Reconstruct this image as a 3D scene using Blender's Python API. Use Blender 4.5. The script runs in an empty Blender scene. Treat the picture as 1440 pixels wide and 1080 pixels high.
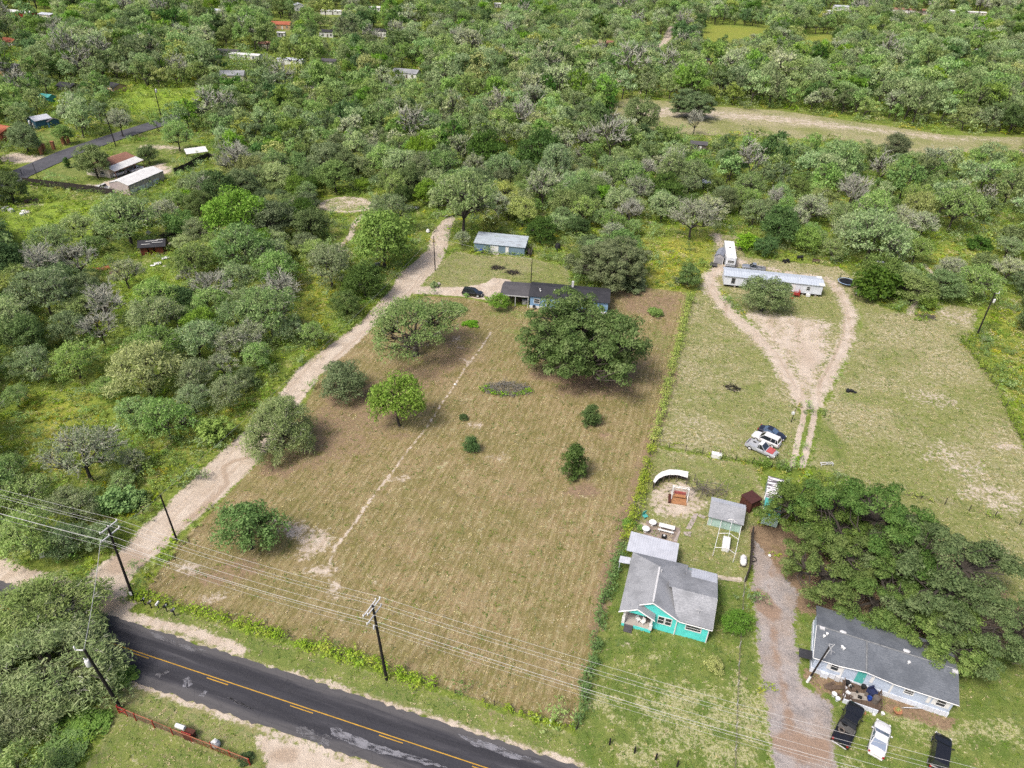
SKY_S, SUN_S, SUN_A, EXPO = 0.115, 1.6, 13.0, 1.17
import bpy, math, random
import numpy as np
from mathutils import Vector, Matrix
random.seed(7); RNG = np.random.default_rng(7)
C = bpy.context.scene.collection
rad = math.radians
# ------------------------------------------------------------------ camera (drone, 76 m above flat ground)
FL, TH, RO, HC = 1000.0, rad(34.0), rad(2.3), 76.0
FW = Vector((0, math.cos(TH), -math.sin(TH))); RT = Vector((1, 0, 0)); DN = Vector((0, -math.sin(TH), -math.cos(TH)))
CR, SR = math.cos(RO), math.sin(RO)
def at(px, py, z=0.0):
    """world point at height z seen at photo pixel (1440x1080)"""
    u = (px-720)/FL; v = (py-540)/FL
    d = FW + RT*(u*CR+v*SR) + DN*(-u*SR+v*CR)
    t = (z-HC)/d.z
    return Vector((d.x*t, d.y*t, z))
def at_np(P):
    P = np.asarray(P, float); u = (P[:, 0]-720)/FL; v = (P[:, 1]-540)/FL
    a = u*CR+v*SR; b = -u*SR+v*CR
    dx = a; dy = FW.y+b*DN.y; dz = FW.z+b*DN.z
    t = -HC/dz
    return np.stack([dx*t, dy*t], 1)
def pix(x, y, z):
    q = Vector((x, y, z-HC)); w = q.dot(FW); a = q.x/w; b = q.dot(DN)/w
    return 720+FL*(a*CR-b*SR), 540+FL*(a*SR+b*CR), FL/w
def pix_np(x, y, z):
    w = y*FW.y+(z-HC)*FW.z; a = x/w; b = (y*DN.y+(z-HC)*DN.z)/w
    return 720+FL*(a*CR-b*SR), 540+FL*(a*SR+b*CR)
cd = bpy.data.cameras.new('camera'); cam = bpy.data.objects.new('camera', cd); C.objects.link(cam)
cd.sensor_width = 36; cd.lens = 36*FL/1440; cd.clip_start = .5; cd.clip_end = 12000
ax = CR*RT - SR*DN; ay = -SR*RT - CR*DN; az = -FW
m = Matrix((ax, ay, az)).transposed().to_4x4(); m.translation = (0, 0, HC); cam.matrix_world = m
bpy.context.scene.camera = cam
# ------------------------------------------------------------------ helpers
def tag(o, label=None, cat=None, group=None, kind=None):
    if label: o['label'] = label
    if cat: o['category'] = cat
    if group: o['group'] = group
    if kind: o['kind'] = kind
    return o
def empty(name, loc, rz=0, label=None, cat=None, group=None):
    o = bpy.data.objects.new(name, None); C.objects.link(o); o.location = loc; o.rotation_euler = (0, 0, rz)
    o.empty_display_size = .3
    return tag(o, label, cat, group)
class MB:
    def __init__(s): s.v = []; s.f = []; s.m = []
    def add(s, vs, fs, mi=0):
        n = len(s.v); s.v += [tuple(v) for v in vs]; s.f += [tuple(i+n for i in f) for f in fs]; s.m += [mi]*len(fs); return s
    def box(s, x0, x1, y0, y1, z0, z1, mi=0):
        v = [(x0,y0,z0),(x1,y0,z0),(x1,y1,z0),(x0,y1,z0),(x0,y0,z1),(x1,y0,z1),(x1,y1,z1),(x0,y1,z1)]
        return s.add(v, [(3,2,1,0),(4,5,6,7),(0,1,5,4),(1,2,6,5),(2,3,7,6),(3,0,4,7)], mi)
    def obox(s, c, sx, sy, sz, rz=0, rx=0, ry=0, mi=0):
        R = (Matrix.Rotation(rz, 3, 'Z') @ Matrix.Rotation(ry, 3, 'Y') @ Matrix.Rotation(rx, 3, 'X'))
        c = Vector(c); v = [c + R @ Vector((x*sx/2, y*sy/2, z*sz/2)) for z in (-1,1) for (x,y) in ((-1,-1),(1,-1),(1,1),(-1,1))]
        return s.add(v, [(3,2,1,0),(4,5,6,7),(0,1,5,4),(1,2,6,5),(2,3,7,6),(3,0,4,7)], mi)
    def prism(s, pts, vec, mi=0):
        p = [Vector(q) for q in pts]; e = Vector(vec); n = len(p)
        nn = sum(((p[i]-p[0]).cross(p[(i+1)%n]-p[0]) for i in range(n)), Vector())
        if nn.dot(e) > 0: p.reverse()
        v = p + [q+e for q in p]
        fs = [tuple(range(n)), tuple(reversed(range(n, 2*n)))] + [(i, i+n, (i+1)%n+n, (i+1)%n) for i in range(n)]
        return s.add(v, fs, mi)
    def slab(s, pts, t=.14, mi=0): return s.prism(pts, (0,0,-t), mi)
    def tube(s, pts, r, n=6, r1=None, mi=0, cap=True):
        p = [Vector(q) for q in pts]; r1 = r if r1 is None else r1; k = len(p); vs = []; fs = []
        up = Vector((.13,.21,.97))
        for i in range(k):
            d = (p[min(i+1,k-1)]-p[max(i-1,0)])
            if d.length < 1e-6: d = Vector((0,0,1))
            d.normalize()
            a = d.cross(up if abs(d.dot(up)) < .95 else Vector((1,0,0))).normalized(); b = d.cross(a)
            rr = r+(r1-r)*i/max(1,k-1)
            for j in range(n):
                w = 2*math.pi*j/n; vs.append(p[i]+a*rr*math.cos(w)+b*rr*math.sin(w))
        for i in range(k-1):
            for j in range(n):
                j2 = (j+1)%n; fs.append((i*n+j, i*n+j2, (i+1)*n+j2, (i+1)*n+j))
        if cap and n > 2: fs += [tuple(reversed(range(n))), tuple(range((k-1)*n, k*n))]
        return s.add(vs, fs, mi)
    def lathe(s, prof, c=(0,0,0), n=16, mi=0, axis='Z'):
        vs = []; fs = []; k = len(prof)
        for (r, z) in prof:
            for j in range(n):
                w = 2*math.pi*j/n; q = (r*math.cos(w), r*math.sin(w), z)
                if axis == 'Y': q = (q[0], q[2], q[1])
                if axis == 'X': q = (q[2], q[0], q[1])
                vs.append((q[0]+c[0], q[1]+c[1], q[2]+c[2]))
        for i in range(k-1):
            for j in range(n):
                j2 = (j+1)%n; fs.append((i*n+j, i*n+j2, (i+1)*n+j2, (i+1)*n+j))
        fs += [tuple(reversed(range(n))), tuple(range((k-1)*n, k*n))]
        return s.add(vs, fs, mi)
    def mesh(s, name, mats):
        me = bpy.data.meshes.new(name); me.from_pydata(s.v, [], s.f)
        for mm in (mats if isinstance(mats, (list, tuple)) else [mats]): me.materials.append(mm)
        if any(s.m): me.polygons.foreach_set('material_index', s.m)
        me.update(); return me
    def build(s, name, mats, parent=None, smooth=False, bevel=0, loc=None, rz=0):
        me = s.mesh(name, mats)
        if smooth:
            me.polygons.foreach_set('use_smooth', [True]*len(me.polygons))
            try: me.set_sharp_from_angle(angle=rad(38))
            except Exception: pass
        o = bpy.data.objects.new(name, me); C.objects.link(o)
        if parent: o.parent = parent
        if loc is not None: o.location = loc
        if rz: o.rotation_euler = (0,0,rz)
        if bevel:
            b = o.modifiers.new('b','BEVEL'); b.width = bevel; b.segments = 2; b.limit_method = 'ANGLE'
        return o
def np_mesh(name, verts, quads, mats):
    me = bpy.data.meshes.new(name); nv = len(verts); nf = len(quads); k = quads.shape[1]
    me.vertices.add(nv); me.vertices.foreach_set('co', verts.astype(np.float32).ravel())
    me.loops.add(nf*k); me.loops.foreach_set('vertex_index', quads.astype(np.int32).ravel())
    me.polygons.add(nf); me.polygons.foreach_set('loop_start', np.arange(0, nf*k, k, dtype=np.int32))
    for mm in (mats if isinstance(mats, (list, tuple)) else [mats]): me.materials.append(mm)
    me.update(calc_edges=True); return me
def link(name, me, parent=None, loc=None):
    o = bpy.data.objects.new(name, me); C.objects.link(o)
    if parent: o.parent = parent
    if loc is not None: o.location = loc
    return o
# ------------------------------------------------------------------ materials
def nodes(name):
    mt = bpy.data.materials.new(name); mt.use_nodes = True; nt = mt.node_tree; nt.nodes.clear()
    return mt, nt
class NB:
    """tiny node builder"""
    def __init__(s, nt): s.nt = nt
    def n(s, t, **kw):
        nd = s.nt.nodes.new(t)
        for k, v in kw.items(): setattr(nd, k, v)
        return nd
    def put(s, sock, v):
        if v is None: return
        if hasattr(v, 'is_output') or isinstance(v, bpy.types.NodeSocket): s.nt.links.new(v, sock)
        else:
            if hasattr(sock.default_value, '__len__') and not hasattr(v, '__len__'): v = [v]*len(sock.default_value)
            if hasattr(v, '__len__') and len(v) == 3 and len(sock.default_value) == 4: v = (*v, 1)
            sock.default_value = v
    def math(s, op, a, b=None, clamp=False):
        nd = s.n('ShaderNodeMath', operation=op, use_clamp=clamp); s.put(nd.inputs[0], a)
        if b is not None: s.put(nd.inputs[1], b)
        return nd.outputs[0]
    def mix(s, f, a, b, blend='MIX'):
        nd = s.n('ShaderNodeMix', data_type='RGBA', blend_type=blend); s.put(nd.inputs[0], f); s.put(nd.inputs[6], a); s.put(nd.inputs[7], b)
        return nd.outputs[2]
    def noise(s, vec, scale, detail=4, rough=.6, dist=0):
        nd = s.n('ShaderNodeTexNoise'); s.put(nd.inputs['Vector'], vec); nd.inputs['Scale'].default_value = scale
        nd.inputs['Detail'].default_value = detail; nd.inputs['Roughness'].default_value = rough; nd.inputs['Distortion'].default_value = dist
        return nd.outputs['Fac']
    def ss(s, v, lo, hi):
        nd = s.n('ShaderNodeMapRange', interpolation_type='SMOOTHSTEP'); s.put(nd.inputs[0], v); nd.inputs[1].default_value = lo; nd.inputs[2].default_value = hi
        return nd.outputs[0]
    def mapping(s, vec, scale=(1,1,1), rot=(0,0,0)):
        nd = s.n('ShaderNodeMapping'); s.put(nd.inputs[0], vec); nd.inputs['Scale'].default_value = scale; nd.inputs['Rotation'].default_value = rot
        return nd.outputs[0]
    def attr(s, name): return s.n('ShaderNodeAttribute', attribute_name=name).outputs['Fac']
    def bump(s, h, strength=.4, dist=.1):
        nd = s.n('ShaderNodeBump'); s.put(nd.inputs['Height'], h); nd.inputs['Strength'].default_value = strength; nd.inputs['Distance'].default_value = dist
        return nd.outputs[0]
    def out(s, col, rough=.8, metal=0, normal=None, spec=.3, coat=0):
        p = s.n('ShaderNodeBsdfPrincipled'); s.put(p.inputs['Base Color'], col); s.put(p.inputs['Roughness'], rough); s.put(p.inputs['Metallic'], metal)
        p.inputs['Specular IOR Level'].default_value = spec; p.inputs['Coat Weight'].default_value = coat
        if normal is not None: s.put(p.inputs['Normal'], normal)
        o = s.n('ShaderNodeOutputMaterial'); s.nt.links.new(p.outputs[0], o.inputs[0]); return p
def lin(r, g, b): return tuple(((c/255)/12.92 if c/255 <= .04045 else ((c/255+.055)/1.055)**2.4) for c in (r, g, b))
ALB = .74   # keeps plain surfaces in step with the exposure
def mat(name, col, rough=.75, var=.25, scale=2.0, col2=None, spec=.3, metal=0, bump=0, coat=0, stain=None, stain_amt=.5):
    col = tuple(c*ALB for c in col); col2 = tuple(c*ALB for c in col2) if col2 else None
    mt, nt = nodes(name); b = NB(nt); tc = b.n('ShaderNodeTexCoord').outputs['Object']
    f = b.noise(tc, scale, 6, .65)
    c2 = col2 or tuple(c*(1-var) for c in col)
    c = b.mix(b.ss(f, .3, .7), col, c2)
    f2 = b.noise(tc, scale*9, 3, .6); c = b.mix(b.math('MULTIPLY', b.ss(f2, .4, .75), var*.9), c, tuple(x*.55 for x in col))
    if stain: c = b.mix(b.math('MULTIPLY', b.ss(b.noise(tc, scale*.7, 8, .7, .6), .54, .66), stain_amt), c, stain)
    b.out(c, rough, metal, b.bump(f2, bump, .05) if bump else None, spec, coat); return mt
def shingle(name, col, col2):
    col = tuple(c*ALB for c in col); col2 = tuple(c*ALB for c in col2)
    mt, nt = nodes(name); b = NB(nt); tc = b.n('ShaderNodeTexCoord').outputs['Object']
    f = b.noise(b.mapping(tc, (1.1, 5.0, 5.0)), 3.2, 3, .8); g = b.noise(tc, .45, 5, .6); h = b.noise(tc, 14, 2, .7)
    c = b.mix(b.ss(f, .36, .64), col, col2); c = b.mix(b.math('MULTIPLY', b.ss(g, .4, .68), .55), c, tuple(x*.7 for x in col))
    c = b.mix(b.math('MULTIPLY', b.ss(h, .5, .7), .45), c, tuple(x*.5 for x in col))
    sx = b.n('ShaderNodeSeparateXYZ'); nt.links.new(tc, sx.inputs[0]); ln = b.math('ABSOLUTE', b.math('SINE', b.math('MULTIPLY', b.math('ADD', sx.outputs[1], b.math('MULTIPLY', f, .05)), math.pi/.30)))
    c = b.mix(b.math('MULTIPLY', b.ss(ln, .25, .0), .4), c, tuple(x*.45 for x in col))
    b.out(c, .92, 0, b.bump(f, .35, .03), .15); return mt
def ribbed(name, col, axis=0, period=.4, rough=.4, metal=.0, stain=None, amt=.5):
    col = tuple(c*ALB for c in col)
    mt, nt = nodes(name); b = NB(nt); tc = b.n('ShaderNodeTexCoord').outputs['Object']
    sx = b.n('ShaderNodeSeparateXYZ'); nt.links.new(tc, sx.inputs[0])
    w = b.math('ABSOLUTE', b.math('SINE', b.math('MULTIPLY', sx.outputs[axis], math.pi/period)))
    line = b.ss(w, .0, .22)
    f = b.noise(tc, .9, 6, .65); c = b.mix(b.ss(f, .35, .7), col, tuple(x*.82 for x in col))
    c = b.mix(line, tuple(x*.6 for x in col), c)
    if stain:
        s = b.noise(b.mapping(tc, (.35, 1.6, 1.6)), .9, 8, .75, .4); c = b.mix(b.math('MULTIPLY', b.ss(s, .52, .66), amt), c, stain)
    b.out(c, rough, metal, b.bump(w, .35, .03), .4); return mt
def leafmat(name, ca, cb, cc=None, trans=.38):
    mt, nt = nodes(name); b = NB(nt)
    geo = b.n('ShaderNodeNewGeometry'); oi = b.n('ShaderNodeObjectInfo'); tc = b.n('ShaderNodeTexCoord').outputs['Object']
    c = b.mix(geo.outputs['Random Per Island'], ca, cb)
    if cc: c = b.mix(b.math('MULTIPLY', b.ss(b.noise(tc, .55, 3, .6), .45, .68), .75), c, cc)
    hs = b.n('ShaderNodeHueSaturation'); nt.links.new(c, hs.inputs['Color'])
    b.put(hs.inputs['Hue'], b.math('ADD', .488, b.math('MULTIPLY', oi.outputs['Random'], .036)))
    rv = b.math('FRACT', b.math('MULTIPLY', oi.outputs['Random'], 17.31))
    b.put(hs.inputs['Value'], b.math('ADD', .95, b.math('MULTIPLY', rv, .6)))
    b.put(hs.inputs['Saturation'], b.math('ADD', .8, b.math('MULTIPLY', b.math('FRACT', b.math('MULTIPLY', oi.outputs['Random'], 7.7)), .35)))
    d = b.n('ShaderNodeBsdfPrincipled'); nt.links.new(hs.outputs[0], d.inputs['Base Color']); d.inputs['Roughness'].default_value = .55; d.inputs['Specular IOR Level'].default_value = .12
    t = b.n('ShaderNodeBsdfTranslucent'); nt.links.new(hs.outputs[0], t.inputs[0])
    mx = b.n('ShaderNodeMixShader'); mx.inputs[0].default_value = trans; nt.links.new(d.outputs[0], mx.inputs[1]); nt.links.new(t.outputs[0], mx.inputs[2])
    o = b.n('ShaderNodeOutputMaterial'); nt.links.new(mx.outputs[0], o.inputs[0]); return mt
K = {}
K['leaf_mesq'] = leafmat('leaf_grey_green', (.145,.228,.064), (.235,.315,.112), (.285,.335,.145))
K['leaf_oak'] = leafmat('leaf_dark_green', (.090,.135,.044), (.165,.215,.080), (.20,.24,.105))
K['leaf_olive'] = leafmat('leaf_olive_green', (.064,.112,.026), (.145,.205,.054), (.175,.230,.070))
K['leaf_bright'] = leafmat('leaf_fresh_green', (.115,.200,.034), (.190,.280,.060))
K['leaf_yellow'] = leafmat('leaf_yellow_green', (.20,.25,.06), (.30,.33,.11))
K['leaf_deep'] = leafmat('leaf_deep_green', (.045,.090,.022), (.090,.150,.036))
K['leaf_grey'] = leafmat('leaf_grey', (.22,.27,.12), (.34,.37,.21))
K['weed'] = leafmat('weed_green', (.150,.230,.030), (.250,.325,.055), (.31,.32,.07))
K['weed_gold'] = leafmat('weed_gold', (.30,.28,.045), (.42,.36,.06))
K['weed_dark'] = leafmat('weed_dark', (.08,.13,.02), (.14,.20,.04))
K['straw'] = leafmat('dry_straw', (.30,.25,.115), (.50,.44,.28))
K['lawngrass'] = leafmat('lawn_blades', (.11,.17,.03), (.19,.24,.06))
K['leaf_willow'] = leafmat('leaf_willow', (.155,.225,.075), (.245,.305,.125), (.29,.33,.16))
K['bark'] = mat('bark', (.075,.064,.053), .95, .4, 3)
K['twig'] = mat('dead_twig', (.52,.52,.42), .95, .3, 3)
K['brushwood'] = mat('brushwood', (.19,.165,.14), .95, .45, 2)
K['greybranch'] = mat('grey_branch', (.25,.24,.205), .95, .5, 2)
K['polewood'] = mat('creosote_wood', (.022,.018,.017), .85, .4, 3)
K['postwood'] = mat('weathered_post', (.055,.045,.04), .9, .4, 3)
K['plank'] = mat('grey_plank', (.16,.135,.115), .9, .4, 3)
K['deckwood'] = mat('deck_boards', (.15,.105,.075), .9, .5, 2.5)
K['galv'] = mat('galvanised', (.62,.62,.62), .5, .15, 4)
K['wire'] = mat('wire', (.46,.46,.45), .5, .1, 1)
K['white'] = mat('white_paint', (.78,.78,.76), .6, .1, 2)
K['glass'] = mat('window_glass', (.045,.055,.065), .12, .3, 1.5, spec=.6)
K['black'] = mat('black_rubber', (.018,.018,.019), .7, .3, 4)
K['dark'] = mat('dark_void', (.02,.018,.017), .9, .3, 2)
K['concrete'] = mat('concrete', (.46,.42,.37), .9, .25, 1.5, stain=(.3,.26,.2))
K['rust'] = mat('rusted_steel', (.105,.035,.022), .85, .45, 1.6, stain=(.05,.025,.022), stain_amt=.7)
K['redpaint'] = mat('red_paint', (.40,.035,.025), .6, .3, 3)
K['turq'] = ribbed('turquoise_siding', (.12,.74,.68), 2, .2, .6)
K['palesiding'] = ribbed('pale_blue_siding', (.52,.60,.72), 2, .22, .6)
K['whiteblue'] = ribbed('white_siding', (.72,.76,.82), 0, .6, .55)
K['bluesiding'] = ribbed('sky_blue_siding', (.23,.40,.62), 2, .25, .6)
K['barnblue'] = ribbed('slate_blue_sheet', (.17,.26,.33), 0, .35, .55)
K['barnroof'] = ribbed('pale_blue_sheet', (.44,.50,.54), 0, .5, .5, 0, (.12,.10,.09), .75)
K['patiometal'] = ribbed('patio_sheet', (.55,.57,.62), 0, .32, .45, 0, (.40,.41,.44), .5)
K['swroof'] = ribbed('pale_roof_sheet', (.50,.55,.61), 0, .6, .5)
K['greyshingle'] = shingle('grey_shingle', (.235,.245,.26), (.42,.43,.45))
K['slate'] = shingle('slate_shingle', (.115,.130,.150), (.195,.21,.23))
K['charcoal'] = shingle('charcoal_shingle', (.033,.034,.040), (.062,.062,.068))
K['charcoal2'] = shingle('faded_charcoal_shingle', (.085,.082,.088), (.115,.11,.115))
K['brownroof'] = shingle('brown_shingle', (.26,.13,.09), (.33,.18,.13))
K['redroof'] = shingle('red_tile', (.38,.11,.06), (.45,.17,.10))
K['whiteroof'] = ribbed('white_sheet', (.74,.73,.70), 1, .5, .5)
K['cream'] = mat('cream_wall', (.62,.56,.47), .8, .15, 1)
K['pinkwall'] = ribbed('pinkish_sheet', (.50,.42,.40), 0, .4, .6)
K['mintwall'] = ribbed('mint_sheet', (.43,.60,.54), 0, .35, .6)
K['peach'] = mat('peach_wall', (.60,.40,.22), .8, .15, 1)
K['bluewall'] = mat('blue_wall', (.06,.16,.25), .8, .2, 1)
K['blueplastic'] = mat('blue_plastic', (.02,.07,.35), .5, .2, 2)
K['tealplastic'] = mat('teal_plastic', (.10,.45,.40), .5, .2, 2)
K['redcloth'] = mat('red_cloth', (.42,.08,.07), .9, .45, 4, col2=(.36,.16,.15))
K['terracotta'] = mat('terracotta', (.45,.20,.10), .8, .3, 2)
K['orangewood'] = mat('orange_wood', (.45,.22,.10), .8, .3, 2)
K['yellow'] = mat('yellow_line_paint', (.60,.34,.035), .7, .3, 1.2)
K['tarp'] = mat('black_mesh', (.012,.013,.02), .6, .3, 2)
# ------------------------------------------------------------------ ground zones (photo-pixel outlines unprojected onto flat ground)
FIELD = [(200,838),(250,766),(305,712),(362,652),(420,588),(450,530),(500,480),(560,440),(598,416),(650,419),(705,430),(790,432),(860,402),(905,404),(968,412),(958,470),(940,540),(914,632),(880,730),(850,835),(826,960),(808,1022),(720,998),(610,963),(500,926),(360,884),(260,853)]
BARNYARD = [(592,402),(616,372),(640,352),(664,358),(742,362),(800,376),(806,420),(700,425),(640,412)]
PADDOCK_L = [(984,398),(1000,384),(1012,425),(1060,472),(1108,530),(1126,590),(1112,652),(1060,648),(922,624),(944,540),(968,440)]
HOMEYARD = [(998,388),(1008,330),(1042,332),(1048,362),(1180,376),(1212,400),(1206,470),(1180,520),(1150,560),(1130,570),(1090,500),(1040,430)]
PADDOCK_R = [(1138,656),(1160,580),(1190,510),(1214,455),(1206,412),(1250,438),(1286,442),(1292,452),(1340,428),(1374,436),(1366,470),(1352,482),(1392,530),(1424,590),(1450,655),(1500,760),(1500,1000),(1440,930),(1250,715),(1165,660)]
BACKYARD = [(920,630),(1058,654),(1078,700),(1056,770),(1042,862),(1000,815),(900,780),(882,760),(905,680)]
FRONTLAWN = [(880,775),(900,800),(1005,810),(1043,815),(1062,900),(1072,985),(1090,1100),(830,1100),(806,1024),(828,955),(858,840)]
BRLAWN = [(1118,862),(1160,850),(1250,850),(1440,900),(1520,960),(1520,1150),(1180,1150),(1165,1080),(1160,985),(1126,960)]
SWLAWN = [(100,1110),(150,1030),(172,1003),(260,1032),(350,1075),(380,1110)]
DIRTROAD_L = [(108,832),(128,806),(147,789),(177,768),(202,738),(230,716),(254,690),(312,634),(357,596),(388,562),(418,520),(465,485),(505,455),(527,431),(552,405),(562,385),(577,373),(600,353),(609,326),(622,311),(634,303)]
DIRTROAD_R = [(176,842),(184,814),(206,790),(238,764),(256,746),(302,709),(360,652),(396,606),(426,560),(450,527),(495,490),(510,474),(545,441),(570,422),(590,404),(600,392),(613,380),(628,352),(634,322),(639,306)]
def sdist(px, pts):
    """signed distance (m, inside positive) of points px (n,2) to polygon pts (m,2)"""
    n = len(pts); d = np.full(len(px), 1e9); ins = np.zeros(len(px), bool)
    for i in range(n):
        a = pts[i]; b = pts[(i+1) % n]; e = b-a; w = px-a
        t = np.clip((w@e)/max(e@e, 1e-9), 0, 1); q = w-t[:, None]*e; d = np.minimum(d, (q**2).sum(1))
        c = ((a[1] > px[:, 1]) != (b[1] > px[:, 1]))
        with np.errstate(divide='ignore', invalid='ignore'):
            xs = (b[0]-a[0])*(px[:, 1]-a[1])/(b[1]-a[1])+a[0]
        ins ^= c & (px[:, 0] < xs)
    d = np.sqrt(d); return np.where(ins, d, -d)
def ldist(px, pts):
    d = np.full(len(px), 1e9)
    for i in range(len(pts)-1):
        a = pts[i]; e = pts[i+1]-a; w = px-a; t = np.clip((w@e)/max(e@e, 1e-9), 0, 1); q = w-t[:, None]*e
        d = np.minimum(d, (q**2).sum(1))
    return np.sqrt(d)
# ------ road axes
RA, RB = at(172.5, 911), at(677, 1079); RU = (RB-RA).normalized(); RN = Vector((-RU.y, RU.x, 0))
VN = Vector((math.cos(rad(74.2)), math.sin(rad(74.2)), 0))
def road_pt(t, s): return RA+RU*t+RN*s
# zone list: (channel, kind, pixel points, width/softness, strength)
Z = []
def zp(ch, pts, soft=1.0, st=1.0): Z.append((ch, 'p', at_np(pts), soft, st))
def zl(ch, pts, w, soft=.6, st=1.0): Z.append((ch, 'l', at_np(pts), (w, soft), st))
def ze(ch, px, py, rx, ry=None, soft=1.0, st=1.0, n=18):
    c = at(px, py); s = pix(c.x, c.y, 0)[2]; ry = ry or rx
    ang = [2*math.pi*i/n for i in range(n)]
    Z.append((ch, 'p', np.array([[c.x+rx*math.cos(a)*(1+.18*math.sin(3*a+px)), c.y+ry*math.sin(a)*(1+.18*math.cos(2*a+py))] for a in ang]), soft, st))
zp('field', FIELD, 1.0); zp('straw', BARNYARD, 1.2, .75); zp('lawn', BARNYARD, 1.2, .45)
for p in (PADDOCK_L, HOMEYARD, PADDOCK_R): zp('straw', p, 1.2)
zp('straw', BACKYARD, .8); zp('lawn', BACKYARD, .8, .42); zp('lawn', FRONTLAWN, .8, 1); zp('lawn', BRLAWN, 1.0, .95); zp('lawn', SWLAWN, .8, .6); zp('straw', SWLAWN, .8, .8)
# verges of the asphalt road
def strip(ch, s0, s1, soft, st, t0=-80, t1=140):
    Z.append((ch, 'p', np.array([road_pt(t0, s0)[:2], road_pt(t1, s0)[:2], road_pt(t1, s1)[:2], road_pt(t0, s1)[:2]]), soft, st))
strip('straw', 3.0, 6.6, .6, .7, 0); strip('lawn', 3.4, 6.6, .6, .62, 0); strip('straw', -8.2, -3.0, .6, .8, 3); strip('lawn', -8.2, -3.2, .8, .5, 3)
strip('dirt', 2.8, 3.4, .5, .8, -4, 21); strip('dirt', 2.9, 3.9, .7, .8, 21); strip('dirt', -4.0, -2.9, .5, .62, 0); strip('dirt', 2.4, 6.2, .8, .9, -60, -3)
zl('dirt', [(150,858),(205,873),(260,885),(300,899),(340,915)], .7, .6, .8)
zp('dirt', [(360,1035),(400,1042),(470,1066),(540,1085),(520,1130),(380,1130),(372,1070)], .8, .95)
zp('dirt', [(0,800),(60,812),(110,826),(186,842),(178,874),(120,868),(0,838)], .8, 1.0)
zp('dirt', DIRTROAD_L+DIRTROAD_R[::-1], .8, 1.0)
zp('dirt', [(585,402),(650,404),(684,398),(694,390),(718,394),(714,412),(690,422),(650,417),(600,413),(580,414)], .5, .95)
dc = [((a[0]+b_[0])/2, (a[1]+b_[1])/2) for a, b_ in zip([DIRTROAD_L[int(i*(len(DIRTROAD_L)-1)/19)] for i in range(20)], [DIRTROAD_R[int(i*(len(DIRTROAD_R)-1)/19)] for i in range(20)])]
dcw = at_np(dc)
for off in (-1.5, .7, 1.5):
    tn = np.gradient(dcw, axis=0); tn /= np.linalg.norm(tn, axis=1, keepdims=True); Z.append(('rut', 'l', dcw+np.stack([-tn[:, 1], tn[:, 0]], 1)*off, (.18, .45), .8 if off != .7 else .5))
zl('rut', [(355,642),(330,648),(314,656),(316,668),(320,680),(300,702),(262,735)], .35, .35, 1.0); ze('rut', 178, 790, 2.6, 2.2, 1.2, .9); ze('rut', 150, 850, 3.0, 1.6, 1.5, .8); ze('rut', 400, 1062, 1.6, 1.0, .8, .9); zl('rut', [(60,815),(120,840),(160,858)], .5, .8, .7)
zl('rut', [(1000,400),(1026,438),(1060,464),(1094,500),(1120,546)], .25, .5, .8); zl('rut', [(1188,440),(1186,472),(1170,508),(1150,545)], .3, .5, .8); ze('rut', 1135, 500, 4, 7, 4, .5)
zl('rut', [(1090,780),(1080,830),(1088,900),(1104,980),(1120,1080)], .6, 1.2, .7); ze('rut', 1078, 850, 1.6, 2.4, 1, .9); ze('rut', 1130, 1050, 3.2, 2.0, 1.4, .9); ze('rut', 1108, 800, 3, 2, 1.5, .7)
# loop drive at the single-wide
zl('dirt', [(1042,368),(1012,378),(998,392),(1003,412),(1030,444),(1062,470),(1092,502),(1116,540),(1128,566)], 1.9, 2.2, .9)
zl('dirt', [(1168,396),(1184,414),(1195,440),(1192,474),(1176,508),(1158,540),(1142,566)], 1.5, 1.8, .9)
zp('dirt', [(1128,476),(1160,470),(1168,500),(1150,540),(1136,560),(1122,540),(1112,510)], 2.5, .8)
zl('dirt', [(1130,560),(1130,585),(1122,620),(1114,655)], .45, .35, 1.0); zl('dirt', [(1146,560),(1145,585),(1138,620),(1128,656)], .5, .35, 1.0)
zp('dirt', [(1040,434),(1100,440),(1170,452),(1172,500),(1140,540),(1118,520),(1070,476)], 3, .66)
zl('dirt', [(1040,345),(1020,352),(1006,330)], 2.2, 1.5, .6); zl('dirt', [(1060,372),(1110,384),(1165,390)], 1.7, 1.5, .55)
zl('dirt', [(1278,440),(1292,420),(1304,408),(1316,392),(1300,372)], 1.1, .8, .6); ze('dirt', 1345, 445, 6, 6, 3, .45)
# gravel drive and bare soil by the big oaks
zp('gravel', [(1062,760),(1085,790),(1120,830),(1116,880),(1126,960),(1168,990),(1176,1110),(1092,1110),(1078,985),(1066,900),(1058,815)], .8, 1.0)
zp('brown', [(1052,740),(1080,735),(1150,745),(1190,800),(1280,850),(1180,870),(1118,860),(1100,800),(1060,790)], 1.0, .95)
zp('brown', [(1130,935),(1170,952),(1260,975),(1350,1012),(1335,1030),(1240,1000),(1160,975),(1128,956)], .5, .75)
zp('brown', [(1180,700),(1330,760),(1440,850),(1400,950),(1340,940),(1200,850)], 2.0, .6)
for (x, y, r, st) in [(1152,990,1.6,.7),(1120,1045,2.2,.6),(1072,862,.9,.6),(1095,800,2,.5)]: ze('brown', x, y, r, None, .7, st)
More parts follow.
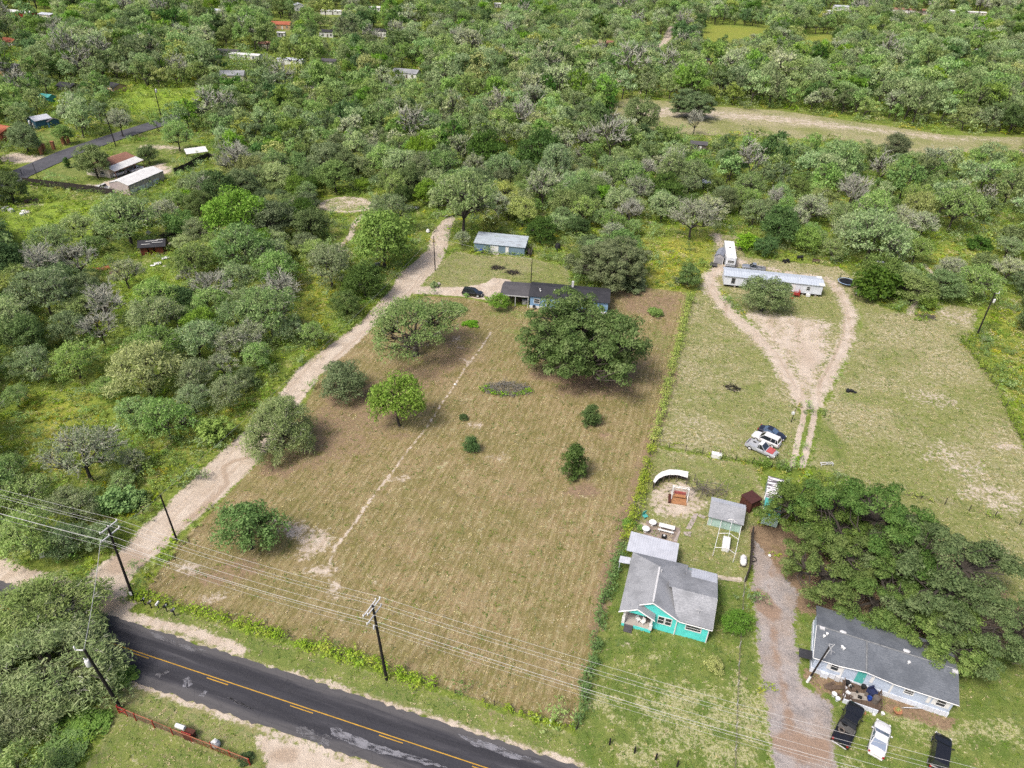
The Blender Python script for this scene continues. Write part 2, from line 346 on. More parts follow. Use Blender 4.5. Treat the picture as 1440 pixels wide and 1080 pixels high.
# wear and patches in the mown field
zp('brown', [(400,600),(455,545),(520,520),(580,500),(640,440),(690,424),(684,520),(640,540),(590,590),(520,650),(430,680),(370,690)], 5, .5)
zp('brown', [(770,540),(850,520),(930,500),(960,430),(968,414),(870,402),(860,440),(930,450),(900,560),(780,565)], 3, .56)
zl('brown', [(948,520),(920,610),(890,690),(862,780),(838,880)], 1.2, 1.6, .7)
zl('straw', [(915,620),(893,680),(868,750),(852,820)], .35, .6, .7)
for (x, y, rx, ry, st) in [(820,690,3,2,.8),(850,612,2,1.4,.6),(560,612,3,1.4,.55),(345,800,4,2,.6),(300,810,5,3,.5),(815,530,9,4,.7),(390,660,4,3,.6),(740,700,5,3,.35),(480,560,4,2.5,.7),(700,1000,3,1.5,.4),(610,690,5,2.5,.3),(560,800,5,3,.25)]: ze('brown', x, y, rx, ry, 1.6, st)
for (x, y, rx, ry, st) in [(670,598,2,1.1,.6),(564,674,2.2,1.3,.45),(440,765,2.8,3.4,.58),(455,800,2.6,1.4,.58),(415,745,2.5,2,.5),(470,830,1.2,2,.6),(775,880,2,1.2,.35),(820,905,1.5,.8,.3),(640,705,2,1,.35),(300,840,2.5,1.3,.5),(390,735,2.5,2,.45),(645,480,2,3,.4),(660,510,2.4,2,.4),(700,640,3,2,.3),(270,800,3,2,.45),(520,820,2,1,.3)]: ze('dirt', x, y, rx, ry, 1.2, st)
zl('dirt', [(690,468),(676,490),(652,520),(641,540),(622,566),(606,592),(596,606),(575,632),(548,668),(520,704),(494,742),(471,770)], .16, .28, 1.0)
zl('dirt', [(471,770),(462,800),(464,830),(470,862),(486,880)], .3, .5, .5)
zl('hay', [(630,650),(606,664),(585,676),(560,690)], .2, .4, .8); zl('hay', [(700,552),(680,566),(650,560)], .2, .4, .5)
for (x, y, rx, ry) in [(760,470,9,6),(720,440,8,5),(660,455,4,4),(930,480,4,8),(710,520,4,2)]: ze('lawn', x, y, rx, ry, 3, .5)
for (x, y, rx, ry) in [] and [(700,660,8,5),(620,760,7,4),(800,740,6,4),(740,800,9,5),(690,900,9,4),(560,860,7,3),(850,700,3,5),(600,900,4,3)]: ze('hay', x, y, rx, ry, 4, .55)
# yard details
ze('brown', 950, 700, 4.6, 4.2, 1.2, .45); ze('dirt', 952, 702, 4.6, 4.4, 1.2, .62); ze('dirt', 925, 742, 3.2, 1.5, .6, .55)
for (x, y, rx, ry, st) in [(925,1000,3,2,.7),(985,980,3,1.5,.7),(1040,970,1.5,3,.6),(870,1000,1,2,.6),(960,1035,4,2,.7),(945,985,3,2,.8),(905,960,2,1,.5),(1000,1010,3,2,.7),(845,985,1.4,1.2,.9),(1055,1010,2,3,.8),(900,1060,3,1.5,.6),(1020,1060,3,2,.7),(940,925,2.5,1.2,.4)]: ze('hay', x, y, rx, ry, 1.2, st)
for (x, y, rx, ry, st) in [(1290,1010,3,1.4,.8),(1330,1035,3,1.2,.8),(1400,1030,4,2,.6),(1180,1075,3,1,.6),(1250,1000,2,.8,.6)]: ze('hay', x, y, rx, ry, 1.2, st)
zl('hay', [(1062,830),(1070,900),(1078,985),(1086,1090)], .7, .8, .7)
zl('dirt', [(1040,815),(1012,812)], .45, .25, .75); ze('dirt', 878, 905, 1.2, .8, .6, .5)
for (x, y, rx, ry, st) in [(1060,545,5,3,.5),(1210,560,6,4,.5),(1160,610,4,6,.6),(1250,500,10,5,.45),(1300,600,8,6,.4),(1380,640,4,8,.35),(1040,600,4,3,.4),(1010,560,3,6,.4),(1200,450,3,6,.5),(1170,620,2,6,.8),(1000,660,6,2,.5),(1030,680,4,3,.6)]: ze('lawn', x, y, rx, ry, 2.5, st)
for (x, y, rx, ry, st) in [(1418,628,3,1.5,.7),(1310,560,5,4,.45),(1350,650,6,6,.4),(1310,628,1.5,1,.7),(1030,546,1.5,1.2,.6),(1193,622,1.3,.8,.4),(1400,700,6,4,.45),(1265,470,4,2,.3),(980,600,4,4,.3)]: ze('dirt', x, y, rx, ry, 1.8, st)
# scrub tracks and clearings
def ringpts(px, py, rx, ry, n=28): return [(px+rx*math.cos(2*math.pi*i/n), py+ry*math.sin(2*math.pi*i/n)) for i in range(n+1)]
zl('dirt', ringpts(487,288,34,10), 1.2, 1.6, .72); zl('dirt', [(512,300),(497,316),(494,330),(484,342),(472,352)], .9, .8, .75); ze('straw', 487, 288, 9, 7, 2, .6); ze('dirt', 495, 286, 9, 5, 4, .5); ze('dirt', 470, 292, 7, 4, 3, .45)
zl('dirt', [(230,318),(262,322),(300,320),(335,318)], .9, .9, .6)
zp('straw', [(856,150),(880,138),(940,142),(965,148),(1010,150),(1100,156),(1250,178),(1330,190),(1520,196),(1520,222),(1440,216),(1330,214),(1290,220),(1200,200),(1080,192),(990,190),(930,186),(880,176),(846,168)], 3, 1.0)
zp('dirt', [(870,143),(960,150),(1100,160),(1250,180),(1340,191),(1520,196),(1520,203),(1330,200),(1200,186),(1060,172),(960,168),(880,166)], 8, .55)
zl('dirt', [(860,126),(868,116),(880,108)], 2.6, 1.5, .9); zl('dirt', [(922,70),(938,55),(945,36)], 3, 2, .8)
zp('lawn', [(160,132),(205,122),(250,120),(285,126),(288,150),(240,156),(205,164),(176,152)], 3, .3); zp('lush', [(160,132),(205,122),(250,120),(285,126),(288,150),(240,156),(205,164),(176,152)], 3, 1.0)
zp('lawn', [(50,248),(105,220),(160,205),(250,190),(300,215),(250,250),(160,265),(60,254)], 2, .6); zp('straw', [(50,248),(105,222),(150,212),(130,245),(80,254)], 2, .6)
zp('lawn', [(50,185),(85,182),(90,200),(66,205),(50,200)], 2, 1); zp('dirt', [(0,216),(30,214),(60,222),(98,212),(90,208),(110,206),(60,226),(30,232),(0,228)], 1.5, .8)
zp('dirt', [(95,262),(140,258),(196,238),(230,228),(246,240),(160,272)], 1.5, .7); ze('dirt', 222, 207, 8, 4, 2, .6); ze('dirt', 40, 288, 4, 3, 2, .5)
zp('straw', [(400,20),(470,10),(480,30),(440,45),(390,50)], 10, .5); zp('dirt', [(1215,14),(1240,6),(1260,14),(1330,18),(1380,22),(1230,22)], 8, .6)
for pts, st in [([(0,300),(60,280),(130,290),(200,300),(120,340),(0,345)],.9),([(150,380),(230,380),(270,400),(240,440),(170,430)],.9),([(20,555),(120,545),(160,580),(130,640),(30,690),(0,620)],.25),([(420,420),(500,400),(470,470),(430,480)],.3)]: zp('lush', pts, 4, st)
for pts, st in [([(900,340),(1000,330),(1000,395),(960,410),(900,405)],.9),([(40,560),(120,555),(110,650),(30,680)],.85),([(430,380),(470,380),(480,430),(420,470)],.8),([(1395,440),(1440,420),(1500,600),(1440,600),(1395,510)],.6),([(1000,36),(1075,40),(1080,56),(980,60)],.62),([(1125,52),(1170,50),(1170,70),(1120,74)],.62),([(300,560),(360,560),(330,600),(270,640)],.5),([(1290,350),(1400,340),(1420,370),(1330,370)],.7),([(1330,150),(1440,145),(1440,178),(1380,180)],.6),([(860,150),(870,130),(900,135)],.6),([(1100,270),(1200,270),(1230,310),(1110,300)],.5),([(580,130),(660,130),(660,155),(600,160)],.8)]: zp('gold', pts, 4, st)
CH = ['field', 'straw', 'lawn', 'dirt', 'brown', 'gravel', 'lush', 'gold', 'hay', 'rut']
def zones(P):
    out = {c: np.zeros(len(P)) for c in CH}
    for (ch, kd, pts, w, st) in Z:
        mg = 6 if kd == 'p' else w[0]+w[1]+1
        if kd == 'p': mg = w+1
        lo = pts.min(0)-mg; hi = pts.max(0)+mg
        I = np.nonzero((P[:, 0] > lo[0]) & (P[:, 0] < hi[0]) & (P[:, 1] > lo[1]) & (P[:, 1] < hi[1]))[0]
        if not len(I): continue
        q = P[I]
        v = np.clip(.5+sdist(q, pts)/(2*w), 0, 1) if kd == 'p' else np.clip(.5+(w[0]-ldist(q, pts))/(2*w[1]), 0, 1)
        out[ch][I] = np.maximum(out[ch][I], v*st)
    return out
def lines(*segs):
    r = []
    for a, b, s in segs: r += list(np.arange(a, b, s))
    return np.array(r+[segs[-1][1]])
gx = lines((-9000,-1500,1500),(-1500,-400,50),(-400,-150,6),(-150,-70,1.2),(-70,75,.5),(75,160,1.2),(160,420,6),(420,1500,50),(1500,9000,1500))
gy = lines((-4000,-200,950),(-200,20,20),(20,32,2),(32,125,.5),(125,230,1.0),(230,420,3.0),(420,1200,10),(1200,12000,1200))
GX, GY = np.meshgrid(gx, gy); P2 = np.stack([GX.ravel(), GY.ravel()], 1)
nx, ny = len(gx), len(gy)
zz = zones(P2)
vv = np.concatenate([P2, np.zeros((len(P2), 1))], 1)
rough_ = (1-np.clip(zz['dirt']+zz['gravel']+zz['field']*.9+zz['straw']*.9+zz['lawn']*.9, 0, 1))
inner = (P2[:, 0] > -150) & (P2[:, 0] < 160) & (P2[:, 1] > 32) & (P2[:, 1] < 420)
near_road = np.abs((P2-np.array(RA[:2]))@np.array(RN[:2])) < 6
vv[:, 2] += np.where(inner & ~near_road, rough_*RNG.uniform(-.16, .10, len(P2))+(1-rough_)*RNG.uniform(-.03, .02, len(P2))*(zz['dirt'] < .3), 0)
ii = np.arange(nx*ny).reshape(ny, nx)
qd = np.stack([ii[:-1, :-1].ravel(), ii[:-1, 1:].ravel(), ii[1:, 1:].ravel(), ii[1:, :-1].ravel()], 1)
def ground_mat():
    mt, nt = nodes('ground_soil_and_grass'); b = NB(nt); pos = b.n('ShaderNodeNewGeometry').outputs['Position']
    row = b.mapping(b.mapping(pos, (1,1,1), (0,0,-rad(74.2))), (.10, 1.0, 1.0))
    n1 = b.noise(pos, .05, 5, .6); n2 = b.noise(pos, .35, 5, .65); n3 = b.noise(pos, 1.6, 4, .7); n4 = b.noise(pos, 4.5, 3, .7); nr = b.noise(row, 2.8, 4, .7, .5)
    nr2 = b.noise(row, .55, 3, .6)
    def edge(name, k=.55):
        a = b.attr(name); w = b.math('MULTIPLY', b.math('ADD', b.math('MULTIPLY', n3, .6), b.math('MULTIPLY', n2, .4)), 1)
        return b.ss(b.math('ADD', a, b.math('MULTIPLY', b.math('SUBTRACT', w, .5), k*2.2)), .32, .62)
    # scrub ground cover
    scrub = b.mix(b.ss(n3, .32, .68), (.115,.165,.028), (.235,.285,.055))
    scrub = b.mix(b.math('MULTIPLY', b.ss(n2, .5, .68), .8), scrub, (.29,.28,.085))
    scrub = b.mix(b.math('MULTIPLY', b.ss(n1, .45, .62), .5), scrub, (.16,.25,.035))
    scrub = b.mix(b.math('MULTIPLY', b.ss(n4, .5, .72), .5), scrub, (.07,.09,.022))
    scrub = b.mix(b.math('MULTIPLY', b.attr('lush'), b.ss(n2, .25, .6)), scrub, b.mix(n4, (.17,.30,.02), (.30,.38,.06)))
    scrub = b.mix(b.math('MULTIPLY', b.attr('gold'), b.ss(n3, .35, .6)), scrub, b.mix(n4, (.26,.29,.05), (.42,.38,.06)))
    # mown field: olive stubble with straw swaths along the mowing rows
    fld = b.mix(b.ss(n2, .32, .68), (.200,.165,.066), (.285,.205,.108))
    fld = b.mix(b.math('MULTIPLY', b.ss(n3, .45, .64), .7), fld, (.150,.155,.038))
    fld = b.mix(b.math('MULTIPLY', b.ss(nr, .48, .66), .55), fld, (.43,.36,.20))
    fld = b.mix(b.math('MULTIPLY', b.ss(b.noise(row, 7.5, 2, .7), .58, .68), .65), fld, (.55,.47,.30))
    fld = b.mix(b.math('MULTIPLY', b.ss(n1, .44, .58), .38), fld, b.mix(n3, (.135,.140,.036), (.25,.215,.085)))
    fld = b.mix(b.math('MULTIPLY', b.ss(b.noise(pos, .11, 4, .6), .54, .64), .45), fld, b.mix(n3, (.25,.165,.09), (.42,.34,.20)))
    rx = b.n('ShaderNodeSeparateXYZ'); nt.links.new(b.mapping(pos, (1,1,1), (0,0,-rad(74.2))), rx.inputs[0]); rw = b.math('SINE', b.math('ADD', b.math('MULTIPLY', rx.outputs[1], 2*math.pi/1.15), b.math('MULTIPLY', n2, 7)))
    fld = b.mix(b.math('MULTIPLY', b.math('MULTIPLY', b.ss(rw, .1, .95), b.ss(n2, .35, .6)), .24), fld, (.46,.39,.24))
    fld = b.mix(b.math('MULTIPLY', b.math('MULTIPLY', b.ss(rw, -.2, -.95), b.ss(n2, .65, .4)), .18), fld, (.105,.10,.032))
    fld = b.mix(b.math('MULTIPLY', b.ss(n4, .53, .66), .8), fld, (.125,.105,.040))
    # paddock: paler clippings over short grass
    st = b.mix(b.ss(n2, .3, .7), (.24,.235,.095), (.34,.30,.17))
    st = b.mix(b.math('MULTIPLY', b.ss(n3, .46, .62), .75), st, (.56,.50,.36))
    st = b.mix(b.math('MULTIPLY', b.ss(n4, .5, .66), .8), st, (.15,.165,.045))
    st = b.mix(b.math('MULTIPLY', b.ss(b.math('ADD', b.math('MULTIPLY', n1, .6), b.math('MULTIPLY', n2, .4)),   .45, .56), .72), st, b.mix(n3, (.12,.17,.035), (.24,.25,.07)))
    lw = b.mix(b.ss(n2, .35, .65), (.115,.170,.036), (.205,.235,.065)); lw = b.mix(b.math('MULTIPLY', b.ss(n4, .5, .7), .5), lw, (.075,.125,.022))
    lw = b.mix(b.math('MULTIPLY', b.ss(n3, .56, .7), .5), lw, (.36,.35,.15))
    br = b.mix(b.ss(n3, .35, .68), (.205,.143,.092), (.300,.212,.135)); br = b.mix(b.math('MULTIPLY', b.ss(n4, .52, .7), .5), br, (.30,.25,.16))
    br = b.mix(b.math('MULTIPLY', b.ss(n2, .55, .7), .45), br, (.14,.125,.04))
    dt = b.mix(b.ss(n2, .32, .68), (.50,.415,.325), (.62,.535,.44)); dt = b.mix(b.math('MULTIPLY', b.ss(nr2, .5, .7), .5), dt, (.42,.325,.235))
    dt = b.mix(b.math('MULTIPLY', b.ss(n4, .56, .74), .22), dt, (.40,.32,.25)); dt = b.mix(b.math('MULTIPLY', b.ss(b.math('ADD', b.attr('rut'), b.math('MULTIPLY', b.math('SUBTRACT', n2, .5), .9)), .25, .7), .8), dt, b.mix(n3, (.34,.255,.18), (.46,.36,.27))); dt = b.mix(1.0, dt, (.92,.92,.92), 'MULTIPLY')
    gv = b.mix(b.ss(n2, .35, .65), (.37,.335,.315), (.245,.225,.215)); gv = b.mix(b.math('MULTIPLY', b.ss(b.noise(pos, .16, 4, .6), .45, .6), .7), gv, (.33,.265,.215)); gv = b.mix(b.math('MULTIPLY', b.ss(n4, .48, .68), .7), gv, (.46,.40,.37)); gv = b.mix(b.math('MULTIPLY', b.ss(b.math('ADD', b.attr('rut'), b.math('SUBTRACT', n2, .5)), .3, .6), .75), gv, (.30,.20,.135)); gv = b.mix(b.math('MULTIPLY', b.ss(n3, .58, .72), .7), gv, (.13,.11,.105))
    c = scrub
    c = b.mix(edge('field', .3), c, fld); c = b.mix(edge('straw', .9), c, st); c = b.mix(edge('lawn', .9), c, lw)
    hy = b.mix(b.ss(n4, .42, .62), (.60,.54,.36), (.27,.28,.09)); c = b.mix(b.math('MULTIPLY', edge('hay', 2.2), .55), c, hy)
    c = b.mix(edge('brown', 1.0), c, br); c = b.mix(edge('gravel', 1.3), c, gv); c = b.mix(edge('dirt', 1.0), c, dt)
    h = b.math('ADD', b.math('MULTIPLY', n4, .5), n3)
    c = b.mix(1.0, c, (.72,.72,.72), 'MULTIPLY')
    b.out(c, .95, 0, b.bump(h, .55, .25), .1); return mt
me = np_mesh('ground', vv, qd, ground_mat())
for c in CH:
    a = me.attributes.new(c, 'FLOAT', 'POINT'); a.data.foreach_set('value', zz[c].astype(np.float32))
gobj = link('ground', me); tag(gobj, kind='structure')
# ------------------------------------------------------------------ asphalt
def asphalt_mat():
    mt, nt = nodes('asphalt'); b = NB(nt); pos = b.n('ShaderNodeNewGeometry').outputs['Position']
    loc = b.mapping(b.mapping(pos, (1,1,1), (0,0,rad(15.93))), (.07, 1.0, 1.0))
    s = b.attr('across'); n = b.noise(loc, 1.2, 6, .65, .4); f = b.noise(pos, 9, 3, .7); g = b.noise(pos, .5, 5, .65)
    c = b.mix(b.ss(n, .35, .7), (.034,.034,.041), (.056,.055,.063))
    edge = b.math('ABSOLUTE', s)
    c = b.mix(b.math('MULTIPLY', b.ss(b.math('ADD', edge, b.math('MULTIPLY', b.math('SUBTRACT', n, .5), 2.6)), 1.9, 3.0), .55), c, (.135,.128,.125))
    c = b.mix(b.math('MULTIPLY', b.ss(n, .6, .75), .5), c, (.115,.112,.115))
    trk = b.math('ABSOLUTE', b.math('SUBTRACT', edge, 1.5)); c = b.mix(b.math('MULTIPLY', b.ss(b.math('ADD', trk, b.math('MULTIPLY', b.math('SUBTRACT', n, .5), 1.6)), .7, .1), .5), c, (.022,.022,.027))
    c = b.mix(b.math('MULTIPLY', b.ss(f, .5, .75), .35), c, (.10,.10,.10))
    v = b.n('ShaderNodeTexVoronoi', feature='DISTANCE_TO_EDGE'); nt.links.new(b.mapping(pos, (.4,.4,.4)), v.inputs[0]); v.inputs['Scale'].default_value = 1
    c = b.mix(b.math('MULTIPLY', b.ss(b.math('ADD', v.outputs[0], b.math('MULTIPLY', b.math('SUBTRACT', f, .5), .03)), .010, .002), .35), c, (.015,.015,.017))
    c = b.mix(1.0, c, (.74,.74,.74), 'MULTIPLY')
    b.out(c, .8, 0, b.bump(f, .2, .02), .25); return mt
def strip_mesh(name, t0, t1, s0, s1, z, mt, dt=1.0, jit=0.0, ns=8):
    ts = np.arange(t0, t1+.01, dt); vs = []; ac = []
    for t in ts:
        j0 = RNG.normal(0, jit); j1 = RNG.normal(0, jit)
        for k in range(ns+1):
            s = (s0+j0)+(s1+j1-s0-j0)*k/ns; p = road_pt(t, s); vs.append((p.x, p.y, z)); ac.append(s)
    n = ns+1; q = np.array([[i*n+k, (i+1)*n+k, (i+1)*n+k+1, i*n+k+1] for i in range(len(ts)-1) for k in range(ns)])
    me = np_mesh(name, np.array(vs), q, mt); a = me.attributes.new('across', 'FLOAT', 'POINT'); a.data.foreach_set('value', np.array(ac, np.float32)); return me
ASPH = asphalt_mat()
tag(link('asphalt_road', strip_mesh('asphalt_road', -260, 300, -3.25, 3.3, .05, ASPH, .6, .10)), kind='structure')
mk = MB()
def mark(t0, t1, s, w=.11):
    mk.add([road_pt(t0, s-w/2)+Vector((0,0,.056)), road_pt(t1, s-w/2)+Vector((0,0,.056)), road_pt(t1, s+w/2)+Vector((0,0,.056)), road_pt(t0, s+w/2)+Vector((0,0,.056))], [(0,1,2,3)])
t = -260
while t < 300: mark(t, t+3, .08); t += 3
def tof(px, py): return (at(px, py)-RA).dot(RU)
for (a, b_) in [((181,915),(210,926)),((292,952),(322,962)),((409,991),(441,1002)),((534,1032),(567,1044)),((664,1078),(700,1090))]: mark(tof(*a), tof(*b_), -.24)
per = tof(409,991)-tof(292,952)
for k in range(1, 18): mark(tof(664,1078)+per*k, tof(664,1078)+per*k+3.2, -.24)
for k in range(1, 14): mark(tof(181,915)-per*k, tof(181,915)-per*k+3.2, -.24)
tag(mk.build('road_marking', K['yellow']), kind='structure')
# sealed repairs on the asphalt: irregular thin sheets
def patchmat(name, col, lo, hi):
    mt, nt = nodes(name); b = NB(nt); pos = b.n('ShaderNodeNewGeometry').outputs['Position']; loc = b.mapping(b.mapping(pos, (1,1,1), (0,0,rad(15.93))), (.35, 1.0, 1.0))
    p = b.out(b.mix(b.noise(pos, 6, 3, .7), col, tuple(c*.55 for c in col)), .85, 0, None, .2)
    b.put(p.inputs['Alpha'], b.math('MULTIPLY', b.ss(b.noise(loc, 2.2, 7, .75), lo, hi), .9)); return mt
pm1 = patchmat('road_patch_pale', (.23,.23,.25), .38, .56); pm2 = patchmat('road_patch_grey', (.15,.148,.155), .42, .56); pm3 = patchmat('road_patch_dark', (.02,.02,.023), .4, .5)
def blob(pts, z, mt):
    p = [at(*q) for q in pts]; vs = []
    for i in range(len(p)):
        a, c = p[i], p[(i+1) % len(p)]
        for k in range(5):
            q = a.lerp(c, k/5)+Vector((random.gauss(0,.10), random.gauss(0,.07), 0)); q.z = z; vs.append(q)
    m_ = MB(); m_.add(vs, [tuple(range(len(vs)))])
    if m_.mesh('x', mt).polygons[0].normal.z < 0: m_.f[0] = tuple(reversed(m_.f[0]))
    tag(m_.build('road_patch', mt), kind='structure')
blob([(464,1024),(474,1023),(490,1031),(520,1044),(548,1053),(580,1062),(630,1079),(608,1076),(570,1068),(535,1060),(505,1052),(478,1040),(466,1033)], .062, pm1)
blob([(258,955),(266,952),(271,962),(264,968),(256,966)], .062, pm1); blob([(217,950),(233,941),(238,944),(224,953)], .062, pm2)
blob([(415,1028),(420,1019),(436,1026),(452,1036),(444,1044),(430,1036)], .062, pm2)
blob([(448,1048),(456,1032),(466,1038),(462,1050)], .062, pm2); blob([(281,978),(287,971),(293,973),(284,981)], .062, pm1); blob([(320,981),(326,983),(340,993),(360,998),(350,998),(330,990)], .062, pm2)

blob([(644,1033),(690,1046),(735,1062),(760,1072),(720,1066),(670,1050)], .0625, pm1); blob([(200,884),(250,902),(290,915),(270,916),(220,898)], .0625, pm2)
# far village road
fr = MB(); ln = [(-12,270),(24,247),(60,231),(100,214),(150,197),(190,184),(222,174),(262,160)]; pw = [at(*q) for q in ln]
vs = []
for i in range(len(pw)):
    d = (pw[min(i+1, len(pw)-1)]-pw[max(i-1, 0)]).normalized(); nrm = Vector((-d.y, d.x, 0))*4.2; vs += [pw[i]-nrm+Vector((0,0,.16)), pw[i]+nrm+Vector((0,0,.16))]
fr.add(vs, [(2*i, 2*i+2, 2*i+3, 2*i+1) for i in range(len(pw)-1)])
tag(fr.build('village_road', mat('far_asphalt', (.10,.10,.112), .98, .3, .3)), kind='structure')
# ------------------------------------------------------------------ vegetation prototypes
def unit(v): return v/np.maximum(np.linalg.norm(v, axis=1, keepdims=True), 1e-9)
def cards(rng, cen, rad3, n, size, aspect=.6, out_bias=.55, up=.5, shell=.55):
    """n leaf cards per clump: cen (k,3), rad3 (k,3) -> verts, quads"""
    k = len(cen); N = k*n
    d = unit(rng.normal(size=(N, 3))); d[:, 2] = np.where(d[:, 2] < -.35, -d[:, 2]*.6, d[:, 2])
    r = shell+(1-shell)*rng.random(N)**.6; r *= np.where(rng.random(N) < .25, rng.random(N), 1)
    c = np.repeat(cen, n, 0); R = np.repeat(rad3, n, 0); p = c+d*R*r[:, None]
    nr = unit(d*out_bias+np.array([0, 0, up])+rng.normal(size=(N, 3))*.55)
    t = unit(np.cross(nr, rng.normal(size=(N, 3)))); b = np.cross(nr, t)
    s = size*np.clip(np.exp(rng.normal(-.12, .34, N)), .4, 1.8)[:, None]; a = s*aspect*rng.uniform(.7, 1.3, N)[:, None]
    j = lambda: rng.uniform(.55, 1.1, N)[:, None]
    v = np.stack([p-t*s*.5*j(), p+b*a*.5*j()-t*s*.05, p+t*s*.5*j()+nr*s*.08, p-b*a*.5*j()+t*s*.05], 1).reshape(-1, 3)
    return v, np.arange(N*4).reshape(-1, 4)
def dome(rng, n, R, Hc, hc, lump=.3, zmin=-.2, rmin=.55, sep=.9):
    ph = rng.uniform(0, 6.28, 4); out = []
    while len(out) < n:
        d = unit(rng.normal(size=(1, 3)))[0]
        if d[2] < zmin: continue
        a = math.atan2(d[1], d[0]); f = 1+lump*(.5*math.sin(2*a+ph[0])+.35*math.sin(3*a+ph[1])+.3*math.sin(5*a+ph[2]+3*d[2]))
        r = rmin+(1-rmin)*rng.random()**.5
        q = np.array([d[0]*R*f*r, d[1]*R*f*r, hc+d[2]*Hc*r*(.85+.3*rng.random())])
        if all(np.linalg.norm((q-o)*np.array([1,1,1.2])) > R*sep/math.sqrt(n) for o in out) or rng.random() < .02: out.append(q)
    return np.array(out)
def skeleton(rng, tips, H0, r0, twn=2, twl=.9, lean=.3, lim=6, twr=.025):
    m_ = MB(); base = Vector((0, 0, -.25)); fork = Vector((rng.normal()*lean*.5, rng.normal()*lean*.5, H0))
    m_.tube([base, base.lerp(fork, .5)+Vector((rng.normal()*.1, rng.normal()*.1, 0)), fork], r0*1.2, 7, r0*.8)
    ang = np.arctan2(tips[:, 1], tips[:, 0]); lims = []
    order = rng.permutation(len(tips))[:lim]
    for i in order:
        t = Vector(tips[i]); mid = fork.lerp(t, .55)+Vector((rng.normal()*.2, rng.normal()*.2, rng.normal()*.15-.12*t.length*.3))
        q = fork.lerp(t, .28)+Vector((rng.normal()*.15, rng.normal()*.15, .15)); m_.tube([fork, q, mid], r0*.62, 5, r0*.34); lims.append(mid)
    for t in tips:
        t = Vector(t); a = min(lims, key=lambda q: (q-t).length); md = a.lerp(t, .5)+Vector((rng.normal(), rng.normal(), rng.normal()))*.12*(t-a).length
        m_.tube([a, md, t], r0*.26, 4, twr*1.4, cap=False)
        for _ in range(twn):
            d = Vector((t.x*.25+rng.normal()*.6, t.y*.25+rng.normal()*.6, abs(rng.normal())*.6+.1)).normalized()*twl*rng.uniform(.5, 1.3)
            s = md.lerp(t, rng.uniform(.2, 1)); e = s+d
            m_.tube([s, s.lerp(e, .55)+Vector((rng.normal(), rng.normal(), rng.normal()))*.1*d.length, e], twr, 3, twr*.35, mi=1, cap=False)
            for _k in range(2):
                e2 = s.lerp(e, rng.uniform(.4, .9)); m_.tube([e2, e2+Vector((d.x+rng.normal()*.4, d.y+rng.normal()*.4, d.z+rng.normal()*.4))*.5], twr*.7, 3, twr*.3, mi=1, cap=False)
    return m_
KINDS = {  # R, H, crown centre height, crown half height, tips, clump radius, cards per clump, card, aspect, leaf, trunk r, leaf prob, twigs
 'mesquite': (5.2, 7.6, 3.9, 3.7, 74, 1.2, 88, .42, .42, 'leaf_mesq', .24, .94, 2),
 'feather': (5.0, 6.8, 3.3, 3.4, 72, 1.2, 96, .50, .30, 'leaf_yellow', .22, .97, 1),
 'green': (4.8, 7.2, 3.6, 3.6, 72, 1.2, 110, .38, .6, 'leaf_bright', .22, 1.0, 0),
 'oak': (5.6, 8.2, 3.9, 4.2, 88, 1.35, 140, .36, .62, 'leaf_oak', .32, 1.0, 0),
 'half': (4.6, 7.0, 3.9, 3.2, 72, 1.0, 66, .40, .4, 'leaf_grey', .22, .66, 4),
 'dead': (3.8, 7.0, 4.0, 3.0, 46, .6, 10, .3, .35, 'leaf_grey', .20, .10, 8),
 'deep': (4.6, 7.2, 3.2, 3.9, 74, 1.25, 130, .36, .62, 'leaf_deep', .25, 1.0, 0),
 'bigoak': (10.0, 11.5, 5.2, 5.6, 46, 1.0, 190, .34, .55, 'leaf_oak', .55, 1.0, 0),
 'crownoak': (9.0, 11.0, 5.6, 4.6, 20, 1.0, 230, .32, .58, 'leaf_olive', .5, 1.0, 0),
 'sparse': (8.6, 8.6, 4.6, 3.6, 130, 1.3, 120, .36, .5, 'leaf_mesq', .45, .9, 1),
 'weep': (7.0, 8.4, 3.8, 4.5, 130, 1.4, 190, .52, .22, 'leaf_willow', .4, .98, 2),
}
PROTO = {}
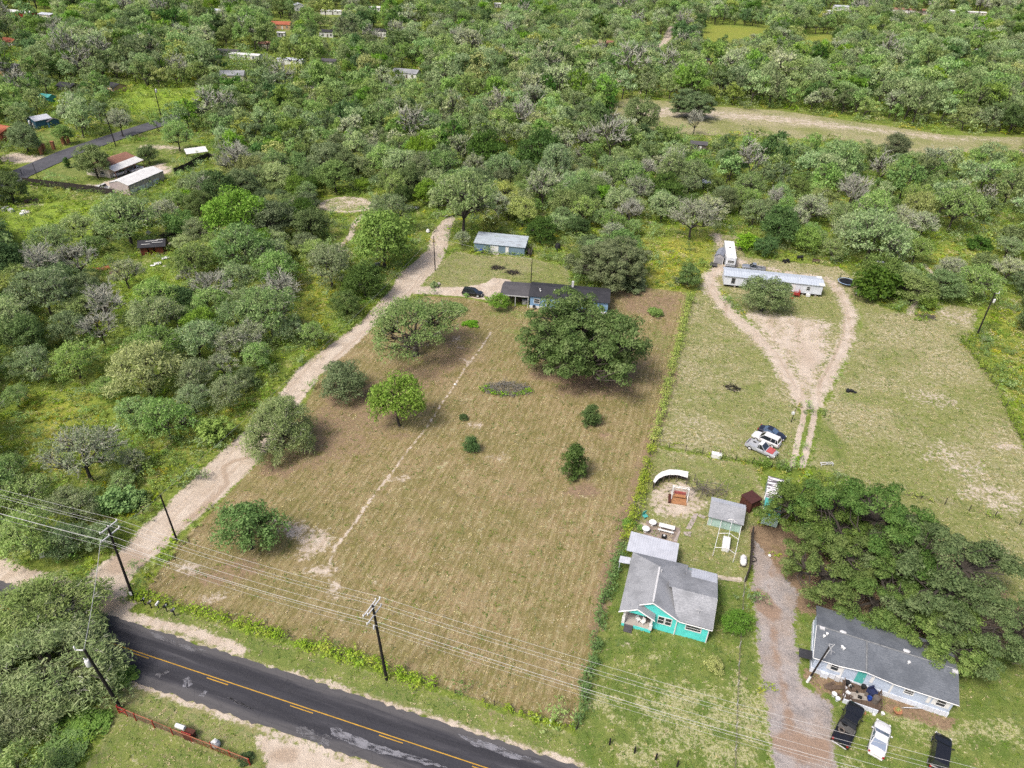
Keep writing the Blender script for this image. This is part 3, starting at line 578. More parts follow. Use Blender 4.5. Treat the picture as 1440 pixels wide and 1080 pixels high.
def proto(kind, seed):
    key = (kind, seed)
    if key in PROTO: return PROTO[key]
    R, H, hc, Hc, nt_, cr, nc, cs, asp, leaf, tr, lp, tw = KINDS[kind]
    rng = np.random.default_rng(seed*101+sum(map(ord, kind)))
    tips = dome(rng, nt_, R-cr*(1.9 if kind in ('crownoak', 'bigoak') else .75), Hc-cr*.45, hc, .34 if kind not in ('bigoak',) else .2, {'bigoak': -.75, 'oak': -.55, 'green': -.5, 'deep': -.65, 'mesquite': -.4, 'feather': -.45, 'weep': -.5}.get(kind, -.25), .5 if kind != 'crownoak' else .78, {'crownoak': 2.0, 'bigoak': 1.75, 'sparse': 1.4}.get(kind, 1.25))
    if kind in ('crownoak', 'bigoak'):
        rr, ns_ = (1.75, 8) if kind == 'crownoak' else (1.6, 6)
        tips = np.repeat(tips, ns_, 0)+unit(rng.normal(size=(len(tips)*ns_, 3)))*rng.uniform(.5, 1.0, (len(tips)*ns_, 1))*np.array([rr, rr, rr*.7]); tips[:, 2] = np.maximum(tips[:, 2], .7)
        if kind == 'bigoak': core = unit(rng.normal(size=(70, 3)))*rng.uniform(.3, .66, (70, 1))*np.array([R, R, Hc*.8])+np.array([0, 0, hc+.3]); tips = np.concatenate([tips, core])
    sk = skeleton(rng, tips, .28*H if kind != 'weep' else 2.0, tr, tw, .95 if kind in ('dead','half') else .75, twr=.042 if kind in ('dead','half') else .03)
    tm = sk.mesh(kind+'_trunk', [K['bark'], K['twig']])
    keep = tips[rng.random(len(tips)) < lp] if lp < 1 else tips
    if len(keep) < 3: keep = tips[:3]
    cr_ = cr*rng.uniform(.7, 1.25, len(keep))[:, None]*np.array([[1, 1, .68]])
    n_ = int(nc)
    v, q = cards(rng, keep, cr_, n_, cs, asp, 1.15 if kind in ('crownoak', 'bigoak', 'oak') else .7, .35, .72 if kind in ('crownoak', 'bigoak') else .6)
    if kind == 'weep':
        w = np.repeat(np.maximum(0, np.hypot(v[::4, 0], v[::4, 1])/R-.35), 4); v[:, 2] -= w*1.6
    v[:, 2] = np.maximum(v[:, 2], .15)
    cm = np_mesh(kind+'_crown', v, q, K[leaf])
    PROTO[key] = (tm, cm, R, H); return PROTO[key]
def bush_proto(kind, seed):
    key = ('bush_'+kind, seed)
    if key in PROTO: return PROTO[key]
    leaf = {'bright': 'leaf_bright', 'oak': 'leaf_oak', 'deep': 'leaf_deep', 'mesq': 'leaf_mesq', 'yellow': 'leaf_yellow'}[kind]
    rng = np.random.default_rng(seed*31+sum(map(ord, kind)))
    tips = dome(rng, 34, 1.5, 1.35, .55, .3, -.1, .4)
    sk = skeleton(rng, tips, .25, .07, 0, .3, twr=.012)
    v, q = cards(rng, tips, .55*rng.uniform(.7, 1.25, len(tips))[:, None]*np.array([[1, 1, .8]]), 110, .27, .6)
    v[:, 2] = np.maximum(v[:, 2], .05)
    PROTO[key] = (sk.mesh('shrub_stems', [K['bark'], K['twig']]), np_mesh('shrub_leaves', v, q, K[leaf]), 1.9, 2.1); return PROTO[key]
def juniper_proto(seed):
    key = ('juniper', seed)
    if key in PROTO: return PROTO[key]
    rng = np.random.default_rng(seed*7+5); k = 78
    z = rng.uniform(.25, 3.1, k); prof = np.interp(z, [0, .5, 1.3, 2.3, 3.0, 3.4], [.55, .95, 1.12, .85, .42, .1]); a = rng.uniform(0, 6.28, k); r = prof*rng.uniform(.08, 1, k)
    tips = np.stack([r*np.cos(a), r*np.sin(a), z], 1)
    v, q = cards(rng, tips, .38*rng.uniform(.7, 1.3, k)[:, None]*np.array([[1, 1, 1.15]]), 70, .22, .45, .7, .7)
    v[:, 2] = np.maximum(v[:, 2], .05); m_ = MB(); m_.tube([(0,0,-.2),(0,0,1.2),(.05,0,2.7)], .12, 6, .03)
    PROTO[key] = (m_.mesh('juniper_trunk', [K['bark']]), np_mesh('juniper_crown', v, q, K['leaf_deep']), 1.3, 3.5); return PROTO[key]
def plant(pr, loc, sc, rz, name, label, cat, group=None, parts=('trunk', 'crown'), sz=1.0):
    e = empty(name, loc, rz, label, cat, group); e.scale = (sc, sc, sc*sz)
    for nm, me in zip(parts, pr[:2]): link(nm, me, e)
    return e
TREES = []   # (x, y, radius) of everything planted by hand
def tree(kind, px, py, w, label, name=None, cat='tree', sz=1.0, seed=None, group=None, base=None):
    """crown centre at photo pixel (px,py), crown w pixels wide; or trunk foot at pixel base"""
    seed = seed if seed is not None else random.randint(1, 3)
    pr = bush_proto(kind[5:], seed) if kind.startswith('bush_') else juniper_proto(seed) if kind == 'juniper' else proto(kind, seed)
    R, H = pr[2], pr[3]; p = at(px, py); sc = 1.0
    if not (kind.startswith('bush_') or kind in ('juniper', 'crownoak', 'bigoak')): sz *= 1.32 if py < 300 else 1.16
    for _ in range(4):
        s = pix(p.x, p.y, .5*H*sc)[2]; sc = w/s/(2*R)*.97; p = at(px, py, .52*H*sc*sz)
    if base: p = at(*base)
    p.z = 0; TREES.append((p.x, p.y, R*sc))
    is_b = kind.startswith('bush_')
    return plant(pr, p, sc, random.uniform(0, 6.28), name or ('shrub' if is_b else 'dead_tree' if kind == 'dead' else 'tree'), label, 'shrub' if is_b else cat, group, ('stems', 'foliage') if is_b else ('trunk', 'crown'), sz)
# ------------------------------------------------------------------ buildings
def yz(o): return o
def window(parent, x0, x1, z0, z1, y, axis='y', frame='white', face=-1, name='window', shutters=False, label=None):
    """window on a wall plane; axis y: wall at y facing face*y, axis x likewise; frame > pane"""
    def bx(m_, a0, a1, d0, d1, h0, h1):
        if axis == 'y': m_.box(a0, a1, min(y+face*d0, y+face*d1), max(y+face*d0, y+face*d1), h0, h1)
        else: m_.box(min(y+face*d0, y+face*d1), max(y+face*d0, y+face*d1), a0, a1, h0, h1)
    f = MB(); t = .09
    bx(f, x0-t, x1+t, -.05, .06, z1, z1+t); bx(f, x0-t, x1+t, -.05, .08, z0-t, z0); bx(f, x0-t, x0, -.05, .06, z0, z1); bx(f, x1, x1+t, -.05, .06, z0, z1)
    bx(f, x0, x1, -.05, .045, (z0+z1)/2-.025, (z0+z1)/2+.025)
    if shutters: bx(f, x0-t-.36, x0-t-.02, -.05, .05, z0-t, z1+t); bx(f, x1+t+.02, x1+t+.36, -.05, .05, z0-t, z1+t)
    fo = f.build(name, K[frame], parent)
    p = MB(); bx(p, x0, x1, -.04, .02, z0, z1); p.build('pane', K['glass'], fo); return fo
def door(parent, x0, x1, z0, z1, y, m_='white', axis='y', face=-1, name='door'):
    d = MB()
    def bx(mb, a0, a1, d0, d1, h0, h1):
        if axis == 'y': mb.box(a0, a1, min(y+face*d0, y+face*d1), max(y+face*d0, y+face*d1), h0, h1)
        else: mb.box(min(y+face*d0, y+face*d1), max(y+face*d0, y+face*d1), a0, a1, h0, h1)
    bx(d, x0, x1, -.05, .04, z0, z1); o = d.build(name, K[m_], parent)
    h = MB(); bx(h, x1-.16, x1-.08, .04, .10, (z0+z1)/2-.05, (z0+z1)/2+.05); h.build('handle', K['galv'], o); return o
def gable_roof(x0, x1, y0, y1, ze, zr, along='x', ov=.3, t=.13, rid=.5):
    m_ = MB()
    if along == 'x':
        ym = y0+(y1-y0)*rid; sl = (zr-ze)/(ym-y0); s2 = (zr-ze)/(y1-ym)
        m_.prism([(x0-ov,y0-ov,ze-ov*sl),(x1+ov,y0-ov,ze-ov*sl),(x1+ov,ym,zr),(x0-ov,ym,zr)], (0,0,t)); m_.prism([(x0-ov,ym,zr),(x1+ov,ym,zr),(x1+ov,y1+ov,ze-ov*s2),(x0-ov,y1+ov,ze-ov*s2)], (0,0,t))
    else:
        xm = x0+(x1-x0)*rid; sl = (zr-ze)/(xm-x0); s2 = (zr-ze)/(x1-xm)
        m_.prism([(x0-ov,y0-ov,ze-ov*sl),(xm,y0-ov,zr),(xm,y1+ov,zr),(x0-ov,y1+ov,ze-ov*sl)], (0,0,t)); m_.prism([(xm,y0-ov,zr),(x1+ov,y0-ov,ze-ov*s2),(x1+ov,y1+ov,ze-ov*s2),(xm,y1+ov,zr)], (0,0,t))
    return m_
def gable_walls(x0, x1, y0, y1, ze, zr, along='x', z0=-.1, rid=.5):
    m_ = MB()
    if along == 'x':
        ym = y0+(y1-y0)*rid; m_.prism([(x0,y0,z0),(x0,y1,z0),(x0,y1,ze),(x0,ym,zr),(x0,y0,ze)], (x1-x0,0,0))
    else:
        xm = x0+(x1-x0)*rid; m_.prism([(x0,y0,z0),(x1,y0,z0),(x1,y0,ze),(xm,y0,zr),(x0,y0,ze)], (0,y1-y0,0))
    return m_
# ---- turquoise house
O = at(872, 861, 2.8); O.z = 0
h = empty('house', O, rad(-16.3), 'turquoise bungalow with grey shingle roof and small front porch', 'house')
w = MB(); w.box(4.12,7.0,1.35,10.1,0,2.86); w.box(.38,4.12,2.7,10.1,0,2.75); w.prism([(4.12,1.15,0),(7.0,1.15,0),(7.0,1.15,2.98),(3.75,1.15,4.86),(2.3,1.15,4.0),(4.12,1.15,2.86)], (0,.2,0)); w.box(7.0,10.95,1.22,10.1,0,2.8)
w.prism([(10.95,1.22,2.8),(10.95,4.4,4.4),(10.95,10.1,2.62),(10.95,10.1,2.5),(10.95,1.22,2.6)], (-.2,0,0))
w.prism([(.3,.32,2.92),(4.05,.32,2.9),(2.06,.32,3.9)], (0,.1,0)); w.build('wall', K['turq'], h)
r = MB()
r.prism([(-.15,.12,2.74),(2.06,.12,4.03),(2.06,.86,4.03),(3.75,.86,5.02),(3.75,7.0,5.02),(-.15,10.5,2.74)], (0,0,.12)); r.prism([(3.75,.86,5.02),(7.35,.86,2.92),(7.35,10.5,2.92),(3.75,7.0,5.02)], (0,0,.12)); r.prism([(3.75,7.0,5.02),(7.35,10.5,2.92),(-.15,10.5,2.74)], (0,0,.121))
r.prism([(2.06,.12,4.03),(4.3,.12,2.76),(4.3,1.14,2.76),(2.06,1.14,4.03)], (0,0,.12)); r.prism([(5.6,4.4,4.72),(6.9,.88,2.96),(11.25,.88,2.96),(11.25,4.4,4.72)], (0,0,.125)); r.prism([(5.2,4.4,4.72),(11.25,4.4,4.72),(11.25,8.3,3.30),(5.2,8.3,3.30)], (0,0,.125)); r.prism([(7.2,8.3,3.30),(7.9,8.3,3.30),(7.9,10.55,2.5),(7.2,10.55,2.5)], (0,0,.125))
ro = r.build('roof', K['greyshingle'], h)
m_ = MB(); m_.prism([(7.9,8.2,3.36),(11.25,8.2,3.36),(11.25,10.6,2.52),(7.9,10.6,2.52)], (0,0,.12)); m_.build('metal_roof_panel', K['patiometal'], ro)
m_ = MB(); m_.box(3.55,3.78,1.0,6.9,5.13,5.16); m_.obox((4.0,6.3,5.1), .14,.14,.5); m_.build('ridge_vent', K['galv'], ro)
tr = MB()
for a, b_ in (((3.75,.84,5.0),(7.38,.84,2.88)),((3.75,.84,5.0),(2.1,.84,4.03)),((2.06,.1,4.0),(-.2,.1,2.7)),((2.06,.1,4.0),(4.34,.1,2.72))): tr.tube([Vector(a), Vector(b_)], .085, 4)
tr.tube([(7.35,.86,2.9),(11.28,.86,2.9)], .06, 4); tr.box(6.93,7.05,1.08,1.22,0,2.9); tr.box(10.88,11.0,1.14,1.26,0,2.75); tr.tube([(11.28,.86,2.93),(11.28,4.4,4.7)], .06, 4); tr.tube([(11.28,4.4,4.7),(11.28,10.5,2.5)], .06, 4); tr.build('trim', K['white'], h)
window(h, 4.75,5.45,1.45,2.65,1.15); window(h, 5.65,6.35,1.45,2.65,1.15); window(h, 8.2,10.0,1.6,2.4,1.22); window(h, 3.6,4.6,1.2,2.4,.38,'x'); window(h, 6.2,7.0,1.2,2.4,.38,'x')
window(h, 2.5,3.5,1.4,2.5,2.7); door(h, .9,1.75,.5,2.5,2.7,'dark')
p = MB(); p.box(.42,4.1,.42,2.7,.3,.5); p.build('porch_floor', K['concrete'], h); p = MB(); p.box(1.9,4.1,.36,.44,0,.52); p.build('porch_skirt', K['turq'], h); p = MB(); p.box(.4,.75,.36,.44,0,.5); p.build('porch_skirt', K['turq'], h)
for x in (.55, 4.0): p = MB(); p.prism([(x-.19,.35,.5),(x+.19,.35,.5),(x+.19,.73,.5),(x-.19,.73,.5)], (0,0,1.0)); p.box(x-.12,x+.12,.42,.66,1.5,2.85); p.build('porch_post', K['white'], h)
st = MB(); [st.box(.8,1.85,-.5+.3*k,.42,0,.13+.13*k) for k in range(3)]; st.build('step', K['charcoal2'], h)
p = MB(); p.slab([(-1.05,10.62,2.78),(5.75,10.62,2.78),(5.76,14.6,2.5),(-1.05,14.7,2.5)], .07); pr_ = p.build('patio_roof', K['patiometal'], h)
for x in (-.9, 1.3, 3.5, 5.6):
    p = MB(); p.box(x-.05,x+.05,14.3,14.4,0,2.46); p.build('patio_post', K['white'], h)
p = MB(); p.slab([(-1.7,8.55,2.35),(-.2,8.55,2.5),(-.2,9.75,2.5),(-1.7,9.75,2.35)], .06); p.box(-1.6,-1.52,8.6,8.68,0,2.3); p.box(-1.6,-1.52,9.6,9.68,0,2.3); p.build('side_awning', K['patiometal'], h)
a = MB(); a.tube([(9.3,2.2,3.4),(9.3,2.2,4.5)], .03, 5); a.tube([(8.9,2.2,4.4),(9.7,2.2,4.5)], .02, 4); a.tube([(9.3,1.8,4.2),(9.3,2.6,4.3)], .02, 4); a.build('antenna', K['galv'], ro)
for (x, y, n_) in ((2.35,1.3,'porch_chair'),(2.95,1.1,'porch_chair'),(3.5,1.6,'porch_chair')):
    c = empty(n_, h.matrix_basis @ Vector((x,y,.5)), rad(random.uniform(-60,30)), {2.35:'white porch chair nearest the steps',2.95:'white porch chair in the middle of the porch',3.5:'grey porch chair by the right post'}[x], 'chair'); mm = K['white'] if x < 3.2 else K['plank']
    s = MB(); s.box(-.25,.25,-.25,.25,.36,.42); s.build('seat', mm, c); s = MB(); s.obox((0,.25,.68), .5,.05,.55, rx=.15); s.build('backrest', mm, c)
    for (sx, sy) in ((-1,-1),(1,-1),(1,1),(-1,1)): s = MB(); s.box(sx*.22-.025,sx*.22+.025,sy*.22-.025,sy*.22+.025,0,.36); s.build('leg', mm, c)
# ---- grey double-wide mobile home
O = at(1145, 925, 3.0); O.z = 0
h = empty('mobile_home', O, rad(-20.6), 'pale blue mobile home with dark grey shingle roof, tree leaning over it', 'mobile home'); BRH = h
w = gable_walls(.25, 15.2, .42, 7.75, 3.02, 3.80, 'x', .75); w.prism([(2.7,.42,2.95),(8.9,.42,2.95),(5.6,.42,3.5)], (0,.15,0)); w.build('wall', K['palesiding'], h)
m_ = MB(); m_.box(.18,15.28,.34,7.84,-.1,.77); m_.build('skirting', K['whiteblue'], h)
r = MB(); a, b_, c, d = (-.1,-.02,2.96), (15.5,-.02,2.96), (15.5,4.1,3.92), (-.1,4.1,3.92); t = .12
r.prism([a,(2.6,-.02,2.96),(5.6,4.1,3.92),d], (0,0,t)); r.prism([(8.9,-.02,2.96),b_,c,(5.6,4.1,3.92)], (0,0,t)); r.prism([(2.6,-.02,2.96),(5.6,-.1,3.52),(5.6,4.1,3.92)], (0,0,t)); r.prism([(5.6,-.1,3.52),(8.9,-.02,2.96),(5.6,4.1,3.92)], (0,0,t)); r.prism([d,c,(15.5,8.2,2.96),(-.1,8.2,2.96)], (0,0,t)); ro = r.build('roof', K['slate'], h)
r = MB(); r.tube([(-.1,4.1,4.06),(15.5,4.1,4.06)], .09, 5); r.tube([(5.6,-.05,3.66),(5.6,4.1,4.05)], .11, 5); r.build('ridge_cap', mat('ridge_cap_shingle', (.27,.28,.285), .9, .5, 2), ro)
for (x, y, rx) in ((2.9,4.3,.32),(10.0,4.5,.32)): m_ = MB(); m_.lathe([(rx,0),(rx,.1),(rx*.8,.16),(.02,.2)], (0,0,0), 14); o = m_.build('skylight', K['galv'], ro, True, loc=(x,y,4.0)); o.scale = (1.25,.8,1)
for (x, y) in ((.5,3.9),(15.1,3.7)): m_ = MB(); m_.box(x-.3,x+.3,y-.18,y+.18,3.95,4.16); m_.build('ridge_box', K['galv'], ro)
for (x, y) in ((1.1,3.3),(2.9,2.3),(3.1,2.15),(10.2,3.0),(.8,2.9)): m_ = MB(); z = 3.0+y*.235; m_.lathe([(.11,0),(.11,.26),(.17,.28),(.17,.36),(.02,.42)], (x,y,z), 10); m_.build('roof_vent', K['white'], ro, True)
a = MB(); a.tube([(1.7,1.0,3.2),(1.7,1.0,4.0)], .03, 5); a.tube([(1.3,1.0,3.9),(2.1,1.0,3.9)], .02, 4); a.tube([(1.7,.6,3.7),(1.7,1.4,3.9)], .02, 4); a.build('antenna', K['galv'], ro)
tr = MB(); tr.tube([(-.12,-.05,2.98),(2.6,-.05,2.98),(5.6,-.13,3.54),(8.9,-.05,2.98),(15.52,-.05,2.98)], .06, 4); tr.box(3.35,3.55,.36,.43,.75,2.9); tr.box(8.75,8.95,.36,.43,.75,2.9); tr.tube([(-.12,0,2.98),(-.12,4.1,3.94)], .05, 4); tr.tube([(15.5,0,2.98),(15.5,4.1,3.94)], .05, 4); tr.build('trim', K['white'], h)
window(h, 2.15,2.95,1.55,2.65,.42, shutters=True); window(h, 10.2,11.1,1.7,2.3,.42); window(h, 13.6,14.5,1.45,2.4,.42, shutters=True); m_ = MB(); m_.box(12.6,12.95,.36,.41,1.3,2.6); m_.build('shutter', K['white'], h)
d = door(h, 5.0,5.95,.8,2.75,.42,'tealplastic'); m_ = MB(); m_.box(6.5,6.85,.36,.41,1.5,2.6); m_.build('shutter', K['white'], h)
m_ = MB(); m_.slab([(-1.5,.4,1.9),(-.05,.4,2.1),(-.05,1.7,2.1),(-1.5,1.7,1.9)], .08); m_.build('side_awning', K['charcoal'], h); m_ = MB(); m_.box(3.0,3.5,.0,.35,.2,1.0); m_.build('meter_box', K['galv'], h); m_ = MB(); m_.box(1.4,2.2,.05,.34,0,.8); m_.build('cooling_unit', K['whiteblue'], h)
m_ = MB()
for k in range(22): m_.box(3.85+k*.19,4.02+k*.19,-2.35,.3,.5,.56)
for x in (3.9, 5.9, 7.9): m_.box(x-.06,x+.06,-2.3,-2.18,0,.52)
m_.build('deck', K['deckwood'], h)
m_ = MB(); m_.box(3.95,7.7,-2.52,-2.42,0,.72); m_.build('deck_skirt', K['whiteblue'], h)
m_ = MB()
for (x, y) in ((3.9,-2.25),(4.7,-2.25),(3.9,-1.2)): m_.box(x-.05,x+.05,y-.05,y+.05,.56,1.4)
m_.box(3.86,3.94,-2.3,0,1.36,1.44); m_.box(3.9,4.8,-2.29,-2.21,1.36,1.44); m_.build('deck_railing', K['deckwood'], h); m_ = MB()
for y in (-2.25,-1.2,-.1): m_.box(7.85,7.95,y-.05,y+.05,.56,1.4)
m_.box(7.86,7.94,-2.3,0,1.36,1.44); m_.build('deck_railing', K['deckwood'], h)
m_ = MB(); m_.obox((2.9,-1.0,.3), 2.2,.5,.06, rz=.35, rx=.1); m_.obox((3.0,-1.6,.25), 1.6,.15,.12, rz=-.3); m_.obox((2.6,-.6,.2), 1.2,.3,.1, rz=.7); m_.build('ramp_boards', K['deckwood'], h)
BI = h.matrix_basis
def thing_at(M, x, y, z, name, label, cat, rz=0, group=None):
    p = M @ Vector((x, y, z)); return empty(name, p, rz, label, cat, group)
t = thing_at(BI, 7.35,-1.35,.56, 'barrel', 'round topped metal barrel on the mobile home deck', 'barrel'); m_ = MB(); m_.lathe([(.36,0),(.38,.3),(.36,.62),(.38,.9),(.36,.92),(.33,.88)], n=18); m_.build('drum', K['plank'], t, True)
t = thing_at(BI, 7.0,-.4,.56, 'armchair', 'dark blue armchair on the deck beside the barrel', 'chair', .3)
for nm, b_ in (('seat',(-.4,.4,-.4,.4,.15,.5)),('backrest',(-.4,.4,.3,.45,.5,1.0)),('armrest',(-.5,-.4,-.4,.4,.15,.68)),('armrest',(.4,.5,-.4,.4,.15,.68))): m_ = MB(); m_.box(*b_); m_.build(nm, mat('navy_cloth', (.025,.035,.10), .9, .4, 3), t, bevel=.05)
t = thing_at(BI, 6.75,-1.3,.56, 'plastic_tub', 'bright blue tub on the mobile home deck', 'tub', .5); m_ = MB(); m_.lathe([(.22,0),(.28,.4),(.3,.42),(.26,.4),(.2,.05)], n=14); m_.build('tub', K['blueplastic'], t, True)
t = thing_at(BI, 5.6,-1.3,.56, 'rug', 'pale rug lying on the cluttered deck', 'rug'); m_ = MB(); m_.obox((0,0,.02), 1.9,.9,.03, rz=-.1); m_.build('rug', mat('pale_rug', (.42,.38,.33), .95, .4, 3), t)
for k, (x, y, s, mm, lb) in enumerate([(4.3,-.2,.3,'black','black pot beside the turquoise door, left side'),(6.1,.0,.28,'black','black pot right of the turquoise door'),(3.0,-2.0,.28,'white','white bucket left of the deck'),(3.4,-2.45,.26,'whiteblue','pale bucket at the deck corner'),(8.3,-2.3,.2,'white','white pot right of the deck'),(4.6,-.35,.16,'white','small white figurine pot by the shutters')]):
    t = thing_at(BI, x, y, .56 if y > -.5 and x > 3.8 else 0, 'pot', lb, 'pot'); m_ = MB(); m_.lathe([(s*.75,0),(s,s*1.6),(s*1.1,s*1.7),(s*.85,s*1.6)], n=12); m_.build('pot', K[mm], t, True)
t = thing_at(BI, 9.9,-1.35,0, 'flower_pot', 'terracotta pot with a leafy plant in front of the mobile home', 'flower pot'); m_ = MB(); m_.lathe([(.28,0),(.45,.4),(.5,.44),(.4,.4)], n=14); m_.build('pot', K['terracotta'], t, True); v, q = cards(np.random.default_rng(3), np.array([[0,0,.6],[.15,.1,.5],[-.15,0,.55]]), np.full((3,3), .25), 26, .2, .4); link('leaves', np_mesh('pot_leaves', v, q, K['leaf_yellow']), t)
t = thing_at(BI, 11.6,-.15,0, 'folded_panel', 'white sheet panel leaning at the skirting of the mobile home', 'panel'); m_ = MB(); m_.obox((0,0,.25), 2.3,.06,.55, rx=.5); m_.build('panel', K['whiteblue'], t)
for k in range(12):
    x, y = random.uniform(2.6,8.2), random.choice([random.uniform(-2.1,-.2), random.uniform(-2.2,-.3), random.uniform(-3.0,-2.6)]); z = .56 if 3.9 < x < 7.9 and y > -2.3 else 0
    t = thing_at(BI, x, y, z, 'clutter_box', 'small odd box among the clutter of the mobile home porch', 'box', random.uniform(0,3), 'clutter around the mobile home porch'); s = random.uniform(.18,.4); m_ = MB(); m_.box(-s*.6,s*.6,-s*.45,s*.45,0,s*.7); m_.box(-s*.64,s*.64,-s*.49,s*.49,s*.7,s*.78); m_.build('box', K[random.choice(['plank','orangewood','white','dark','galv','deckwood'])], t)
# ---- long white single-wide
O = at(1019, 387, 3.2); O.z = 0
h = empty('mobile_home', O, rad(-9.4), 'long narrow white mobile home with pale blue metal roof in the paddock', 'mobile home'); SWI = h.matrix_basis.copy()
w = MB(); w.box(.2,23.1,.25,4.95,.7,3.05); w.build('wall', K['whiteblue'], h); m_ = MB(); m_.box(.6,22.8,.7,4.6,.3,.7); m_.build('chassis', K['dark'], h)
r = gable_roof(.2,23.1,.25,4.95,3.08,3.42,'x',.28,.09); ro = r.build('roof', K['swroof'], h); m_ = MB(); m_.box(22.2,23.4,-.05,5.2,3.10,3.30); m_.build('end_cap', K['white'], ro)
for x in (3,7,11,15,19,22): m_ = MB(); m_.box(x-.2,x+.2,.5,.9,0,.7); m_.build('pier', K['concrete'], h)
window(h, 2.0,2.7,1.3,2.5,.25,frame='plank'); window(h, 5.6,6.3,1.4,2.4,.25,frame='charcoal'); window(h, 10.5,11.4,1.4,2.4,.25); door(h, 16.0,16.9,.75,2.75,.25); window(h, 19.5,20.3,1.5,2.4,.25); m_ = MB(); m_.box(19.7,20.6,-.35,.15,.1,.75); m_.build('cooling_unit', K['white'], h)
for x in (12.5,17.8): m_ = MB(); m_.lathe([(.09,0),(.09,.3),(.15,.34),(.02,.4)], (x,2.2,3.4), 8); m_.build('roof_vent', K['white'], ro)
t = thing_at(SWI, 17.0,-.9,0, 'porch_stairs', 'red wooden porch steps at the long white mobile home', 'stairs', rad(-9.4)); m_ = MB(); m_.box(-1.3,1.0,-.4,1.0,.62,.72); [m_.box(-1.3+.02,-.5,-.4-.3*(k+1),-.4-.3*k,0,.6-.18*k) for k in range(3)]; m_.build('platform', K['redpaint'], t); m_ = MB(); [m_.box(x-.04,x+.04,y-.04,y+.04,.0,1.6) for x, y in ((.95,-.36),(.95,.9),(-.36,-.36))]; m_.box(-.4,1.0,-.4,-.32,1.5,1.6); m_.box(.9,1.0,-.4,1.0,1.5,1.6); m_.box(.9,1.0,-.4,1.0,1.05,1.13); m_.box(-.4,1.0,-.4,-.32,1.05,1.13); m_.build('railing', K['redpaint'], t)
# grey barn-roof shed, camper
p0, p1 = at(1003,370), at(1016,372.5); a = math.atan2(p1.y-p0.y, p1.x-p0.x)
t = empty('garden_shed', p0, a, 'small grey shed with rounded barn roof beside the white camper', 'shed'); W = (p1-p0).length; D_ = 4.6
sec = [(0,1.75),(.22,2.35),(.5*W,2.85),(W-.22,2.35),(W,1.75)]
m_ = MB(); m_.prism([(0,0,-.05),(W,0,-.05)]+[(x,0,z-.03) for x, z in reversed(sec)], (0,D_,0)); m_.build('wall', mat('grey_panel', (.42,.41,.43), .8, .2, 1.5), t)
m_ = MB()
for i in range(4): (xa, za), (xb, zb) = sec[i], sec[i+1]; m_.prism([(xa-(.1 if i==0 else 0),-.15,za),(xb+(.1 if i==3 else 0),-.15,zb),(xb+(.1 if i==3 else 0),D_+.15,zb),(xa-(.1 if i==0 else 0),D_+.15,za)], (0,0,.06))
m_.build('roof', mat('grey_blue_roof', (.27,.29,.34), .7, .3, 1), t); m_ = MB(); m_.box(.2,W-.2,-.05,.02,0,1.75); m_.build('door', mat('shed_door', (.30,.30,.32), .8, .2, 1.5), t); 
for x in (.06, W-.14): m_ = MB(); m_.box(x,x+.09,-.07,0,0,1.78); m_.build('trim', K['white'], t)
t = empty('utility_trailer', at(1003,375), a, 'small dark flat trailer in front of the grey shed', 'trailer'); m_ = MB(); m_.box(-.9,.9,-.5,.5,.4,.55); m_.box(-.9,.9,.44,.5,.55,.95); m_.build('bed', K['charcoal2'], t); [MB().lathe([(.25,-.08),(.25,.08)], (x,0,.25), 12, axis='Y').build('wheel', K['black'], t, loc=(0,y,0)) for x in (0,) for y in (-.55,.55)]
p0, p1 = at(1022,362,3.05), at(1036,363.5,3.05); q0 = at(1026,334.5,3.05); a = math.atan2(p1.y-p0.y, p1.x-p0.x); Lc = 11.4
t = empty('camper_trailer', Vector((p0.x,p0.y,0)), a, 'long white camper trailer parked behind the long mobile home', 'camper'); W = 2.5
m_ = MB(); m_.box(0,W,.3,Lc,.55,3.0); m_.prism([(0,.3,1.1),(W,.3,1.1),(W,.3,3.0),(0,.3,3.0)], (0,-.25,-.0)); m_.build('body', K['whiteblue'], t, bevel=.12); m_ = MB(); m_.box(-.03,W+.03,.05,Lc+.02,2.98,3.08); m_.build('roof', K['white'], t, bevel=.04)
m_ = MB(); m_.box(.9,1.6,1.4,2.1,3.08,3.32); m_.build('air_conditioner', K['whiteblue'], t); m_ = MB(); m_.box(.9,1.4,6.4,6.9,3.08,3.18); m_.build('roof_vent', K['plank'], t); window(t, .5,W-.5,1.7,2.3,.05); window(t, 3,4,1.6,2.3,0,'x'); window(t, 7,8,1.6,2.3,0,'x'); m_ = MB(); m_.box(.3,W-.3,.3,Lc-.3,.3,.55); m_.tube([(W/2-.6,.2,.5),(W/2,-1.2,.5),(W/2+.6,.2,.5)], .06, 5); m_.build('chassis', K['dark'], t)
for y in (6.4,7.3):
    for x in (.05,W-.05): m_ = MB(); m_.lathe([(.2,-.12),(.36,-.1),(.36,.1),(.2,.12)], (x,y,.36), 14, axis='X'); m_.build('wheel', K['black'], t, True)
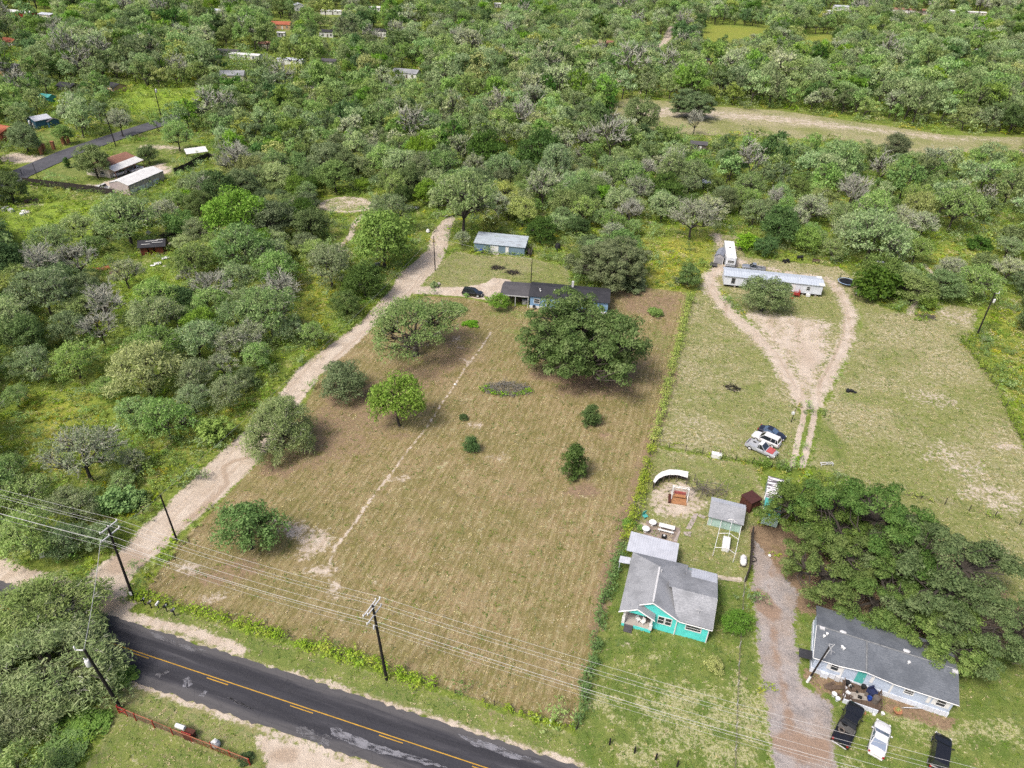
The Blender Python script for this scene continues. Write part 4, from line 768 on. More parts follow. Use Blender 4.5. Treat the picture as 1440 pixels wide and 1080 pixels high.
# ---- blue metal barn
O = at(667, 353); h = empty('barn', O, rad(-8), 'slate blue metal barn with rust streaked pale roof', 'barn')
m_ = MB(); m_.prism([(0,0,-.1),(0,6.3,-.1),(0,6.3,2.75),(0,0,2.3)], (13.3,0,0)); m_.build('wall', K['barnblue'], h); m_ = MB(); m_.prism([(-.2,-.25,2.32),(13.5,-.25,2.32),(13.5,6.5,2.80),(-.2,6.5,2.80)], (0,0,.08)); m_.build('roof', K['barnroof'], h)
door(h, 4.3,6.4,.05,2.0,0,'white',name='garage_door'); door(h, 8.3,9.1,.05,2.0,0); m_ = MB(); m_.box(3.9,6.7,-1.0,-.02,-.02,.08); m_.build('apron', K['concrete'], h)
t = thing_at(h.matrix_basis, 2.0,-.6,0, 'barrel', 'blue plastic barrel against the barn wall', 'barrel'); m_ = MB(); m_.lathe([(.3,0),(.38,.25),(.38,.8),(.3,1.05),(.1,1.07)], n=14); m_.build('drum', K['blueplastic'], t, True)
t = thing_at(h.matrix_basis, 2.9,-.6,0, 'scrap_heap', 'low heap of boxes between barrel and barn door', 'heap'); m_ = MB(); [m_.obox((random.uniform(-.5,.6),random.uniform(-.2,.2),.15), .5,.4,.4, rz=random.random()*3) for k in range(4)]; m_.build('heap', K['plank'], t)
t = thing_at(h.matrix_basis, 14.4,1.0,0, 'wood_stack', 'dark stacked lumber at the end of the blue barn', 'wood stack'); m_ = MB(); [m_.obox((random.uniform(-.5,.7),random.uniform(-1,1.2),.15+.16*k), .25,3.4,.14, rz=random.uniform(-.15,.15)) for k in range(8)]; m_.build('lumber', K['postwood'], t)
t = empty('water_tank', at(784,352), 0, 'black cylindrical tank in the bright weeds right of the barn', 'tank'); m_ = MB(); m_.lathe([(.7,0),(.75,.3),(.75,1.5),(.55,1.85),(.2,1.95)], n=16); m_.build('tank', K['black'], t, True)
# ---- dark roofed long house with carport behind the oak
O = at(744, 416.5, 3.0); O.z = 0; h = empty('house', O, rad(-6), 'long sky blue house with charcoal roof and open carport, half hidden by the huge oak', 'house')
m_ = gable_walls(.25,17.8,.3,7.0,2.95,3.85,'x',.55); m_.build('wall', K['bluesiding'], h); m_ = MB(); m_.box(.2,17.85,.24,7.06,-.1,.57); m_.build('skirting', K['white'], h); r = gable_roof(0,18,.1,7.2,2.98,3.85,'x',.15,.12); ro = r.build('roof', K['charcoal'], h)
m_ = MB(); m_.slab([(-6.6,.1,2.78),(.0,.1,2.86),(.0,3.7,3.6),(-6.6,3.7,3.5)], .1); m_.slab([(-6.6,3.7,3.5),(0,3.7,3.6),(0,6.6,3.1),(-6.4,6.6,3.0)], .1); m_.build('carport_roof', K['charcoal2'], h); m_ = MB(); m_.box(-6.6,0,.02,.1,2.62,2.80); m_.build('carport_beam', K['galv'], h)
for (x, y) in ((-6.4,.2),(-3.1,.2),(-.2,.2),(-6.3,6.4),(-3.1,6.4)): m_ = MB(); m_.box(x-.07,x+.07,y-.07,y+.07,0,2.75); m_.build('carport_post', K['galv'], h)
m_ = MB(); m_.box(-6.2,-.3,6.3,6.42,0,2.2); m_.build('carport_wall', K['dark'], h)
m_ = MB(); m_.box(9.2,9.7,5.3,5.8,3.3,4.9); m_.build('chimney', K['galv'], ro); 
for (x, y) in ((2.2,2.3),(2.4,1.8),(5.6,2.4),(6.3,2.2),(6.5,1.8)): m_ = MB(); m_.lathe([(.1,0),(.1,.3),(.18,.33),(.02,.42)], (x,y,3.0+y*.26), 8); m_.build('roof_vent', K['white'], ro)
door(h, 3.9,4.7,.6,2.6,.3); window(h, 1.2,2.4,1.3,2.3,.3); window(h, 8,9,1.3,2.3,.3); m_ = MB(); m_.slab([(2.9,-1.1,.5),(5.2,-1.1,.5),(5.2,.2,.5),(2.9,.2,.5)], .5); m_.build('step', K['concrete'], h)
for k, (x, y, s) in enumerate([(-1.2,2,1.0),(-2.4,3.0,.8),(-.8,3.6,.7),(-4.6,4.4,.8)]): t = thing_at(h.matrix_basis, x, y, 0, 'storage_crate', 'dark storage box stacked under the carport of the blue house', 'crate', random.random(), 'boxes under the carport'); m_ = MB(); m_.box(-s/2,s/2,-s/2,s/2,0,s*.8); m_.box(-s*.53,s*.53,-s*.53,s*.53,s*.8,s*.88); m_.build('crate', K[random.choice(['plank','deckwood','galv'])], t)
t = thing_at(h.matrix_basis, 1.3,-.5,0, 'barbecue_grill', 'black barbecue at the front wall of the blue house', 'grill'); m_ = MB(); m_.lathe([(.3,.6),(.4,.8),(.3,1.05),(.05,1.1)], n=12); [m_.tube([(.25*math.cos(q),.25*math.sin(q),0),(.2*math.cos(q),.2*math.sin(q),.65)], .03, 4) for q in (0,2.1,4.2)]; m_.build('kettle', K['black'], t)
# ---- green shed, rusty bin, striped trailer, canopy frame ... behind the turquoise house
O = at(995, 738); a = rad(-18); h = empty('garden_shed', O, a, 'mint green sheet metal shed with grey shingle roof', 'shed')
m_ = MB(); m_.prism([(0,0,-.05),(0,3.6,-.05),(0,3.6,2.25),(0,2.3,2.75),(0,0,2.1)], (4.6,0,0)); m_.build('wall', K['mintwall'], h); m_ = MB(); m_.prism([(-.25,-.45,2.0),(4.85,-.45,2.0),(4.85,2.3,2.80),(-.25,2.3,2.80)], (0,0,.08)); ro = m_.build('roof', K['greyshingle'], h); m_ = MB(); m_.prism([(-.25,2.3,2.80),(4.85,2.3,2.80),(4.85,3.9,2.15),(-.25,3.9,2.15)], (0,0,.08)); m_.build('back_roof_panel', K['patiometal'], ro); door(h, 1.6,2.6,.05,1.9,0,'mintwall')
[MB().box(x-.04,x+.04,-.06,.04,0,2.1).build('trim', K['white'], h) for x in (-.06,.4)]
p0 = at(1053,722); a = rad(31); h = empty('rusty_bin', p0, a, 'rust brown steel box shed beside the mint shed', 'shed'); m_ = MB(); m_.box(0,2.2,0,2.1,0,2.0); m_.build('wall', K['rust'], h, bevel=.02); m_ = MB(); m_.box(-.07,2.27,-.07,2.17,2.0,2.1); m_.build('lid', mat('rust_lid', (.085,.03,.025), .8, .4, 2), h); m_ = MB(); [m_.box(x-.04,x+.04,-.05,0,0,1.98) for x in (.05,1.1,2.15)]; m_.box(0,2.2,-.05,0,.95,1.03); m_.build('rib', K['rust'], h)
p0, p1 = at(1074,722,2.5), at(1081,669,2.5); d = (p1-p0); a = math.atan2(d.y, d.x)-math.pi/2; h = empty('old_trailer', Vector((p0.x,p0.y,0)), a, 'old turquoise trailer with peeling white striped roof under the oak', 'trailer'); Lt = d.length
m_ = MB(); m_.box(0,2.3,0,Lt,.4,2.4); m_.build('body', K['mintwall'], h, bevel=.06); mt_, nt = nodes('striped_roof'); nb = NB(nt); tcc = nb.n('ShaderNodeTexCoord').outputs['Object']; ns_ = nb.noise(nb.mapping(tcc, (.6,3.2,1)), 1.0, 4, .7, .3); nb.out(nb.mix(nb.ss(ns_, .47, .53), (.62,.60,.60), (.10,.09,.10)), .7); m_ = MB(); m_.box(-.04,2.34,Lt*.42,Lt+.04,2.40,2.46); m_.build('roof', mt_, h); m_ = MB(); m_.box(-.04,2.34,-.04,Lt*.42,2.40,2.455); m_.build('roof_front', K['tealplastic'], h)
for y in (Lt*.35,Lt*.6):
    for x in (.05,2.25): m_ = MB(); m_.lathe([(.2,-.1),(.36,-.1),(.36,.1),(.2,.1)], (x,y,.36), 12, axis='X'); m_.build('wheel', K['black'], h)
window(h, 1,2,1.2,1.9,0,'x'); window(h, 4.5,5.5,1.2,1.9,0,'x')
# curved bench shelter
h = empty('curved_shelter', at(945,672), 0, 'curved white roofed bench shelter at the gravel circle', 'shelter'); HP = h.location
og = [at(*q, 1.5)-HP for q in [(918.5,677),(922,670),(930,663.8),(941,660.6),(953,661),(968,663.7)]]; ig = [at(*q, 1.45)-HP for q in [(921,679.5),(926,673.5),(934,669.5),(942,667.8),(953,668),(967,672)]]
m_ = MB()
for i in range(5): m_.prism([og[i], og[i+1], ig[i+1], ig[i]], (0,0,.07))
m_.build('roof', K['white'], h); m_ = MB(); back = [Vector((q.x,q.y,0)) for q in og]
for i in range(5): a, c = back[i]*.97, back[i+1]*.97; n_ = Vector((c.y-a.y, a.x-c.x, 0)).normalized()*.06; m_.prism([a, c, c+n_, a+n_], (0,0,1.45))
m_.build('back_wall', K['postwood'], h); m_ = MB()
for i in range(5): a = back[i].lerp(Vector((ig[i].x,ig[i].y,0)), .45); c = back[i+1].lerp(Vector((ig[i+1].x,ig[i+1].y,0)), .45); b0 = back[i]*.93; b1 = back[i+1]*.93; m_.prism([b0+Vector((0,0,.42)), b1+Vector((0,0,.42)), c+Vector((0,0,.42)), a+Vector((0,0,.42))], (0,0,.06))
m_.build('seat', K['plank'], h)
for q in ig: m_ = MB(); m_.box(q.x-.05,q.x+.05,q.y-.02,q.y+.08,0,1.45); m_.build('post', K['plank'], h)
# porch swing
p0, p1 = at(944,703), at(966,706.5); a = math.atan2(p1.y-p0.y, p1.x-p0.x); h = empty('garden_swing', p0, a, 'white framed swing bench with red cushions on the gravel circle', 'swing'); W = (p1-p0).length
m_ = MB()
for x in (0, W):
    for y0_, y1_ in ((0,.35),(1.5,1.15)): m_.tube([(x,y0_,0),(x,y1_,2.0)], .06, 4)
    m_.tube([(x,.35,2.0),(x,1.15,2.0)], .06, 4); m_.tube([(x,.1,.5),(x,1.4,.5)], .04, 4)
m_.tube([(-.1,.75,2.05),(W+.1,.75,2.05)], .07, 4); m_.tube([(-.1,1.15,2.0),(W+.1,1.15,2.0)], .05, 4); m_.build('frame', K['white'], h)
m_ = MB(); m_.box(.25,W-.25,.35,.95,.48,.56); m_.build('seat', K['orangewood'], h); m_ = MB(); m_.obox((W/2,1.0,.85), W-.5,.16,.65, rx=.2); m_.build('cushion', K['redcloth'], h, bevel=.05); m_ = MB(); [m_.tube([(x,.75,2.0),(x,.7,.56)], .015, 4) for x in (.3,W-.3)]; m_.build('chain', K['galv'], h)
h = empty('deck_platform', at(954,708), a, 'low plank platform under the white swing', 'platform'); m_ = MB(); [m_.box(-W/2,W/2,-.3+.22*k,-.1+.22*k,.06,.14) for k in range(9)]; m_.build('platform', K['orangewood'], h)
h = empty('plank_bench', at(941,703), rad(80), 'dark purple brown bench left of the swing', 'bench'); m_ = MB(); m_.box(-.9,.9,-.2,.2,.4,.47); m_.build('seat', K['rust'], h); [MB().box(x-.05,x+.05,-.18,.18,0,.4).build('leg', K['rust'], h) for x in (-.7,.7)]
# canopy frame with long white box
P_ = lambda x, y, z: at(x, y, z)
fl, fr_ = at(1002,782), at(1030.5,791); u_ = (fr_-fl).normalized(); v_ = Vector((-u_.y,u_.x,0)); Wc = (fr_-fl).length; Lf = 6.0
h = empty('canopy_frame', fl, math.atan2(u_.y,u_.x), 'bare white tubular canopy frame in front of the mint shed', 'canopy frame'); m_ = MB()
for y in (0, Lf*.5, Lf):
    m_.tube([(0,y,1.75),(Wc/2,y,2.4),(Wc,y,1.75)], .045, 5)
    for x in (0, Wc): 
        if y != Lf*.5: m_.tube([(x,y,0),(x,y,1.75)], .045, 5)
for x, z in ((0,1.75),(Wc/2,2.4),(Wc,1.75)): m_.tube([(x,0,z),(x,Lf,z)], .045, 5)
m_.build('frame', K['white'], h)
h = empty('freezer_chest', at(1020,772), math.atan2(u_.y,u_.x)+rad(4), 'long white chest standing under the canopy frame', 'chest'); m_ = MB(); m_.box(-.55,.45,-.6,1.7,0,.8); m_.build('body', K['white'], h, bevel=.04); m_ = MB(); m_.box(-.57,.47,-.62,1.72,.8,.88); m_.build('lid', K['white'], h, bevel=.03)
# picnic set
pc = at(937,745); a = rad(-17)
h = empty('picnic_table', pc, a, 'long white picnic table behind the patio roof', 'table'); m_ = MB(); m_.box(-1.15,1.15,-.4,.4,.7,.76); m_.build('tabletop', K['white'], h, bevel=.02); [MB().tube([(x,-.4,0),(x,.0,.7)], .05, 4).tube([(x,.4,0),(x,.0,.7)], .05, 4).build('leg', K['white'], h) for x in (-.85,.85)]
h = empty('picnic_bench', at(935.5,749.5), a, 'narrow white bench in front of the picnic table', 'bench'); m_ = MB(); m_.box(-1.15,1.15,-.14,.14,.4,.45); m_.build('seat', K['white'], h); [MB().box(x-.04,x+.04,-.12,.12,0,.4).build('leg', K['white'], h) for x in (-.9,.9)]
for (x, y, lb) in ((917,739,'round white table at the end of the picnic bench'),(907.5,748,'round white table nearest the patio roof')):
    h = empty('round_table', at(x,y), 0, lb, 'table'); m_ = MB(); m_.lathe([(.02,.7),(.55,.7),(.57,.73),(.55,.76),(.02,.77)], n=20); m_.build('tabletop', K['white'], h, True); m_ = MB(); m_.lathe([(.3,0),(.08,.1),(.07,.7)], n=10); m_.build('leg', K['white'], h)
h = empty('fire_box', at(933.5,756), a, 'small black fire box beside the picnic bench', 'grill'); m_ = MB(); m_.box(-.35,.35,-.3,.3,0,.4); m_.build('box', K['black'], h); m_ = MB(); m_.lathe([(.16,.4),(.18,.5),(.1,.52)], n=10); m_.build('pan', K['galv'], h)
h = empty('garden_chair', at(907,728), .5, 'teal plastic chair near the plank fence corner', 'chair'); m_ = MB(); m_.box(-.35,.35,-.3,.3,.35,.42); m_.build('seat', K['tealplastic'], h); m_ = MB(); m_.obox((0,.32,.75), .7,.06,.8, rx=.2); m_.build('backrest', K['tealplastic'], h); [MB().box(x-.03,x+.03,y-.03,y+.03,0,.35).build('leg', K['tealplastic'], h) for x in (-.3,.3) for y in (-.25,.25)]
h = empty('board_stack', at(898,722), rad(78), 'pale boards leaning in the fence corner by the teal chair', 'boards'); m_ = MB(); [m_.obox((.2*k-.3,.25*k,.5+.1*k), 2.2,.18,.05, rz=.05*k, ry=-.25) for k in range(4)]; m_.build('board', K['plank'], h)
h = empty('propane_tank', at(1044,793), rad(74), 'white propane tank beside the plank fence', 'tank'); m_ = MB(); m_.lathe([(.02,-.95),(.28,-.85),(.45,-.55),(.45,.55),(.28,.85),(.02,.95)], (0,0,.75), 18, axis='X'); m_.build('tank', K['white'], h, True); m_ = MB(); [m_.box(x-.06,x+.06,-.35,.35,0,.4) for x in (-.5,.5)]; m_.build('stand', K['plank'], h); m_ = MB(); m_.lathe([(.16,1.15),(.16,1.32),(.05,1.36)], n=12); m_.build('valve_dome', K['galv'], h)
h = empty('white_bench_box', at(1007,643), a, 'white box standing at the rear fence post', 'box'); m_ = MB(); m_.box(-.8,.8,-.4,.4,0,.75); m_.build('body', K['white'], h, bevel=.03); m_ = MB(); m_.box(-.84,.84,-.44,.44,.75,.82); m_.build('lid', K['white'], h)
def sheet(name, pts, z, m_, kind='structure'):
    b_ = MB(); v = [at(*q)+Vector((0,0,z)) for q in pts]; b_.add(v, [tuple(range(len(v)))])
    if b_.mesh('x', m_).polygons[0].normal.z < 0: b_.f[0] = tuple(reversed(b_.f[0]))
    return tag(b_.build(name, m_), kind=kind)
pv = mat('paving', (.47,.40,.36), .9, .35, 1.2); sheet('garden_path', [(976,722),(982,722.5),(978,732),(971,745),(964,744)], .06, pv); sheet('garden_path', [(984,723),(993,727),(990,730),(981,726)], .06, pv); sheet('garden_path', [(955,746),(957,747),(952,762),(947,761)], .06, pv); sheet('patio', [(909,732),(956,743),(952,764),(905,752)], .045, mat('patio_concrete', (.34,.27,.22), .9, .4, 1)); sheet('garden_path', [(1010,812.5),(1040,816),(1040,819),(1009,815)], .06, mat('path_concrete', (.50,.43,.33), .9, .3, 1)); sheet('garden_path', [(961,748),(972,748),(971,755),(962,753)], .061, pv)
# ---- collapsed red shack and rusty sheets in the left scrub
O = at(199,360); a = rad(20); h = empty('ruined_shack', O, a, 'collapsing shack with broken black roof and red brick red front', 'shack'); m_ = MB()
m_.box(0,.12,0,4.2,0,2.3); m_.box(.0,6.2,4.1,4.2,0,2.3); m_.obox((3.1,2,.05), 6.2,4.2,.1); m_.build('wall', mat('tan_board', (.38,.30,.20), .9, .4, 1), h); m_ = MB(); m_.obox((.9,.0,1.1), 1.5,.1,2.2); m_.obox((2.5,.25,1.1), 1.1,.1,2.2, rz=.15); m_.obox((4.3,.1,1.0), 1.8,.1,2.0, rz=-.08); m_.obox((5.8,.9,.9), 1.2,.1,1.8, rz=.9); m_.build('front', mat('red_board', (.22,.055,.025), .9, .5, 1.5, col2=(.08,.03,.02)), h)
m_ = MB(); m_.prism([(-.4,-.4,2.25),(6.0,-.4,2.05),(6.1,2.2,3.1),(-.4,2.2,3.15)], (0,0,.06)); m_.prism([(-.4,2.2,3.15),(6.1,2.2,3.1),(6.2,4.6,2.2),(-.4,4.6,2.3)], (0,0,.06)); ro = m_.build('roof', K['charcoal'], h); m_ = MB(); [m_.obox((x,y,z), l,.12,.05, ry=.02, rx=.38) for x, y, z, l in ((1.5,.6,2.75,2.0),(4.2,.9,2.85,2.4),(2.9,1.6,3.05,2.8),(4.8,1.9,3.15,1.5))]; m_.build('roof_batten', K['whiteroof'], ro)
for k, (x, y, sx, sy, rz, lb, mm) in enumerate([(222,372,1.6,1.0,.4,'white fallen panel in front of the red shack','white'),(233,364,1.9,.9,.7,'white sheet leaning at the shack corner','white'),(215,375,1.0,.5,.2,'white scrap on the grass before the shack','white'),(231,376,.8,.6,.5,'small pale block right of the shack scrap','cream'),(241,344,2.4,1.1,.55,'pale board lying behind the red shack','cream'),(147,379,2.4,1.6,.7,'red brown tin sheet lying in the weeds','redroof'),(165,384,3.2,1.4,.75,'brown corrugated sheet in the scrub','brownroof'),(156,381,1.2,1.5,.9,'dark tin scrap between the fallen sheets','rust'),(135,379,1.6,.8,.2,'small rusty scrap at the end of the fallen sheets','redroof')]):
    t = empty('fallen_sheet', at(x,y), rz, lb, 'sheet'); m_ = MB(); n_ = 8; [m_.obox((-sx/2+sx*(i+.5)/n_,0,.32+.03*(i%2)), sx/n_*1.02,sy,.03, rx=.18, ry=.25*(i%2-.5)) for i in range(n_)]; m_.build('sheet', K[mm], t)
t = empty('wood_stack', at(240,333), rad(25), 'long dark lumber stack behind the red shack', 'wood stack'); m_ = MB(); [m_.obox((random.uniform(-.6,.6),random.uniform(-.5,.5),.15+.14*k), 4.6,.24,.13, rz=random.uniform(-.1,.1)) for k in range(9)]; m_.build('lumber', K['postwood'], t)
t = empty('wood_stack', at(290,330.5), rad(-4), 'low dark log pile on the sandy track', 'wood stack'); m_ = MB(); [m_.tube([(-2+random.uniform(-.5,.5),random.uniform(-.5,.5),.15+.1*k),(2+random.uniform(-.5,.5),random.uniform(-.5,.5),.15+.1*k)], .12, 5) for k in range(7)]; m_.build('log', K['postwood'], t)
t = empty('road_sign', at(212,339), .3, 'diamond shaped pale sign behind the red shack', 'sign'); m_ = MB(); m_.tube([(0,0,0),(0,0,2.4)], .05, 5); m_.build('post', K['postwood'], t); m_ = MB(); m_.obox((0,-.06,2.4), 1.0,.04,1.0, ry=math.pi/4); m_.build('panel', mat('faded_sign', (.40,.42,.36), .7, .3, 2), t)
# ---- white garage and brown roofed house
O = at(153,257,3); O.z = 0; a = rad(-15.3); h = empty('garage', O, a, 'white roofed pinkish metal garage by the dark board fence', 'garage'); gable_walls(0,6.9,0,15.2,3.0,3.95,'y').build('wall', K['pinkwall'], h); gable_roof(0,6.9,0,15.2,3.02,3.97,'y',.12,.08).build('roof', K['whiteroof'], h); m_ = MB(); m_.box(6.86,6.98,-.06,.06,0,3); m_.box(6.92,6.99,0,15.2,2.86,2.98); m_.build('trim', K['rust'], h); door(h, 1.2,4.4,.05,2.6,0,'pinkwall',name='garage_door'); m_ = MB(); [m_.box(6.9,6.99,y,y+2.6,.05,1.5) for y in (.4,3.6,6.8,10)]; m_.build('side_panel', K['whiteblue'], h)
FR = at(161,241.5,2.6); uu = Vector((math.cos(a), math.sin(a), 0)); O = FR-uu*12.2; O.z = 0; h = empty('house', O, a, 'brown roofed house with a white edged carport in the far left clearing', 'house'); gable_walls(.4,9.4,.6,12.4,2.6,4.4,'y',rid=.62).build('wall', K['cream'], h); r = MB(); r.prism([(0,0,2.6),(6.0,0,4.6),(6.0,13,4.6),(0,13,2.6)], (0,0,.1)); r.prism([(6.0,0,4.6),(9.4,0,3.5),(9.4,13,3.5),(6.0,13,4.6)], (0,0,.1)); ro = r.build('roof', K['brownroof'], h); r = MB(); r.prism([(9.4,0,3.5),(12.3,0,2.62),(12.3,13,2.62),(9.4,13,3.5)], (0,0,.1)); r.build('carport_roof', K['whiteroof'], h); r = MB(); r.box(12.22,12.36,-.05,13.05,2.5,2.66); r.build('fascia', K['brownroof'], h); window(h, 3,4.4,1,2,.6); window(h, 6.2,7.4,1,2,.6)
for y in (.3,4.4,8.6,12.7): m_ = MB(); m_.box(12.0,12.12,y-.06,y+.06,0,2.6); m_.build('carport_post', K['brownroof'], h)
# ---- far houses (centre pixel, size m, angle, wall, roof, ridge, label)
FARH = [(30,19,20,8,3,-16,'redpaint','whiteroof','long red walled building with white roof at the far left edge'),(68,22,10,7,2.6,-16,'cream','patiometal','grey roofed hut next to the far red walled building'),(15,60,9,8,2.8,-10,'white','redroof','white house with red tile roof at the left photo edge'),(8,98,20,12,2.8,-16,'peach','charcoal2','large yellow walled house with blue grey roof at the left photo edge'),(97,123,8,6,2.4,-16,'plank','charcoal','dark roofed shed in the trees above the teal shelter'),(162,123,8,6,2.4,-30,'peach','charcoal','dark roofed orange hut at the head of the village lawn'),(56,171,5.6,6,3.0,-32,'bluewall','patiometal','small deep blue house with white window'),(72,172,4,4,2.2,-32,'bluewall','charcoal2','low dark annex beside the deep blue house'),
 (328,107,11,8,2.8,10,'cream','greyshingle','pale house with light grey roof in the far left trees'),(322,74,12,4,2.6,-5,'white','charcoal2','white trailer with dark roof behind the long white roof'),(346,79,17,5,2.6,-8,'white','whiteroof','long white roofed trailer in the far trees'),(300,16,12,7,2.8,10,'white','patiometal','white farmhouse near the top edge left'),(396,36,13,8,3,5,'peach','redroof','peach house with orange tile roof'),(396,48,5,3,2.6,0,'white','whiteroof','white van body shed below the orange roofed house'),(460,47,9,6,3.2,0,'white','charcoal','black trimmed white house with twin panels'),(536,46,8,6,3.4,-4,'white','charcoal','white cottage with dark blue roof in the far woods'),
 (410,86,14,5,2.8,-10,'white','patiometal','white trailer home with grey roof in the far trees'),(464,88,8,5,2.6,-8,'cream','charcoal2','dark roofed hut right of the grey roofed trailer'),(572,104,13,7,2.8,-12,'white','greyshingle','grey roofed white house deep in the middle woods'),(420,10,7,7,4,25,'white','patiometal','tall white gabled house at the top edge'),(466,17,16,5,2.6,5,'white','whiteroof','long white building at the top edge'),(527,12,9,6,2.6,5,'white','whiteroof','white hut at the top edge right of the long white building'),(700,7,6,5,3,0,'white','whiteroof','small white building at the top edge of the middle woods'),(994,87,5,5,3.2,0,'peach','charcoal','yellow cabin with dark blue roof in the far right woods'),
 (851,62,11,7,2.6,-15,'plank','brownroof','brown roofed barn hidden in the far woods'),(982,205,6,4,2.4,-10,'plank','charcoal2','weathered grey brown shed below the pale meadow'),(1164,17,8,5,2.8,0,'bluewall','whiteroof','blue fronted shed at the top edge right'),(1183,11,14,9,3.4,-4,'white','patiometal','pale house with white roof beside the blue fronted shed'),(1268,15,24,7,3,-4,'white','brownroof','long white ranch house with brown roof at the top edge'),(1300,16,7,6,2.8,0,'plank','brownroof','small brown hut beside the long ranch house'),(1338,17,9,7,3,-20,'white','whiteroof','white barn among trees at the top edge right'),(1372,19,18,6,3,-3,'cream','whiteroof','long cream building near the top right corner'),(1373,72,3,3,3,0,'white','whiteroof','tiny white pump house in the right woods'),(373,63,7,5,2.4,-5,'cream','brownroof','small brown roofed hut below the orange roofed house'),(2,186,10,8,2.8,-20,'redroof','redroof','red brick house at the left photo edge by the driveway'),(67,138,5,4,2.2,-16,'tealplastic','tealplastic','teal roofed shelter in the left trees'),(994,259,3,3,2.2,-10,'plank','swroof','small blue roofed hut in the right woods')]
HOUSEBOX = []
for (px, py, w, d, hh, an, wl, rf, lb) in FARH:
    c = at(px, py, hh*.6); c.z = 0; a = rad(an); o = c-Vector((math.cos(a)*w/2-math.sin(a)*d/2, math.sin(a)*w/2+math.cos(a)*d/2, 0)); s = pix(c.x, c.y, 1)[2]
    HOUSEBOX.append((px, py, w*s*.45, max(3.0, (hh*.9)*s*.9)))
    t = empty('house' if w > 6 else 'shed', o, a, lb, 'house' if w > 6 else 'shed'); al = 'y' if lb.startswith(('small deep','tall')) else 'x'; zr = hh+(.22 if al == 'x' else .4)*(d if al == 'x' else w)*(.45 if rf in ('whiteroof','patiometal') else .8)
    gable_walls(0,w,0,d,hh,zr,al).build('wall', K[wl], t); gable_roof(0,w,0,d,hh,zr+.03,al,.3,.12).build('roof', K[rf], t)
    if w > 4: window(t, w*.2,w*.2+1.1,.9,2.0,0); door(t, w*.55,w*.55+.9,.05,2.0,0,'plank' if wl == 'white' else 'white')
    if w > 7: window(t, w*.78,w*.78+1.1,.9,2.0,0)
# ------------------------------------------------------------------ trees and shrubs one can tell apart
T = tree
# round the mown field and the yards
T('bigoak', 822, 468, 216, 'huge dark live oak in the mown field, hiding the long dark-roofed house', 'live_oak', sz=1.08, seed=1)
T('bigoak', 858, 364, 134, 'big rounded live oak behind the house at the edge of the yellow weeds', 'live_oak', seed=1)
T('sparse', 582, 462, 152, 'wide open mesquite with dark limbs leaning over the dirt road by the field', 'mesquite_tree', seed=1)
T('green', 560, 562, 84, 'fresh green single tree in the brown field below the open mesquite', 'field_tree', sz=1.25, seed=1)
T('oak', 482, 535, 82, 'low rounded green tree at the field edge beside the dirt road', 'field_tree', sz=.8)
T('weep', 392, 596, 112, 'pale grey green tree overhanging the sandy dirt road at the field corner', 'mesquite_tree', seed=2, sz=1.1)
T('green', 346, 742, 102, 'bright green tree in the field corner beside the roadside power poles', 'field_tree', sz=.95, seed=2)
T('green', 701, 424, 33, 'small round green tree in front of the carport', 'yard_tree', seed=3)
T('oak', 1077, 412, 74, 'round green tree standing in front of the long white mobile home', 'yard_tree', sz=.9, seed=2)
T('juniper', 809, 647, 47, 'largest of the dark upright junipers in the mown field', 'juniper', seed=1, sz=.95)
T('juniper', 831, 583, 34, 'dark juniper nearest the big live oak in the mown field', 'juniper', seed=2, sz=.75)
T('juniper', 662, 624, 28, 'smallest dark juniper, by the bare sandy patch in the field', 'juniper', seed=3, sz=.75)
T('bush_deep', 652, 586, 15, 'tiny blackish bush on the bare sandy patch of the field')
T('bush_bright', 922, 438, 25, 'bright green low bush in the field right of the huge oak', sz=.8)
T('bush_oak', 892, 398, 48, 'low dark thicket at the foot of the rear live oak', sz=.7)
T('green', 1037, 874, 50, 'bright leafy round shrub at the chain link fence beside the turquoise house', 'shrub', 'shrub', sz=.78)
T('bush_yellow', 1005, 934, 30, 'small yellow green shrub on the front lawn of the turquoise house', sz=1.1)
T('bush_bright', 640, 432, 34, 'bright weedy clump left of the small round yard tree', sz=.45)
T('bush_bright', 662, 455, 26, 'low green weed clump above the brown part of the field', sz=.35)
T('bush_mesq', 611, 400, 16, 'stumpy bush at the driveway fork', sz=.9); T('bush_mesq', 656, 414, 12, 'small spiky stump bush under the black car', sz=.9)
T('half', 650, 336, 28, 'bundle of dead grey stems left of the blue metal barn', 'dead_shrub', 'shrub')
T('bush_bright', 884, 735, 22, 'green bush in the fence line beside the patio roof'); T('bush_bright', 902, 742, 14, 'small green bush behind the round white tables')
# oaks by the grey mobile home
for a in [('crownoak', 1150, 728, 160, 'dark live oak spreading over the turquoise trailer', .85, 1), ('crownoak', 1222, 738, 200, 'live oak touching the rear fence, middle of the clump behind the grey mobile home', .95, 2), ('crownoak', 1312, 806, 225, 'tallest live oak, leaning over the back of the grey mobile home', .9, 3), ('crownoak', 1385, 880, 190, 'live oak at the end of the clump past the grey mobile home', .85, 1), ('crownoak', 1165, 795, 158, 'live oak overhanging the gravel drive', .9, 3)]:
    T(a[0], a[1], a[2], a[3], a[4], 'live_oak', sz=a[5], seed=a[6])
T('crownoak', 1238, 836, 152, 'live oak behind the middle of the grey mobile home roof', 'live_oak', sz=.85, seed=2); T('crownoak', 1322, 890, 156, 'live oak leaning on the right end of the grey mobile home roof', 'live_oak', sz=.9, seed=1)
T('green', 1330, 846, 92, 'fresh green tree in front of the oaks at the mobile home roof', 'yard_tree', seed=2)
